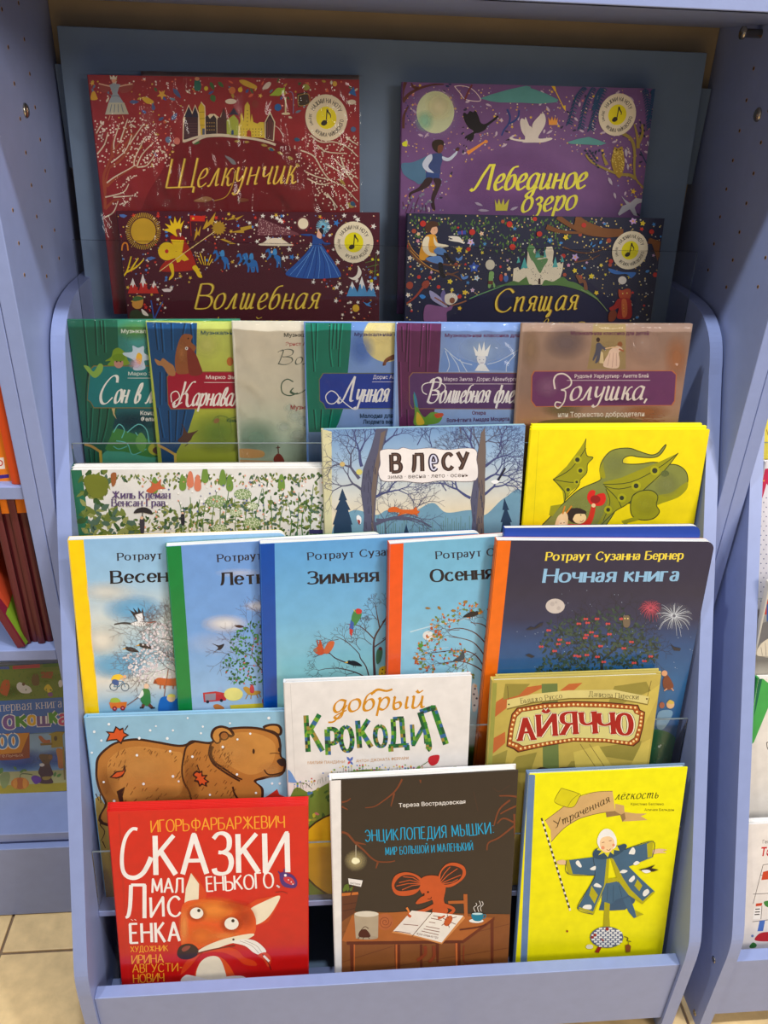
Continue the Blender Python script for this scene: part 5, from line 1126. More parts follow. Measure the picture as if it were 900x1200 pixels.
curtain(b, '14,26 194,30 200,200 196,340 172,450 140,520 138,580 70,580 50,300', G_T, '70,30 84,180 100,330|112,32 118,160|130,32 136,120|142,32 148,150|100,350 96,430 90,480|130,350 124,420 116,480|160,350 150,420 134,480|90,200 80,300 84,460|90,500 96,560|110,505 112,560', 4)
b.line('70,482 100,490 132,510', 9, (200, 160, 80)); b.line('132,505 136,560', 10, (210, 180, 70))
b.lines('180,440 200,410 220,430 210,460|230,440 270,410 300,430 310,480|190,470 230,480 250,520 300,500|180,490 200,500 230,490|260,440 280,470 270,500', 3.5, (110, 200, 200)); b.blob('260,470 280,440 300,470 290,510 270,500', (110, 170, 90)); b.ell(340, 500, 34, 24, (190, 190, 70)); b.ell(344, 505, 22, 14, (110, 70, 60))
b.poly('172,345 186,346 184,372 192,392 180,376', (200, 180, 130))
plaque(b, '94,210 108,196 500,196 500,352 108,352 96,330 84,322', (26, 126, 130), (130, 116, 60))
b.blob('72,198 90,200 108,218 128,190 142,196 138,220 118,240 100,234', (140, 180, 80)); b.blob('160,196 170,180 150,180 172,164 180,140 200,132 222,150 232,176 240,190 214,196', (126, 160, 40)); b.ell(199, 188, 17, 18, (190, 140, 130)); b.ell(199, 168, 24, 14, (110, 146, 30)); b.dots([(192, 182, 3), (206, 182, 3)], (60, 30, 30))
b.blob('252,210 256,180 220,160 216,150 248,146 250,124 270,132 290,126 292,150 306,160 308,176 292,180 296,206 276,214', (200, 220, 240)); b.blob('262,170 270,150 284,160 280,190 268,190', (240, 190, 60)); b.glow(262, 190, 30, 24, (240, 200, 220), .6)
b.sans('Музыкальная классика для детей', (208, 78), (556, 78), 14, (240, 244, 240), bold=.02); b.sans('Марко Зимза · Дорис Айзенбургер', (234, 232), (600, 232), 13, (226, 236, 230), bold=.01); b.lines([[(232, 242), (560, 242)]], 2, (226, 236, 230), smooth=False)
b.text('Сон в летнюю ночь', (128, 332), (600, 332), 92, (244, 246, 240), 'script', wt=.95); b.sans('Концерт', (278, 376), (360, 376), 15, (240, 244, 240), bold=.02); b.sans('Феликса', (280, 398), (362, 398), 15, (240, 244, 240), bold=.02)
b.finish(('g', ) and (.002, .0004, 'wrap_tight', 3))

b = t5('blue theatre-curtain songbook with a squirrel sitting on the crimson title plaque', (171.5, 376.5), (374, 377.5), 1, (150, 170, 60))
b.view(75, 365, 3.1034)
b.grad([(0, (196, 206, 110)), (.4, (180, 190, 70)), (.7, (160, 176, 60)), (1, (170, 180, 80))]); b.glow(560, 440, 120, 80, (110, 150, 70), .6); b.glow(520, 120, 60, 60, (214, 216, 130), .7)
curtain(b, '300,38 484,42 480,220 476,360 450,440 410,510 404,580 360,580 330,300', (20, 76, 128), '330,42 340,140|352,42 360,150|390,42 392,140|440,42 430,90|460,42 466,120|340,350 360,460|380,360 384,480|410,360 404,470|440,360 424,450|350,220 350,340|372,180 372,330', 4)
b.line('330,480 370,500 410,524', 9, (210, 170, 90)); b.line('404,515 406,560', 9, (216, 190, 90)); b.blob('414,470 430,450 436,420 448,440 470,438 488,432 470,450 460,468 440,480', (90, 60, 50)); b.lines('436,420 428,410|452,480 440,490', 3, (80, 50, 40))
b.lines('540,400 560,380 600,390 610,440|560,380 570,450 590,470|600,390 640,380', 4, (120, 140, 60)); b.blob('545,396 556,388 566,394 560,404 548,406', (150, 110, 70))
plaque(b, '374,238 388,218 780,218 780,352 388,356 378,338', (166, 18, 52), (150, 110, 60))
b.blob('330,172 350,180 360,170 380,184 400,200 404,232 380,230 360,200 340,194', (176, 126, 80)); b.blob('408,220 404,170 414,120 430,86 452,82 468,90 462,110 480,130 470,160 478,200 460,222 430,228', (150, 90, 50)); b.blob('450,130 476,150 494,190 502,226 460,232 450,190', (130, 50, 36)); b.glow(428, 150, 22, 50, (190, 130, 80), .6); b.dots([(446, 134, 6)], (240, 240, 240)); b.dots([(446, 134, 3), (452, 98, 3)], (30, 20, 20)); b.ell(604, 182, 12, 16, (190, 110, 50))
b.sans('Музыкальная классика для детей', (498, 84), (850, 84), 14, (50, 90, 110), bold=.02); b.sans('Марко Зимза · Дорис', (516, 245), (756, 245), 13, (240, 232, 230), bold=.02); b.lines([[(510, 258), (900, 258)]], 2, (240, 232, 230), smooth=False)
b.text('Карнавал животных', (412, 342), (885, 342), 84, (248, 244, 240), 'script', wt=.95); b.line('392,330 390,300 410,290 420,312 396,334 404,344 430,330', 4, (248, 244, 240), 'lettering'); b.sans('Камиль Сен-Санс', (592, 402), (730, 402), 13, (50, 90, 60), bold=.02)
b.finish((.002, .0004, 'wrap_tight', 5))

b = t5('pale cream and mint songbook in loose shiny film, without a curtain', (272.5, 376.5), (475, 377.5), 2, (206, 202, 184))
b.view(75, 365, 3.1034)
b.grad([(0, (214, 206, 188)), (.35, (206, 204, 188)), (.6, (170, 194, 176)), (.85, (176, 190, 160)), (1, (206, 186, 150))]); b.glow(700, 460, 100, 80, (120, 160, 140), .6)
for x, y, r in ((840, 380, 34), (800, 420, 30), (850, 450, 40), (820, 350, 24), (870, 400, 30)): b.glow(x, y, r, r * .8, (200, 214, 204), .7)
b.blob('636,500 720,506 720,530 636,530', (206, 160, 100)); b.blob('766,548 764,530 780,516 796,530 800,552', (130, 50, 40)); b.lines('780,516 778,488|772,496 786,494', 4, (90, 40, 30)); b.line('636,545 760,550', 12, (200, 160, 110))
b.sans('Музыкальная классика для детей', (800, 92), (1150, 92), 14, (60, 60, 50), bold=.02); b.sans('Эрнст Амадей', (806, 124), (940, 124), 13, (170, 60, 60), bold=.01)
b.text('Волшебный', (776, 192), (1100, 192), 50, (90, 100, 90), 'script', wt=.8); b.text('Лес', (850, 296), (1100, 296), 90, (60, 90, 70), 'script', wt=.8); b.line('850,296 820,306 794,294 792,262 812,246 834,256', 4, (60, 90, 70), 'lettering'); b.sans('Музыка', (824, 356), (900, 356), 16, (150, 40, 40), bold=.02)
b.finish((.002, .0022, 'wrap', 11))

b = t5('teal theatre-curtain songbook with a full moon and a deep blue title plaque', (357.3, 377.5), (560, 378), 3, (110, 150, 214))
b.view(350, 365, 3.396)
b.grad([(0, (110, 150, 214)), (.4, (140, 170, 222)), (.7, (100, 150, 206)), (1, (80, 130, 190))])
b.ell(350, 105, 94, 96, (226, 214, 150), n=32); b.glow(330, 80, 60, 60, (240, 230, 180), .7); b.glow(250, 150, 60, 70, (90, 130, 206), .6)
curtain(b, '18,44 210,46 206,130 196,240 180,380 160,440 140,480 40,480', (20, 120, 100), '50,48 60,240|70,48 66,200|124,48 122,150 130,220|140,48 132,150|152,48 150,150|170,48 160,150 158,220|60,390 66,470|90,390 86,470|130,390 116,470', 4)
b.blob('334,212 344,190 366,176 380,172 380,190 352,200 346,214', (130, 80, 50)); b.lines('340,206 336,216|352,200 360,190', 4, (90, 50, 40))
plaque(b, '80,270 96,244 900,244 900,386 106,388 96,366 82,356', (36, 64, 160), (110, 120, 90))
b.sans('Музыкальная классика для детей', (222, 98), (600, 98), 14, (60, 50, 110), bold=.02); b.sans('Дорис Айзенбургер', (296, 268), (480, 268), 15, (226, 226, 240), bold=.01); b.lines([[(292, 280), (600, 280)]], 2, (226, 226, 240), smooth=False)
b.text('Лунная соната', (166, 360), (535, 358), 96, (246, 246, 250), 'script', wt=.95); b.line('166,340 140,366 116,362 108,336 128,316 150,326 168,350 210,384 232,388 240,372', 4, (246, 246, 250), 'lettering')
b.sans('Мелодия для', (244, 424), (376, 422), 17, (36, 60, 90), bold=.03); b.sans('Людвига ван', (256, 446), (378, 446), 16, (36, 60, 90), bold=.03)
b.finish((.002, .0016, 'wrap', 7))

b = t5('plum theatre-curtain songbook with a white fairy queen spreading her cape', (464.8, 377.5), (667, 379), 4, (130, 160, 214))
b.view(350, 365, 3.396)
b.grad([(0, (130, 160, 214)), (.4, (150, 180, 226)), (.7, (120, 160, 216)), (1, (90, 130, 200))]); b.glow(724, 150, 150, 90, (180, 206, 236), .6)
curtain(b, '388,44 568,48 562,180 552,300 540,400 500,480 400,480', (100, 44, 88), '432,48 424,200|440,48 436,240|490,48 480,220|508,48 506,240|520,48 512,200|400,200 404,420|430,390 432,470|470,390 462,470|410,60 412,160', 4)
b.poly('580,146 600,160 640,186 690,200 716,206 700,236 560,240 566,190', (120, 156, 216)); b.poly('876,150 850,170 800,190 750,204 740,230 880,240', (120, 156, 216)); b.lines('580,146 640,196 690,212|584,156 600,210 590,240|600,166 630,210 640,240|876,152 800,196 750,210|866,166 830,210 826,240|640,190 670,240', 3, (206, 222, 240))
b.blob('712,200 710,180 726,172 744,180 742,204 728,216', (230, 234, 240)); b.poly('704,176 694,136 712,160 718,124 728,156 738,118 742,158 764,130 752,178', (240, 244, 248)); b.poly('700,236 716,212 742,212 760,238', (232, 238, 244)); b.dots([(720, 192, 2), (736, 192, 2)], (90, 110, 160)); b.line('722,204 736,204', 2, (120, 110, 160))
plaque(b, '438,260 452,242 1000,244 1000,390 450,388 440,370', (92, 58, 112), (150, 110, 90))
b.sans('Музыкальная классика для детей', (582, 102), (950, 102), 14, (110, 40, 90), bold=.02); b.sans('Марко Зимза · Дорис Айзенбургер', (578, 276), (880, 276), 15, (230, 222, 236), bold=.01); b.lines([[(560, 288), (900, 288)]], 2, (230, 222, 236), smooth=False)
b.text('Волшебная флейта', (510, 362), (935, 362), 90, (246, 242, 246), 'script', wt=.95); b.line('510,330 494,320 492,296 512,284 560,282 584,300 570,326 530,332', 4, (246, 242, 246), 'lettering')
b.sans('Опера', (690, 410), (744, 410), 14, (110, 40, 80), bold=.02); b.sans('Вольфганга Амадея Моцарта', (590, 440), (838, 434), 15, (90, 40, 90), bold=.02)
b.blob('456,330 470,350 478,390 500,420 530,400 570,410 560,440 520,450 460,450 462,400', (110, 160, 60)); b.blob('470,400 490,420 500,446 470,448', (220, 190, 60)); b.blob('458,320 468,340 474,380 462,370', (60, 140, 170)); b.blob('540,408 572,404 574,416 550,424', (214, 90, 50))
b.finish((.002, .0014, 'wrap', 9))

b = t5('brown and violet songbook in film with a dancing couple, rightmost of its row', (612.3, 378.8), (812, 379.5), 5, (160, 130, 110))
b.view(600, 365, 4.0909)
b.grad([(0, (168, 142, 126), (150, 124, 110)), (.3, (150, 124, 112), (176, 140, 120)), (.5, (190, 140, 100), (176, 140, 110)), (.7, (150, 124, 96), (170, 130, 90)), (1, (110, 90, 70))])
b.glow(260, 150, 120, 90, (130, 112, 116), .7); b.glow(640, 150, 110, 120, (190, 160, 146), .7); b.glow(790, 220, 70, 120, (196, 130, 80), .6); b.glow(90, 180, 50, 120, (180, 150, 120), .6)
b.poly('390,52 545,54 545,276 360,276 380,160', (162, 140, 96)); b.glow(460, 200, 90, 60, (190, 170, 120), .7); b.glow(240, 470, 110, 40, (120, 110, 70), .7); b.glow(640, 480, 130, 40, (176, 110, 60), .7)
b.blob('404,130 414,124 422,134 416,146 406,144', (60, 34, 30)); b.blob('404,156 420,150 436,166 452,176 446,186 430,180 424,220 410,244 398,246 408,210 392,234 386,230 400,190', (84, 84, 104)); b.poly('426,190 436,196 440,250 418,246', (226, 206, 160)); b.blob('506,152 520,144 530,158 520,170 508,166', (150, 90, 50)); b.blob('470,184 500,166 520,170 530,186 512,196 516,240 504,272 440,264 446,230 460,206', (230, 204, 186)); b.lines('470,200 458,260|486,196 480,268|500,200 500,262', 2.5, (190, 150, 140)); b.line('446,178 480,172 510,172', 6, (226, 190, 150)); b.line('512,180 536,190', 8, (170, 100, 60))
plaque(b, '92,306 104,284 770,282 790,300 782,430 768,452 110,458 90,430', (116, 58, 110), (196, 120, 76)); b.glow(170, 360, 70, 60, (170, 120, 160), .6); b.glow(520, 420, 160, 30, (90, 44, 96), .5)
b.lines([[(rr.uniform(520, 740), rr.uniform(495, 530)), (rr.uniform(520, 740), rr.uniform(490, 530))] for _ in range(22)], 2.4, (150, 90, 50)); b.blob('160,522 400,505 560,510 600,530 160,545', (122, 106, 66))
b.sans('Музыкальная классика для детей', (282, 112), (656, 112), 17, (110, 50, 90), bold=.02); b.sans('Рудольф Херфуртнер · Анетте Блей', (300, 318), (654, 316), 17, (236, 226, 226), bold=.02); b.lines([[(262, 330), (662, 330)]], 2.5, (230, 216, 222), smooth=False)
WH = (240, 232, 224)
b.line('206,372 200,330 214,304 244,298 270,312 284,334 278,356 250,372 236,376 256,384 250,430 224,462 206,452 212,434 236,438', 8, WH, 'lettering', w2=6); b.text('олушка,', (278, 424), (650, 422), 122, WH, 'script', wt=.95)
b.sans('или Торжество добродетели', (220, 506), (634, 502), 24, (236, 230, 222), bold=.01)
b.finish((.002, .0010, 'wrap_tight', 13))

# ------------------------------------------------------------------ the four music books against the display board
NOTE_Y = (226, 196, 20)
def badge(b, c, r, low):
    CR_ = (206, 196, 172); DKB = (44, 36, 30)
    b.disc_m(c, r, CR_, 40); b.disc_m(c, r * .485, NOTE_Y, 32)
    cx, cz = b.L(c); loc = lambda fs: [[(cx + x * r, cz - y * r) for x, y in f] for f in fs]
    b.add(loc(pen_text('НАЖМИ НА НОТУ', 0, 0, .19, 'mono', wt=1.15, arc=(0, 0, .74, -62, 66), gap=.3)), DKB, 'lettering', local=True)
    b.add(loc(pen_text(low, 0, 0, .17, 'mono', wt=1.1, arc=(0, 0, .74, 222 if len(low) > 14 else 214, 96), gap=.3)), DKB, 'lettering', local=True)
    b.add(loc(pen_text('звучит', 0, 0, .15, 'mono', wt=1.1, arc=(0, 0, .74, 282, 244), gap=.3)), DKB, 'lettering', local=True)
    b.add(loc([cr([(-.24, .2), (-.12, .1), (.02, .14), (.02, .26), (-.12, .34), (-.24, .3)], 5, True)] + ribbon([(-.01, .2), (.04, -.38)], .05, .05) + ribbon(cr([(.04, -.38), (.1, -.24), (.2, -.12), (.2, .0)], 4), .09, .03)), DKB, 'illustration', local=True)
R3 = random.Random(21)
def sprinkle(b, poly, n, cols, seed, r=(1.2, 3), star=0, dist=0):
    P = rnd_in(poly, n, seed, dist); m = len(cols)
    for j, c in enumerate(cols):
        L_ = [(x, y, R3.uniform(*r)) for x, y in P[j::m]]
        if L_: b.stars(L_, c) if star else b.dots(L_, c, n=6)
GOLD = (196, 168, 60); GOLD2 = (212, 182, 74)
def gold(b, t, p0, p1, h, **k):
    b.text(t, p0, p1, h, (136, 98, 26), 'italic', **k); k['wt'] = k.get('wt', 1) * .62
    b.text(t, (p0[0] - h * .012, p0[1]), (p1[0] - h * .012, p1[1]), h, GOLD2, 'italic', **k)

# crimson book with the snowy town
b = Book('picture_book', 'crimson hardcover in crinkled film with a snowy golden town and gold script, top left', 7, (103, 87.5), (421, 93.5), cover=(130, 30, 34), th=.010, gain=1.22, H_=.262, rough='print_gloss')
b.view(95, 75, 5.294)
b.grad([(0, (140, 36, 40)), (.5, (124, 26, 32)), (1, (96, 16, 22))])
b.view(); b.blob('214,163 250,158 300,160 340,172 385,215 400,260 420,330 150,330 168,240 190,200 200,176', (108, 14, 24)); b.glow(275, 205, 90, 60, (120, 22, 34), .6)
b.view(95, 75, 5.294)
CONF = [(190, 180, 160), (170, 140, 50), (70, 90, 50), (90, 110, 130), (190, 90, 60), (60, 80, 140)]
b.view(); TOPA = pp('106,90 420,96 420,130 400,150 350,150 330,130 300,110 220,112 212,160 196,190 180,200 150,160 112,120')
sprinkle(b, TOPA, 170, [(206, 196, 184), (206, 196, 184), (190, 160, 60), (206, 110, 80)], 5, (.7, 1.2)); 
LL_ = rnd_in(TOPA, 60, 9, 5)
for j, c in enumerate(CONF): b.leafs([(x, y, R3.uniform(4, 8), R3.uniform(1, 1.8), R3.uniform(-3, 3)) for x, y in LL_[j::6]], c)
BRN = (140, 62, 36); SNO = (192, 180, 160)
b.view(95, 75, 5.294)
b.lines('150,900 150,780 160,700 180,640|160,760 200,720 260,680 330,640|150,800 140,700 170,620 210,530 250,470 300,380|200,580 190,540 200,480 230,400|180,640 240,600 300,520 320,430|330,640 330,580 400,450|340,640 380,560 450,490|330,640 400,630 460,560|90,440 130,360|100,560 150,490 165,420|220,560 300,470 390,380|150,900 200,850 240,840', 18, BRN, w2=9)
b.lines('186,612 230,580 280,530 316,440|300,500 340,440 385,376|160,738 210,700 300,650 330,630|330,630 336,580 400,450|345,636 380,560 450,486|350,640 410,628 460,560|205,530 205,480 236,380|240,490 270,400 290,340|100,560 145,500 168,424|95,430 135,360|150,826 220,810 270,790 296,744|200,826 320,818|150,950 200,920 230,850|260,880 290,850', 9, SNO, w2=6)
dd = []
for q in ('110,380 150,340', '120,600 190,420 260,350', '230,540 300,400 330,330', '270,570 380,430 420,380', '300,600 360,500 440,450', '380,610 440,540 500,520', '400,660 480,600 540,560', '220,760 300,710 340,700', '200,880 300,840 350,800', '110,480 130,420 150,400'):
    p = pp(q); dd += [(x + R3.uniform(-14, 14), y + R3.uniform(-14, 14), R3.uniform(4, 6.5)) for a_, c_ in zip(p, p[1:]) for k_ in range(9) for x, y in [(a_[0] + (c_[0] - a_[0]) * k_ / 9, a_[1] + (c_[1] - a_[1]) * k_ / 9)]]
dd += [(R3.uniform(80, 560), R3.uniform(330, 640), R3.uniform(3.5, 6)) for _ in range(120)]
b.dots(dd, (204, 190, 176), n=7)
b.blob('110,120 150,130 190,126 240,124 300,130 330,128 300,170 250,180 230,150 190,150 160,176 120,166', (138, 58, 50)); b.lines('110,122 160,134 190,140|320,124 270,132 230,142', 8, (200, 160, 130)); b.poly('176,130 200,120 244,128 234,150 226,180 270,250 296,310 150,312 170,240 196,186', (138, 150, 158)); b.poly('172,240 268,240 296,312 150,314', (170, 170, 150)); b.lines('190,250 180,300|210,250 206,300|230,250 232,300|250,250 262,300|178,190 200,200 220,196 240,206', 5, (106, 120, 130)); b.ell(203, 100, 14, 17, (206, 150, 120)); b.poly('182,96 178,66 192,84 202,62 212,84 226,68 220,96', (206, 196, 170)); b.lines('180,320 170,350|258,320 266,348', 4, (200, 150, 120))
b.blob('62,222 66,180 84,170 98,200 102,220', (196, 150, 40)); b.stars([(502, 190, 34), (70, 120, 18)], (206, 160, 60)); b.blob('376,210 400,204 430,216 452,236 430,248 400,240', (196, 160, 40)); b.leafs([(450, 290, 40, 12, -1.6), (300, 236, 60, 12, .0), (570, 150, 80, 14, .9), (560, 350, 60, 14, -.9), (480, 350, 40, 10, -.5)], (70, 86, 130)); b.ell(595, 478, 20, 22, (190, 110, 96)); b.ell(541, 470, 18, 20, (90, 110, 140)); b.blob('706,100 720,82 734,100 746,130 738,164 706,164 702,130', (36, 100, 84)); b.ell(720, 92, 15, 12, (190, 130, 90)); b.ell(776, 152, 13, 14, (196, 170, 40)); b.leafs([(800, 110, 60, 12, 1.1), (690, 490, 50, 12, -.1), (810, 190, 50, 18, 1.2), (850, 110, 50, 12, .8)], (60, 100, 50))
# the town
HS = '630,486 632,340 668,250 690,300 708,250 728,300 745,232 770,260 774,330 800,310 830,310 862,336 866,320 884,280 905,340 905,440 760,444'
b.poly(HS, (206, 190, 160)); b.poly('636,470 640,360 668,262 690,312 708,262 726,312 726,460', (60, 34, 44)); b.poly('640,330 668,262 692,330|694,330 708,262 728,330', (36, 34, 56)); b.lines([[(636, 370 + i * 16), (726, 370 + i * 16)] for i in range(6)], 3, (96, 60, 60), smooth=False); b.poly('728,270 745,240 766,266 768,440 744,444', (196, 170, 50)); b.lines('730,300 766,298|734,340 768,338|738,380 768,380', 2.5, (110, 84, 30)); b.poly('772,330 784,316 800,340 824,316 840,340 842,438 774,438', (50, 36, 40)); b.poly('752,400 768,400 768,440 752,440|872,404 886,404 886,440 872,440', (80, 90, 110)); b.poly('844,345 866,336 884,290 905,340 905,436 844,436', (74, 44, 44)); b.dots([(784 + 14 * i, 365 + 22 * j, 4) for i in range(4) for j in range(3)], (150, 120, 60), n=6)
b.view(255, 75, 5.1429)
b.poly('0,326 20,320 36,262 54,310 56,426 0,430', (74, 44, 44)); b.poly('54,340 98,306 126,340 126,430 56,428', (150, 160, 60)); b.poly('66,310 98,262 130,310 98,304', (50, 40, 60)); b.poly('126,440 126,370 138,350 138,310 148,294 158,350 164,250 180,228 194,250 198,350 206,300 216,350 240,360 254,350 280,352 284,446 200,440', (196, 176, 60)); b.dots([(140 + 18 * i, 392 + 18 * j, 3.5) for i in range(8) for j in range(3)] + [(180, 280 + 22 * j, 3.5) for j in range(5)], (120, 96, 30), n=6); b.poly('176,436 178,404 190,396 202,406 204,440', (150, 60, 40)); b.poly('284,450 284,350 316,286 348,350 340,466', (190, 180, 150)); b.poly('290,450 290,350 316,300 340,350 334,460', (64, 36, 40)); b.lines('300,350 300,450|310,330 310,455|322,330 322,455|332,350 330,458', 3, (120, 70, 60)); b.poly('82,426 84,400 96,398 98,426', (50, 70, 110))
b.line('-150,476 -80,440 0,432 60,434 140,442 220,452 300,470 350,488', 14, (190, 180, 160)); b.view(95, 75, 5.294); b.line('636,482 700,460 760,446 850,440 920,444', 15, (190, 180, 160)); b.view(255, 75, 5.1429)
b.blob('130,100 160,96 200,112 236,134 230,150 190,142 150,124', (190, 156, 50)); b.blob('314,190 330,176 360,146 392,146 404,140 404,164 376,190 350,192', (150, 176, 50)); b.blob('270,150 290,118 314,108 322,124 300,150', (206, 194, 180)); b.ell(80, 226, 34, 16, (206, 196, 176)); b.ell(88, 160, 20, 22, (190, 110, 60)); b.ell(137, 156, 14, 15, (206, 170, 40)); b.ell(227, 242, 20, 24, (130, 50, 40)); b.ell(364, 262, 21, 22, (40, 96, 160)); b.line('410,200 410,296', 9, (206, 190, 150)); b.ell(412, 300, 26, 7, (200, 186, 150)); b.poly('478,180 540,168 556,240 486,262', (60, 44, 30)); b.lines('486,190 546,182 552,238 490,250 486,190', 4, (160, 130, 60)); b.blob('512,130 540,122 556,146 530,160', (150, 150, 60)); b.stars([(258, 192, 16)], (206, 170, 80)); b.line('430,170 446,170 456,200 456,300', 5, (120, 110, 150)); b.poly('790,176 820,136 836,196', (40, 96, 160)); b.ell(706, 120, 14, 16, (200, 160, 60)); b.ell(808, 230, 26, 15, (200, 190, 170)); b.ell(818, 394, 16, 16, (70, 90, 130)); b.line('340,370 370,390 400,440', 3, (200, 190, 180))
b.lines('500,520 580,556 630,640 680,700 760,740 846,830|560,430 620,470 700,470 780,500 846,560|600,490 660,530 780,540|700,570 770,640 846,690|740,560 780,660 846,750|650,600 720,640 770,680|530,650 600,680 680,700|540,690 620,726 680,716|640,780 690,820 710,880|660,780 720,860|770,440 846,490', 9, SNO, w2=5)
P_ = [p for p in rnd_in(pp('480,440 560,420 700,470 846,420 846,880 590,880 570,730 500,600 430,500'), 210, 77, 10)]
b.dots([(x, y, R3.uniform(4, 6)) for x, y in P_], (200, 186, 172), n=7); b.leafs([(470, 600, 34, 8, .6), (420, 560, 40, 10, .4), (730, 690, 60, 9, .8), (780, 840, 50, 16, .5), (360, 530, 40, 8, .4), (300, 505, 50, 10, .3), (260, 486, 44, 8, .2), (160, 470, 34, 7, 0), (100, 466, 40, 7, 0)], (150, 130, 60)); b.leafs([(460, 452, 40, 12, .2), (800, 830, 40, 14, .7), (310, 508, 34, 9, .5)], (40, 80, 110))
b.blob('46,556 70,560 100,580 112,604 90,604 70,584', (106, 110, 116)); b.line('60,560 44,550', 3, (106, 110, 116)); b.blob('120,822 150,808 190,820 150,832', (110, 60, 30)); b.view(95, 75, 5.294); b.blob('700,850 740,830 780,822 816,836 790,852 750,856', (140, 100, 60))
gold(b, 'Щелкунчик', (530, 768), (1330, 740), 178, wt=.9, gap=.12); b.view(255, 75, 5.1429); b.line('110,640 90,730 50,800 -20,824', 8, (170, 140, 40), 'lettering', w2=3)
b.view(); badge(b, (382.4, 138.2), .0243, 'МУЗЫКА ЧАЙКОВСКОГО')
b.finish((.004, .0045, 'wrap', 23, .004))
Book('picture_book', 'second film-wrapped hardcover behind the snowy-town book, only its top edge showing, film sheen painted in', 7, (166, 84), (421, 88), off=.0105, cover=(132, 116, 118), th=.006, H_=.2).finish((.003, .002, 'wrap', 29))  # grey cover colour carries the silvery sheen of the film

# violet book with the swans
b = Book('picture_book', 'violet hardcover with moon, black and white swans and yellow brush lettering, top right', 7, (472, 96), (768, 104), cover=(96, 66, 112), th=.011, gain=1.22, H_=.262)
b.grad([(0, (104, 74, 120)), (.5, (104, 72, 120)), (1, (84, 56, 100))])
b.view(465, 85, 5.806)
SP = [(196, 160, 70), (190, 150, 120), (120, 130, 170), (200, 190, 170)]
b.view(); OUTA = pp('474,98 766,106 758,180 752,250 730,250 724,220 700,190 640,170 600,170 560,180 530,210 520,248 474,248')
sprinkle(b, OUTA, 420, SP + [(206, 190, 150)], 31, (.5, 1.0)); sprinkle(b, OUTA, 110, [(206, 170, 60), (206, 170, 60), (180, 110, 110)], 33, (1.2, 2.2), star=1)
b.leafs([(x, y, R3.uniform(5, 9), 1.3, R3.uniform(-3, 3)) for x, y in rnd_in(OUTA, 44, 35, 8)], (176, 160, 176)); b.leafs([(x, y, R3.uniform(4, 6), 1.2, R3.uniform(-3, 3)) for x, y in rnd_in(OUTA, 22, 36, 8)], (50, 44, 70))
b.glow(600, 215, 80, 44, (110, 74, 126), .9)
b.view(465, 85, 5.806)
b.lines('40,200 80,150 150,110 240,84 320,80|60,60 44,120 40,180|150,110 110,96 100,70|40,380 50,290 80,225', 26, (84, 50, 46), w2=8); b.leafs([(60 + 10 * (i % 4), 200 + i * 18, 14, 4, 1.2) for i in range(9)], (54, 56, 110)); b.leafs([(330, 90, 30, 8, .2), (350, 76, 24, 8, .3)], (40, 50, 90))
b.glow(260, 275, 190, 195, (150, 126, 176), .9); b.ell(262, 270, 128, 144, (176, 184, 150), n=40); b.glow(290, 230, 110, 110, (200, 194, 160), .8); b.glow(190, 330, 70, 80, (130, 180, 160), .7)
b.lines('392,94 440,90 500,106 550,150 566,194 470,184 430,140 392,94', 5, (206, 190, 190)); b.line('512,84 486,130 462,188', 12, (110, 56, 60)); b.poly('568,176 640,150 760,116 880,90 910,96 910,206 700,204 640,196', (80, 136, 136))
BK = (26, 22, 26); b.blob('450,290 460,272 480,284 496,262 520,270 534,258 556,300 570,340 600,350 650,320 680,294 692,298 670,324 620,362 600,390 560,410 530,416 520,450 500,470 490,456 478,466 476,448 462,452 470,432 510,410 520,396 490,376 466,340', BK, n=3); b.lines('462,242 478,250|444,374 460,372|452,502 460,492|470,512 474,498', 5, BK)
b.lines('750,250 770,300 760,350 730,390 712,430|760,350 800,330 826,300 832,256', 14, (44, 62, 120), w2=10)
WS = (196, 188, 180); b.blob('766,450 774,438 800,450 850,456 880,450 850,400 838,340 850,312 880,330 900,360 920,380 940,470 850,470 790,460', WS); b.poly('736,462 764,450 766,462', (40, 30, 40))
b.line('600,470 540,510 480,550', 10, (206, 130, 60), w2=26); b.ell(606, 470, 13, 12, (206, 130, 60))
b.blob('34,620 100,612 160,590 212,570 190,640 200,700 190,740 150,760 120,740 80,720 40,680', (70, 106, 136)); b.blob('206,600 230,560 300,548 310,590 296,650 290,690 210,680 214,640', (50, 66, 112)); b.blob('206,570 236,556 240,590 214,640 250,680 240,694 190,660 174,620', (176, 186, 206)); b.blob('310,570 350,580 390,550 412,530 406,556 360,600 316,596', (176, 186, 206)); b.ell(412, 524, 13, 11, (80, 46, 40)); b.poly('200,676 292,690 290,722 196,716', (44, 66, 120))
b.blob('240,500 246,468 280,456 314,464 320,490 310,530 286,548 256,530', (46, 34, 26)); b.blob('280,500 306,492 316,510 306,540 280,548', (104, 64, 48)); b.blob('200,718 244,722 220,770 170,800 100,830 92,868 86,820 150,780', (50, 34, 38)); b.blob('248,722 292,722 302,750 280,810 256,870 262,930 250,934 234,900 240,830 262,770', (50, 34, 38))
b.lines('60,960 80,900 100,860|120,950 130,900 150,850|160,950 180,900|200,950 196,900|50,930 40,880|90,950 110,910', 4, (80, 40, 60)); b.leafs([(x, y, 22, 8, R3.uniform(-2.5, -.6)) for x, y in rnd_in(pp('40,840 240,830 240,950 40,950'), 16, 3)], (110, 110, 130)); b.leafs([(34, 480, 44, 14, .5), (40, 490, 40, 12, -.6)], (190, 196, 50))
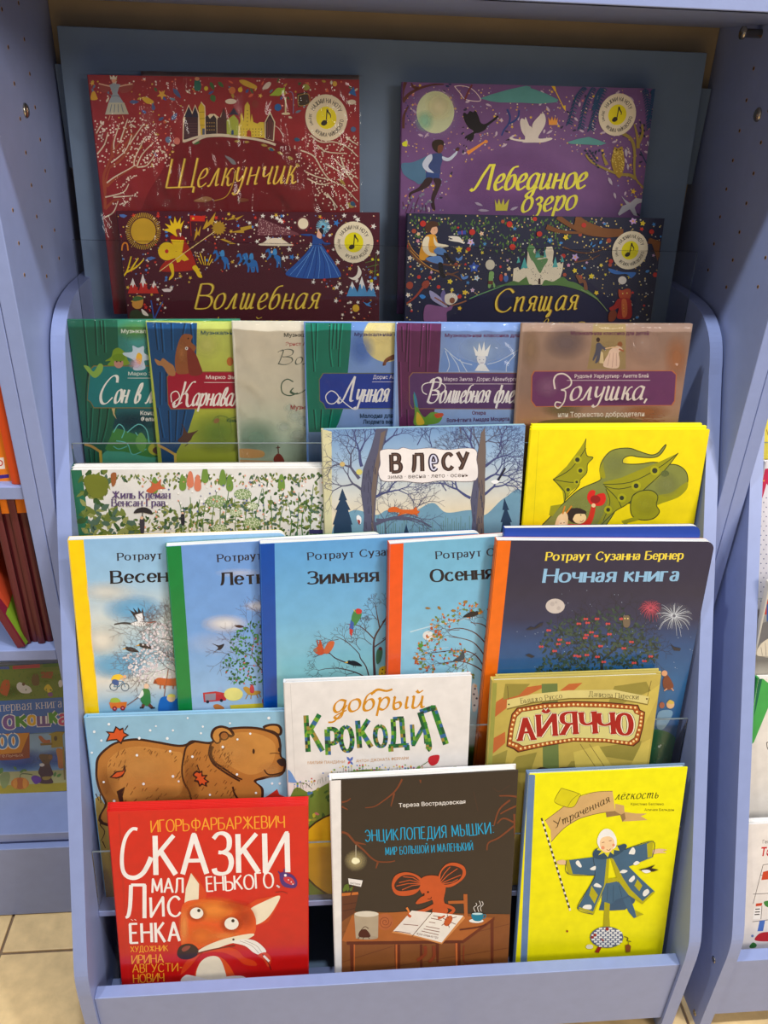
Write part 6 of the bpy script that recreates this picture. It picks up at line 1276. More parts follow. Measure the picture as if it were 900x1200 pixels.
b.poly('666,862 684,900 694,858 708,900 726,856 732,902 764,860 750,940 672,940', (176, 170, 60)); b.leafs([(530, 884, 60, 9, .4), (550, 936, 80, 9, .05), (770, 936, 60, 9, -.4)], (150, 140, 160))
YS = (206, 200, 70)
b.text('Лебединое', (520, 800), (1276, 786), 168, YS, 'italic', wt=1.3, gap=.1); b.text('озеро', (848, 948), (1210, 930), 150, YS, 'italic', wt=1.3, gap=.1)
b.view(615, 85, 5.625)
b.poly('-10,90 60,110 140,140 220,180 210,196 100,206 -10,200', (80, 136, 136)); b.line('180,80 220,160 256,236', 6, (206, 170, 50)); b.poly('244,222 268,216 268,256', (206, 170, 50)); b.poly('172,86 196,80 206,120 196,124', (206, 170, 50)); b.blob('-20,460 0,440 0,300 20,330 46,400 50,340 90,290 120,268 136,300 130,350 90,420 100,436 170,430 176,442 120,460 60,462', WS); b.poly('154,294 168,318 178,288 188,318 198,290 204,318 216,296 212,346 158,346', (206, 140, 60))
FIR = (34, 66, 100)
for q in ('390,90 340,160 290,330', '450,90 400,200 364,360', '520,90 470,230 430,370', '790,100 810,220 820,360', '850,100 846,180 820,300', '500,100 480,140 460,230'):
    p = cr(pp(q), 8); b.line(p, 6, FIR, smooth=False); b.leafs([(x, y, 34, 4, a_) for i, (x, y) in enumerate(p[1:]) for a_ in (.6, 2.3)], FIR)
b.poly('278,460 340,440 420,424 480,444 536,466 500,480 300,470', (80, 136, 136)); OL = (140, 122, 60); b.lines('640,400 700,440 722,520 720,620 730,700 790,770|745,500 740,420 720,340|745,470 775,400 770,340|730,700 690,676 620,670 540,640 440,590 400,540|540,610 510,540', 24, OL, w2=10)
b.leafs([(390 + 14 * i, 510 + 18 * i, 22, 6, .6) for i in range(7)] + [(420 + 12 * i, 510 + 16 * i, 22, 6, .7) for i in range(5)] + [(450 + 22 * i, 520 - 8 * (i % 3), 22, 6, 1.9) for i in range(4)] + [(756 + (i % 2) * 26, 320 + i * 18, 20, 6, 1.2) for i in range(6)], (30, 44, 64))
b.blob('590,490 610,500 640,488 646,520 656,580 650,640 630,690 610,690 580,640 568,580 580,530', (150, 122, 40)); b.dots([(x, y, 3.5) for x, y in rnd_in(pp('580,510 645,510 655,600 640,660 600,660 572,590'), 70, 4)], (200, 180, 90)); b.dots([(603, 510, 6), (628, 510, 6)], (60, 46, 20))
b.poly('634,812 660,840 690,860 730,826 780,836 782,850 740,866 722,890 740,946 716,940 690,900 620,944 612,930 640,880 668,870', (166, 166, 176)); b.stars([(714, 784, 22)], (206, 170, 50)); b.lines('760,520 780,560 800,600 806,630', 8, (36, 60, 90)); b.leafs([(548, 690, 60, 10, 1.1), (586, 790, 44, 8, 1.3), (664, 500, 60, 10, 1.5), (676, 600, 44, 7, 1.5), (806, 450, 40, 8, 1.3)], (170, 160, 176))
b.view(); badge(b, (723.1, 134.6), .0228, 'МУЗЫКА ЧАЙКОВСКОГО')
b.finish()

# maroon book with the blue queen
b = Book('picture_book', 'maroon hardcover with a golden warrior, a queen in a blue gown and many stars', 6, (137, 247), (445, 249), cover=(70, 24, 36), th=.011, gain=1.25, H_=.245)
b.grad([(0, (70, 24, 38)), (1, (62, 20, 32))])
OA = pp('138,249 444,252 442,375 400,375 392,345 375,330 355,326 330,322 300,318 270,316 245,322 215,335 200,350 190,372 146,372')
sprinkle(b, OA, 420, [(200, 190, 170), (196, 60, 44), (190, 160, 60), (90, 110, 160), (200, 190, 170)], 41, (.5, 1.1)); sprinkle(b, OA, 110, [(190, 160, 60), (180, 50, 40), (206, 200, 190), (60, 120, 190)], 43, (1.6, 3.0), star=1); sprinkle(b, pp('290,252 444,252 442,375 400,375 385,335 330,322 300,300'), 60, [(210, 206, 200)], 44, (2, 3.8), star=1)
b.view(130, 240, 5.4545)
GY = (206, 174, 30)
b.lines([[(207 + 86 * math.cos(t_), 168 + 90 * math.sin(t_)), (207 + 112 * math.cos(t_), 168 + 118 * math.sin(t_))] for t_ in [i * 6.283 / 56 for i in range(56)]], 4, (180, 150, 50), smooth=False); b.ell(207, 168, 80, 84, (170, 136, 40), n=36)
b.blob('390,200 450,210 500,270 540,370 540,410 460,425 320,424 330,380 380,330', (150, 34, 26)); b.blob('380,200 420,190 460,200 480,230 440,240 390,230', (130, 24, 24))
b.poly('382,222 468,226 456,300 416,296', GY); b.poly('400,300 380,350 410,340 424,370 440,364 450,350 470,360 500,350 466,310 440,296', GY); b.blob('372,386 396,376 404,430 398,460 372,482 374,464 388,440', GY); b.blob('520,400 544,386 566,420 584,462 560,462 540,430', GY); b.ell(358, 297, 56, 58, GY, n=28); b.ell(357, 297, 12, 13, (170, 40, 36))
b.poly('380,176 330,160 372,150 344,120 384,134 376,92 400,122 408,74 424,118 446,80 444,124 468,100 450,150 450,176 420,204', GY); b.blob('416,160 440,154 448,176 440,208 424,196', (110, 50, 44)); b.poly('436,180 450,180 446,208', (206, 200, 190))
b.line('310,426 480,300 670,166', 5, (200, 180, 120), smooth=False); b.stars([(690, 148, 50)], (150, 120, 40), k=14, inner=.7); b.poly('586,156 616,90 620,116 670,46 650,130 640,124 600,154|530,232 548,140 556,180 576,130 566,200 556,190', (170, 136, 40)); b.poly('506,68 600,72 600,106 506,104', (176, 40, 30)); b.dots([(526, 88, 8)], (206, 160, 40)); b.line('506,66 514,200', 3, (160, 40, 30))
b.poly('740,100 790,70 786,90 850,66 800,104 800,90|756,176 830,160 826,146 900,130 900,150 850,166 852,180|650,200 700,220 720,216 800,250 760,250 740,238', (160, 130, 44))
b.lines('60,470 100,430 130,330|100,430 160,400 210,350|130,414 150,380 176,340', 13, GY, w2=7); b.lines('70,292 74,260 86,244 104,250 110,292', 9, (196, 120, 40)); b.poly('108,566 140,466 168,540 180,548 204,440 236,540 248,544 276,484 306,566', (170, 40, 34)); b.poly('124,516 140,466 160,520 150,506 142,530 134,510|188,500 204,440 226,510 214,500 206,530 196,496|262,520 276,484 292,524 282,512 274,534', (210, 200, 196))
b.lines('560,340 580,380|570,310 596,384|600,330 604,386|640,320 616,386|650,346 626,388', 7, GY, w2=4)
BU = (40, 100, 170)
def horse(x, y, k): b.blob([(x + k * p, y + k * q) for p, q in ((-30, -50), (-44, -40), (-46, -24), (-30, -30), (-26, -6), (-40, 16), (-34, 22), (-14, 4), (10, 10), (24, 40), (22, 70), (34, 66), (38, 30), (48, 70), (58, 66), (52, 20), (40, -4), (0, -16), (-14, -24), (-20, -46))], BU, n=3); b.blob([(x + k * p, y + k * q) for p, q in ((0, -16), (4, -46), (20, -50), (26, -30), (24, -12))], (60, 130, 190), n=3); b.ell(x - 2 * k, y + 0 * k, 10 * k, 12 * k, (40, 30, 40))
horse(700, 340, 1.0); horse(850, 360, 1.0)
b.blob('136,640 150,590 190,580 206,600 204,640 190,660 160,664', (180, 130, 60)); b.blob('140,600 160,584 200,590 206,604 150,616', (60, 90, 50)); b.blob('130,680 170,670 200,690 270,700 260,730 130,730', (50, 60, 40)); b.blob('196,664 230,690 240,710 206,700', (206, 200, 190)); b.lines('276,730 262,640 256,610|280,726 310,660 332,620', 8, (50, 80, 150)); b.poly('324,540 360,534 396,540 380,556 340,556', (200, 190, 190)); b.poly('54,62 84,60 106,70 84,84 60,76|226,340 260,330 290,340 250,356', (70, 100, 160))
gold(b, 'Волшебная', (540, 664), (1318, 664), 158, wt=1.15, gap=.14); gold(b, 'флейта', (620, 790), (1160, 790), 80, wt=.9)
b.view(285, 240, 5.4545)
horse(40, 360, 1.0); horse(190, 330, 1.0); b.poly('238,280 244,280 250,410 280,430 260,426 240,400', (50, 40, 50))
b.poly('100,80 350,180 360,194 90,196', (100, 56, 66)); b.dots([(x, y, 2.2) for x, y in rnd_in(pp('100,80 350,184 90,196'), 120, 5)], (200, 170, 170), n=5); b.ell(383, 120, 33, 35, (206, 196, 172), n=26); b.ell(383, 120, 42, 45, (96, 50, 56), n=26); b.ell(383, 120, 33, 35, (206, 196, 172), n=26); b.blob('100,250 130,240 160,220 210,212 260,226 290,246 316,252 300,262 120,260', (200, 190, 172))
b.lines([[(510 + 10 * math.cos(t_), 140 + 10 * math.sin(t_)), (510 + 44 * math.cos(t_), 140 + 48 * math.sin(t_))] for t_ in [i * 6.283 / 26 for i in range(26)]], 4, (110, 170, 200), smooth=False); b.blob('440,196 420,200 374,194 370,188 430,186 466,196 500,214 500,260 444,262 444,220', (34, 66, 130)); b.blob('500,214 520,240 556,244 550,254 516,256', (34, 66, 130)); b.blob('470,200 478,160 492,150 500,180 500,212 484,214', (206, 160, 140)); b.blob('484,158 500,146 514,164 508,186 496,180', (30, 24, 34))
b.blob('444,256 500,256 540,310 590,380 626,454 560,468 440,472 330,464 270,440 330,380 400,310', (34, 76, 150), n=4); b.lines('450,266 400,360 340,460|465,266 440,370 410,468|480,266 490,370 480,470|490,266 540,370 560,466|496,266 570,380 610,458|440,290 380,360 300,446', 3, (90, 140, 200)); b.lines('456,270 420,370 380,466|474,266 466,370 450,470|486,266 520,370 520,468', 3, (20, 44, 110))
b.stars([(596, 116, 24), (312, 334, 22), (246, 72, 14)], (50, 110, 180)); b.blob('736,392 756,430 740,466 706,480 672,462 700,464 724,446 732,420', (206, 200, 190)); b.poly('660,584 696,488 730,560 758,456 790,560 822,502 850,584', (70, 130, 180)); b.poly('684,520 696,488 714,530 704,520 698,540 690,520|740,510 758,456 780,530 768,510 758,540 750,506|810,530 822,502 838,540 828,530 820,550', (206, 206, 206)); b.lines('780,370 850,350|790,400 866,380|810,430 860,420|850,320 840,460', 4, (80, 110, 50)); b.dots([(826, 348, 9), (864, 352, 7), (820, 486, 10), (860, 446, 8)], (200, 190, 40)); b.ell(720, 660, 22, 24, (190, 156, 50)); b.poly('764,618 790,630 826,614 804,634 820,652 790,644', (60, 120, 180))
b.view(); badge(b, (414.6, 284), .0236, 'МУЗЫКА МОЦАРТА')
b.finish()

# navy book with the white castle
b = Book('picture_book', 'navy hardcover with a white castle on a hill, woodland figures and gold script', 6, (478, 250), (779, 256), cover=(34, 36, 62), th=.011, gain=1.25, H_=.238)
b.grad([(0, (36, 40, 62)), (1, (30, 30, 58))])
b.view(); OA = pp('478,251 778,257 764,378 715,378 705,355 680,338 640,328 600,330 560,350 545,378 476,376')
sprinkle(b, OA, 520, [(196, 180, 110), (196, 180, 110), (180, 180, 170), (190, 160, 90)], 51, (.6, 1.1)); b.leafs([(x, y, R3.uniform(2.5, 5), .8, R3.uniform(.8, 2.4)) for x, y in rnd_in(pp('480,252 700,256 640,300 600,296 560,290 520,262 480,280'), 260, 52)], (70, 104, 50))
sprinkle(b, OA, 40, [(190, 50, 40), (206, 190, 60), (180, 150, 180), (60, 120, 180)], 54, (1.8, 3.2), star=1, dist=8); sprinkle(b, OA, 22, [(170, 46, 40), (150, 70, 50)], 56, (2, 3.2), dist=14)
b.view(470, 240, 5.625)
b.blob('450,620 520,590 600,560 700,520 900,500 1200,500 1300,560 1400,650 1440,790 320,800 380,700', (26, 28, 58)); b.line('450,620 520,590 600,560 680,530 740,515', 6, (90, 140, 90))
b.poly('570,545 680,524 740,500 820,474 860,500 860,528 680,532', (70, 104, 60))
b.lines('44,250 90,330 150,390 220,430 300,460 380,440|44,280 100,360 170,410 240,440|130,360 240,384 340,400 400,390|300,450 360,470 400,500', 15, (96, 62, 44), w2=7); b.lines('50,250 80,300 130,350|60,300 130,370 200,420 250,438', 4, (190, 140, 60))
b.blob('120,350 130,280 150,230 170,200 220,196 236,230 246,290 220,320 180,340 150,366', (196, 140, 40)); b.blob('140,250 160,212 186,216 180,270 190,310 230,324 226,338 180,332 146,300', (206, 196, 172)); b.blob('216,210 240,250 300,264 310,274 250,284 220,260', (206, 196, 172)); b.blob('166,350 240,336 270,350 276,386 240,388 180,370', (80, 120, 176)); b.blob('214,306 240,280 280,290 300,316 280,330 240,326', (80, 120, 176)); b.blob('244,386 274,386 280,440 296,470 280,484 258,460', (26, 24, 30)); b.blob('280,326 300,318 330,360 356,376 330,384', (26, 24, 30)); b.ell(216, 166, 26, 30, (206, 160, 130)); b.blob('158,160 164,124 200,108 240,116 244,140 206,150 190,180 170,180', (70, 46, 34)); b.dots([(222, 166, 2)], (40, 30, 30))
b.blob('310,210 340,206 380,210 400,230 416,256 380,246 340,240 310,230 340,226', (206, 200, 190))
for x, y, r, c in ((382, 294, 24, (206, 190, 50)), (322, 506, 20, (206, 190, 50)), (420, 578, 20, (206, 180, 50)), (386, 682, 16, (206, 170, 50)), (458, 246, 26, (180, 160, 200)), (58, 350, 18, (206, 200, 190)), (46, 594, 18, (206, 200, 190)), (58, 660, 16, (206, 200, 190)), (114, 192, 16, (206, 180, 150)), (480, 412, 38, (50, 80, 160)), (498, 482, 22, (170, 190, 210)), (710, 422, 16, (206, 190, 150)), (530, 190, 18, (206, 180, 160)), (110, 238, 15, (180, 120, 150)), (470, 562, 17, (180, 160, 190))):
    b.stars([(x, y, r)], c, inner=.55); b.dots([(x, y, r * .25)], (206, 150, 60) if c[0] > 150 else (180, 200, 220))
b.dots([(144, 124, 20), (468, 180, 20), (714, 128, 20), (734, 278, 20), (444, 292, 14), (190, 480, 12)], (170, 46, 40), n=12); b.ell(586, 395, 31, 34, (180, 176, 160), n=24); b.blob('360,346 376,354 396,340 404,336 400,360 380,370 364,364|392,456 410,474 440,466 436,484 410,492 396,480', (80, 120, 180)); b.poly('370,176 426,168 428,194 376,196', (50, 70, 150)); b.line('400,168 402,196', 4, (170, 60, 60)); b.blob('120,600 140,590 162,606 140,620', (50, 120, 190))
b.blob('34,540 40,514 60,506 78,520 74,546 54,556', (136, 60, 46)); b.line('36,650 90,610 140,550 170,520', 9, (136, 60, 46), w2=18); b.blob('136,530 150,504 180,500 186,526 160,552', (136, 60, 46))
b.blob('580,446 600,438 612,452 606,500 620,530 612,548 600,520 584,548 572,540 576,500', (110, 150, 90)); b.poly('574,500 606,500 604,524 574,524', (90, 50, 40)); b.ell(658, 480, 12, 24, (150, 50, 40)); b.ell(690, 484, 16, 24, (60, 90, 150)); b.ell(688, 458, 9, 9, (190, 140, 120))
b.blob('186,566 230,586 290,640 300,680 240,650 200,620', (140, 140, 176)); b.blob('260,600 280,560 296,600 290,660', (96, 90, 140)); b.blob('160,664 240,666 300,676 340,660 330,690 300,710 290,780 160,780', (120, 80, 124)); b.blob('288,600 310,584 350,584 372,610 360,640 320,660 290,640', (196, 190, 176)); b.ell(336, 630, 18, 20, (120, 76, 56)); b.lines('220,610 270,640 300,662|330,664 380,650 430,632', 9, (130, 84, 60))
CW = (196, 188, 168)
b.poly('735,500 740,420 770,410 780,430 800,416 826,420 834,280 860,276 884,290 884,340 960,340 960,280 990,280 1000,400 1000,520 860,528', CW); b.blob('830,290 850,264 880,280 870,310 900,330 940,340 930,380 900,400 870,370 850,350 840,320', (80, 120, 76)); b.blob('745,500 770,510 800,490 830,474 850,500 860,526 760,520', (76, 110, 60)); b.poly('788,420 812,346 834,416|760,384 774,340 784,378|896,344 906,300 916,344', (70, 150, 150)); b.dots([(x, y, 3) for x, y in rnd_in(pp('740,430 826,426 880,300 1000,300 1000,510 860,510'), 40, 7)], (110, 100, 96))
b.view(620, 240, 5.4545)
b.poly('-40,400 0,420 30,360 60,340 90,340 110,270 146,266 156,300 150,350 120,400 140,420 150,376 166,376 196,366 204,380 210,370 218,366 212,420 196,470 160,490 120,500 90,460 80,510 0,506', CW); b.blob('10,340 60,350 110,340 116,360 90,400 70,436 50,410 30,370', (80, 120, 76)); b.poly('148,400 166,330 182,398|200,364 210,322 222,364|38,336 48,290 58,336|90,336 98,280 110,336', (70, 150, 150)); b.poly('56,506 58,474 66,468 72,476 72,508', (50, 30, 30)); b.blob('80,516 100,480 150,490 210,460 250,486 300,500 380,550 440,600 430,604 330,550 200,516 80,516', (76, 110, 60)); b.line('330,540 400,576 450,620 500,680', 5, (110, 130, 90)); b.dots([(x, y, 3) for x, y in rnd_in(pp('0,420 60,380 110,290 150,290 150,380 200,390 200,460 120,490 0,490'), 40, 8)], (120, 110, 100))
b.lines('180,76 260,130 360,180 440,190 540,180|300,76 400,140 500,160 600,160|760,230 800,250 836,340|110,140 200,170 330,180', 34, (104, 66, 38), w2=12); b.poly('300,74 400,120 480,150 600,156 600,200 500,210 400,200 280,150', (110, 70, 38)); b.poly('770,210 838,236 820,360 800,300', (110, 70, 38)); b.lines('220,270 300,300 400,306 510,270|290,366 380,350 450,320', 10, (96, 60, 40), w2=4)
b.blob('296,452 310,444 326,470 360,484 372,540 350,540 346,500 320,502 310,480', (110, 70, 50)); b.blob('506,406 560,420 600,430 680,432 650,468 620,442 560,444 516,430', (50, 100, 170)); b.ell(594, 482, 27, 26, (200, 196, 190), n=22)
b.blob('570,540 590,546 620,536 644,540 650,570 640,600 600,606 574,590', (160, 66, 40)); b.blob('540,640 570,600 640,600 654,650 650,720 600,730 560,720 570,660 530,680 510,660', (140, 36, 34)); b.blob('590,610 620,610 624,700 596,716', (176, 90, 50)); b.blob('510,690 540,670 560,700 540,740 506,740', (110, 50, 30)); b.dots([(596, 566, 4), (624, 564, 4)], (200, 190, 90)); b.dots([(600, 640, 3), (602, 660, 3), (604, 680, 3)], (200, 160, 60))
for x, y, r, c in ((662, 104, 26, (180, 150, 200)), (724, 118, 19, (206, 190, 50)), (232, 208, 19, (206, 180, 50)), (292, 334, 26, (170, 150, 200)), (396, 456, 20, (206, 190, 50)), (290, 420, 18, (206, 190, 50)), (428, 562, 17, (206, 180, 50)), (130, 228, 20, (40, 110, 180)), (250, 386, 14, (190, 130, 170)), (458, 386, 14, (206, 190, 80))):
    b.stars([(x, y, r)], c, inner=.55); b.dots([(x, y, r * .25)], (206, 150, 60) if c[0] > 150 else (206, 190, 60))
b.dots([(64, 186, 18), (348, 130, 16), (780, 172, 16), (520, 360, 14)], (160, 46, 40), n=12); b.leafs([(446, 250, 30, 9, -.9), (470, 120, 24, 7, .2), (190, 246, 26, 8, -.2), (390, 262, 30, 5, -1.2), (400, 270, 30, 5, -.6), (340, 400, 24, 8, .3), (740, 430, 30, 9, -.4), (676, 722, 26, 9, -.3), (836, 210, 16, 6, -1.3)], (60, 120, 180))
b.view(470, 240, 5.625); gold(b, 'Спящая', (612, 706), (1150, 690), 150, wt=1.25, gap=.14); gold(b, 'красавица', (560, 830), (1200, 820), 80, wt=.9)
b.view(); badge(b, (737.7, 293.3), .0226, 'МУЗЫКА ЧАЙКОВСКОГО')
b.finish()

# ------------------------------------------------------------------ books of the left-hand shelves
def std_book(name, label, x, y, z, w, d, h, rz=0, ry=0, rx=0, cover=(110, 40, 44), group=None, spine=None, rough=.35):
    """upright book: w = thickness (x), d = depth, h = height; spine towards the front"""
    r = empty(name, (x, y, H + z)); r.rotation_euler = (rx, ry, rz); tag(r, label, 'book', group)
    MB().box(0, .0022, 0, d, 0, h).build('front_cover', cmat(cover, rough), r, bevel=.0004); MB().box(w - .0022, w, 0, d, 0, h).build('back_cover', cmat(cover, rough), r, bevel=.0004)
    MB().prism([(0, 0), (w * .3, -.0012), (w * .7, -.0012), (w, 0), (w, .002), (0, .002)], 0, h, 'z').build('spine', cmat(spine or cover, rough), r)
    MB().box(.0022, w - .0022, .002, d - .003, .002, h - .003).build('page_block', M['pages'], r)
    return r
OG = (236, 120, 24)
b = Book('activity_box', 'orange boxed set on the upper shelf of the left-hand unit', 1, (-60, 440), (2, 438), base=(.846, -.429, 4), cover=OG, spine=OG, th=.03, H_=.165, kind='thin')
b.view(0, 420, 6)
b.grad([(0, (240, 140, 30)), (1, (236, 124, 24))]); b.lines('10,240 30,330 40,420|0,300 20,380 30,440|6,340 24,400|60,300 40,380|20,440 60,560 70,640|40,430 54,520 50,600', 3, (90, 44, 20)); b.poly('-40,700 26,696 36,776 -40,780', (236, 226, 216)); b.ell(0, 736, 22, 22, (200, 60, 40)); b.ell(0, 736, 14, 14, (236, 226, 216)); b.poly('-60,826 62,814 64,838 -60,852', (70, 40, 130)); b.finish()
std_book('picture_book', 'red-orange book squeezed between the orange box and the partition', XL - .0135, .838, -.4285, .0125, .16, .175, cover=(214, 74, 24))
mar = ['maroon spine nearest the partition on the middle left shelf', 'second maroon spine from the partition on the middle left shelf', 'third maroon spine from the partition on the middle left shelf', 'fourth maroon spine from the partition on the middle left shelf']
xx = XL - .0075
std_book('picture_book', 'thin yellow-green book pressed against the partition beside the maroon spines', xx, .850, -.6585, .0065, .15, .19, cover=(170, 180, 60))
for i in range(4):
    xx -= .0088; std_book('picture_book', mar[i], xx, .846 - .004 * (i % 2), -.6585, .0084, .16, .215 - .004 * i, cover=(96, 36, 42), group='maroon spines on the left shelf')
# the leaning picture book in front of them
r = empty('picture_book', (-.376, .834, H - .6585)); r.rotation_euler = (0, math.radians(-19), math.radians(-9)); tag(r, 'glossy picture book leaning askew against the maroon spines, green and red cover', 'book')
MB().box(0, .0022, 0, .17, 0, .20).build('front_cover', cmat((90, 40, 60)), r); MB().box(.0078, .010, 0, .17, 0, .20).build('back_cover', cmat((120, 30, 50)), r); MB().box(0, .010, -.0012, 0, 0, .20).build('spine', cmat((110, 30, 46)), r); MB().box(.0022, .0078, .001, .168, .001, .198).build('page_block', M['pages'], r)
mb = MB(); 
def patchb(pts, c, n='illustration'):
    m_ = MB(); b0 = len(m_.v); m_.v = [(.01015, y, z) for y, z in pts]; m_.f = [tuple(range(len(pts)))]; return m_
for c, pts in (((120, 150, 40), [(.002, .0), (.14, .0), (.12, .05), (.05, .07), (.002, .05)]), ((190, 70, 40), [(.01, .052), (.06, .072), (.1, .12), (.04, .12), (.005, .09)]), ((70, 110, 130), [(.002, .1), (.05, .12), (.12, .14), (.1, .198), (.002, .198)])):
    o = patchb(pts, c).build('illustration', cmat(c), r)
# the window book below
b = Book('picture_book', 'board book with blue title band, pumpkin and bear cub, lowest left shelf', 1, (-120, 786), (76.5, 776.5), base=(.905, -.9955, 6), cover=(40, 110, 190), spine=(60, 120, 60), th=.012, kind='thin', rough='print_gloss', H_=.232, lean=6)
b.view(0, 760, 6)
b.grad([(0, (80, 110, 40)), (.3, (90, 120, 40)), (.6, (120, 160, 200)), (.85, (190, 180, 60)), (1, (180, 160, 30))])
b.poly('-400,90 430,70 430,110 -400,130', (60, 66, 66)); b.poly('-30,128 64,124 66,146 -30,150', (40, 80, 170)); b.poly('88,122 280,108 282,134 90,146', (170, 30, 70)); b.poly('300,106 430,98 432,124 304,132', (30, 100, 30)); b.poly('-400,140 436,150 440,350 -400,380', (96, 124, 44)); b.glow(60, 300, 120, 60, (60, 96, 30), .6); b.glow(300, 200, 140, 50, (120, 150, 60), .6)
b.blob('20,230 60,220 70,270 50,330 30,330 0,300', (170, 70, 30)); b.blob('120,250 140,236 170,250 210,270 224,300 200,314 150,310 120,280', (214, 216, 220)); b.dots([(166, 250, 12)], (90, 60, 50)); b.blob('230,190 250,176 270,190 276,250 240,260 222,230', (90, 64, 40)); b.poly('288,164 374,162 370,210 290,206', (140, 60, 34)); b.blob('310,280 340,250 370,290 340,310', (214, 190, 50)); b.ell(354, 322, 18, 16, (120, 60, 140)); b.ell(426, 246, 16, 26, (220, 220, 224)); b.leafs([(x, y, 16, 4, -1.4) for x, y in rnd_in(pp('0,160 430,160 430,340 0,350'), 60, 2)], (70, 110, 40))
b.poly('-400,390 440,342 456,580 -400,640', (20, 100, 190)); b.text('Моя первая книга', (-170, 452), (434, 412), 62, (206, 206, 220), 'seriflight', wt=.9)
for ch, x0, x1, y, hh, c in (('С', -110, -50, 566, 90, (200, 60, 60)), ('о', 36, 104, 558, 110, (110, 70, 160)), ('к', 126, 186, 550, 104, (50, 140, 50)), ('о', 204, 250, 534, 84, (220, 170, 30)), ('ш', 272, 346, 538, 88, (100, 70, 150)), ('к', 360, 404, 524, 104, (60, 150, 50)), ('а', 424, 470, 530, 90, (200, 50, 120))):
    b.text(ch, (x0, y), (x1, y - 3), hh, (226, 226, 232), 'bold', wt=2.1); b.text(ch, (x0, y), (x1, y - 3), hh, c, 'bold', wt=1.35)
b.poly('-400,640 456,585 466,1100 -400,1100', (130, 170, 206)); b.glow(120, 780, 260, 90, (40, 80, 170), .95); b.glow(380, 770, 120, 70, (50, 90, 180), .8); b.poly('-400,880 466,850 470,960 -400,1000', (196, 190, 120)); b.poly('-400,980 470,940 470,1100 -400,1100', (190, 166, 30))
b.poly('-200,610 208,590 150,730 -200,760', (206, 130, 30)); b.poly('208,590 210,766 120,780 -200,790 -200,760 150,730', (140, 50, 30)); b.text('100', (-60, 700), (124, 690), 88, (226, 226, 220), 'bold', wt=2.2); b.text('100', (-60, 700), (124, 690), 88, (30, 120, 200), 'bold', wt=1.3); b.text('занимательных', (-160, 772), (164, 756), 24, (220, 180, 160), 'mono')
b.poly('340,600 400,582 456,584 440,610 446,690 362,696 360,610', (150, 130, 40)); b.ell(392, 630, 12, 18, (60, 40, 30)); b.blob('272,620 290,612 320,640 352,640 350,664 300,660', (170, 90, 60)); b.poly('284,664 370,660 370,676 286,680', (120, 90, 40)); b.blob('396,710 420,700 446,720 458,800 450,836 414,836 406,770', (190, 120, 60)); b.poly('440,690 452,690 462,920 450,920', (150, 130, 60))
b.blob('276,760 290,740 340,742 366,746 370,770 350,800 362,840 376,880 360,900 372,944 280,944 286,900 270,870 282,830 300,806', (96, 66, 44)); b.ell(355, 760, 15, 16, (120, 84, 56)); b.ell(296, 816, 18, 12, (226, 220, 210)); b.dots([(312, 786, 4)], (20, 20, 20)); b.blob('300,900 340,896 366,900 340,920 306,920', (170, 140, 50)); b.blob('220,910 240,890 280,900 290,930 250,950', (120, 70, 150))
b.ell(142, 946, 64, 42, (216, 130, 30)); b.ell(142, 946, 26, 42, (200, 110, 20)); b.ell(108, 946, 16, 38, (230, 150, 40)); b.ell(176, 946, 16, 38, (230, 150, 40)); b.line('142,906 150,880 200,880 230,886', 5, (90, 110, 50)); b.leafs([(140, 870, 40, 9, -.6), (160, 850, 34, 8, .2), (120, 850, 34, 8, -2.4), (380, 900, 40, 10, -1.2), (400, 900, 40, 10, -.6), (0, 880, 50, 16, -1.2), (20, 890, 50, 14, -.4)], (110, 150, 60)); b.blob('0,900 30,870 70,880 60,950 20,980', (150, 160, 90))
b.finish()

# ------------------------------------------------------------------ books of the neighbouring rack, seen as slivers at the right edge
def nb(lab, k, px, py, w, c, off=0, th=.009, kind='hard', **kw):
    """tier k, left edge at x = px metres, top edge at image height py, w metres wide"""
    y0, z0, al = TIER[k]; al_ = math.radians(al); y0 += off
    pr = lambda x, s: (lambda q: (450 + F_PX * q.dot(CR) / q.dot(CF), 600 - F_PX * q.dot(CU) / q.dot(CF)))(Vector((x, y0 + s * math.sin(al_), z0 + s * math.cos(al_))))
    X0 = px; s = min((abs(pr(X0, .1 + .0005 * i)[1] - py), .1 + .0005 * i) for i in range(700))[1]
    (px, py), tr = pr(X0, s), pr(X0 + w, s)
    return Book('picture_book', lab, k, (px, py), tr, off=off, cover=c, th=th, kind=kind, **kw)
b = nb('pale yellow book with brown sketches in the right-hand rack, highest of the slivers', 5, .549, 482, .2, (240, 222, 90), off=.01)
b.view(820, 480, 6); b.grad([(0, (240, 222, 90)), (1, (236, 214, 80))]); b.lines('440,360 470,350 480,380 460,400|450,380 476,400|470,140 480,180', 5, (150, 110, 60)); b.finish()
b = nb('white dotted book with a crimson flap in the right-hand rack', 4, .548, 541, .22, (226, 222, 226), off=.004)
b.view(820, 480, 6); b.grad([(0, (226, 222, 228)), (1, (222, 218, 224))]); b.poly('440,420 500,410 500,560 470,520 444,610 430,640', (196, 40, 80)); b.dots([(450, 500, 6), (446, 440, 5)], (226, 180, 60))
b.dots([(430 + 38 * (j % 2) * .5 + 38 * i, 620 + 33 * j, 4.5) for i in range(9) for j in range(24)], (70, 80, 130)); b.finish()
b = nb('cream and red board book sliver in the right-hand rack', 3, .549, 683, .25, (226, 220, 206), off=.002, th=.010)
b.view(820, 680, 6); b.grad([(0, (200, 170, 140)), (.12, (150, 150, 150)), (.4, (120, 116, 110)), (.5, (214, 206, 190)), (1, (206, 196, 180))])
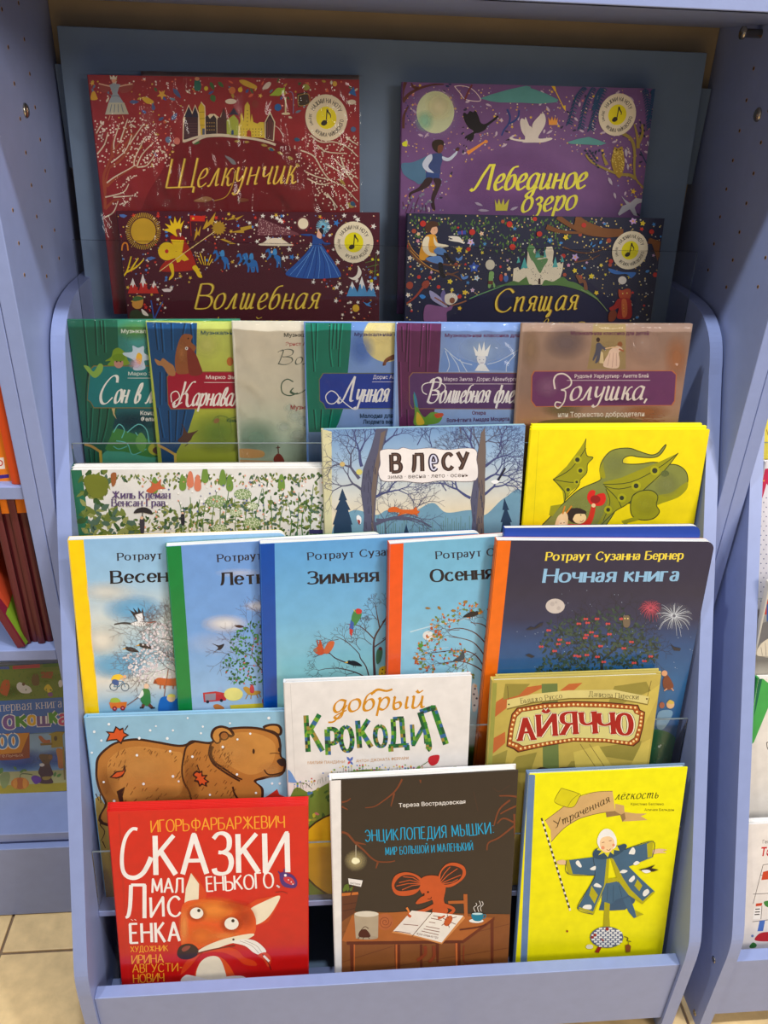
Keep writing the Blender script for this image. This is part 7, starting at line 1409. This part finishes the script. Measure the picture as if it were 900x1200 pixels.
b.poly('414,40 560,20 560,70 480,80 440,100 416,110', (206, 170, 140)); b.poly('416,100 440,70 452,90 474,60 500,80 500,180 470,240 416,240', (190, 54, 34)); b.line('430,200 460,140 500,110', 14, (232, 226, 220)); b.poly('412,240 446,236 440,330 410,380', (60, 110, 60)); b.poly('470,170 520,150 520,330 470,300', (60, 90, 150)); b.poly('440,300 560,260 560,420 420,440 408,490', (110, 108, 110)); b.blob('408,530 420,460 480,410 560,380 600,530', (214, 204, 184)); b.lines('410,535 520,535|430,470 440,530|460,440 466,530', 3, (120, 110, 100)); b.finish()
b = nb('green-spined white book in the right-hand rack', 2, .5485, 795, .22, (230, 224, 216), off=.010, spine=(50, 150, 70))
b.view(820, 680, 6); b.grad([(0, (228, 222, 214)), (1, (220, 214, 206))]); b.poly('300,670 430,680 480,720 520,710 520,800 380,1140 300,1200', (70, 166, 80)); b.poly('410,690 440,690 396,900 380,960', (24, 100, 70)); b.lines('470,1140 476,1180 500,1220|470,1140 520,1130', 5, (70, 60, 60)); b.finish()
b = nb('white book with red title and small town map in the right-hand rack', 1, .549, 966, .2, (232, 228, 226), off=0, th=.012)
b.view(820, 880, 4.8); b.grad([(0, (232, 226, 222)), (1, (224, 218, 214))]); b.sans('Георгий', (354, 520), (440, 518), 20, (80, 70, 70)); b.sans('Теремок', (340, 590), (560, 580), 48, (196, 30, 40), bold=.03, slant=.2)
b.lines('356,640 300,860|356,640 400,634|300,805 400,800|340,700 420,690|296,960 400,948|350,870 344,946', 3, (80, 70, 70), smooth=False); b.poly('356,680 400,668 400,720 346,726|316,858 352,854 348,870 314,874', (200, 70, 40)); b.blob('312,1066 330,1030 370,1018 410,1024 410,1066', (186, 40, 50)); b.poly('336,956 368,950 356,1012 324,1014', (70, 110, 190)); b.blob('280,1096 300,1076 320,1090 310,1106 284,1108|360,850 380,842 400,850 400,880 370,872', (60, 130, 60)); b.poly('306,884 346,880 340,944 298,946', (236, 234, 232)); b.lines('312,890 338,888|310,906 338,904|308,920 336,918', 6, (70, 60, 60), smooth=False); b.dots([(296, 1040, 8)], (110, 130, 180)); b.finish()
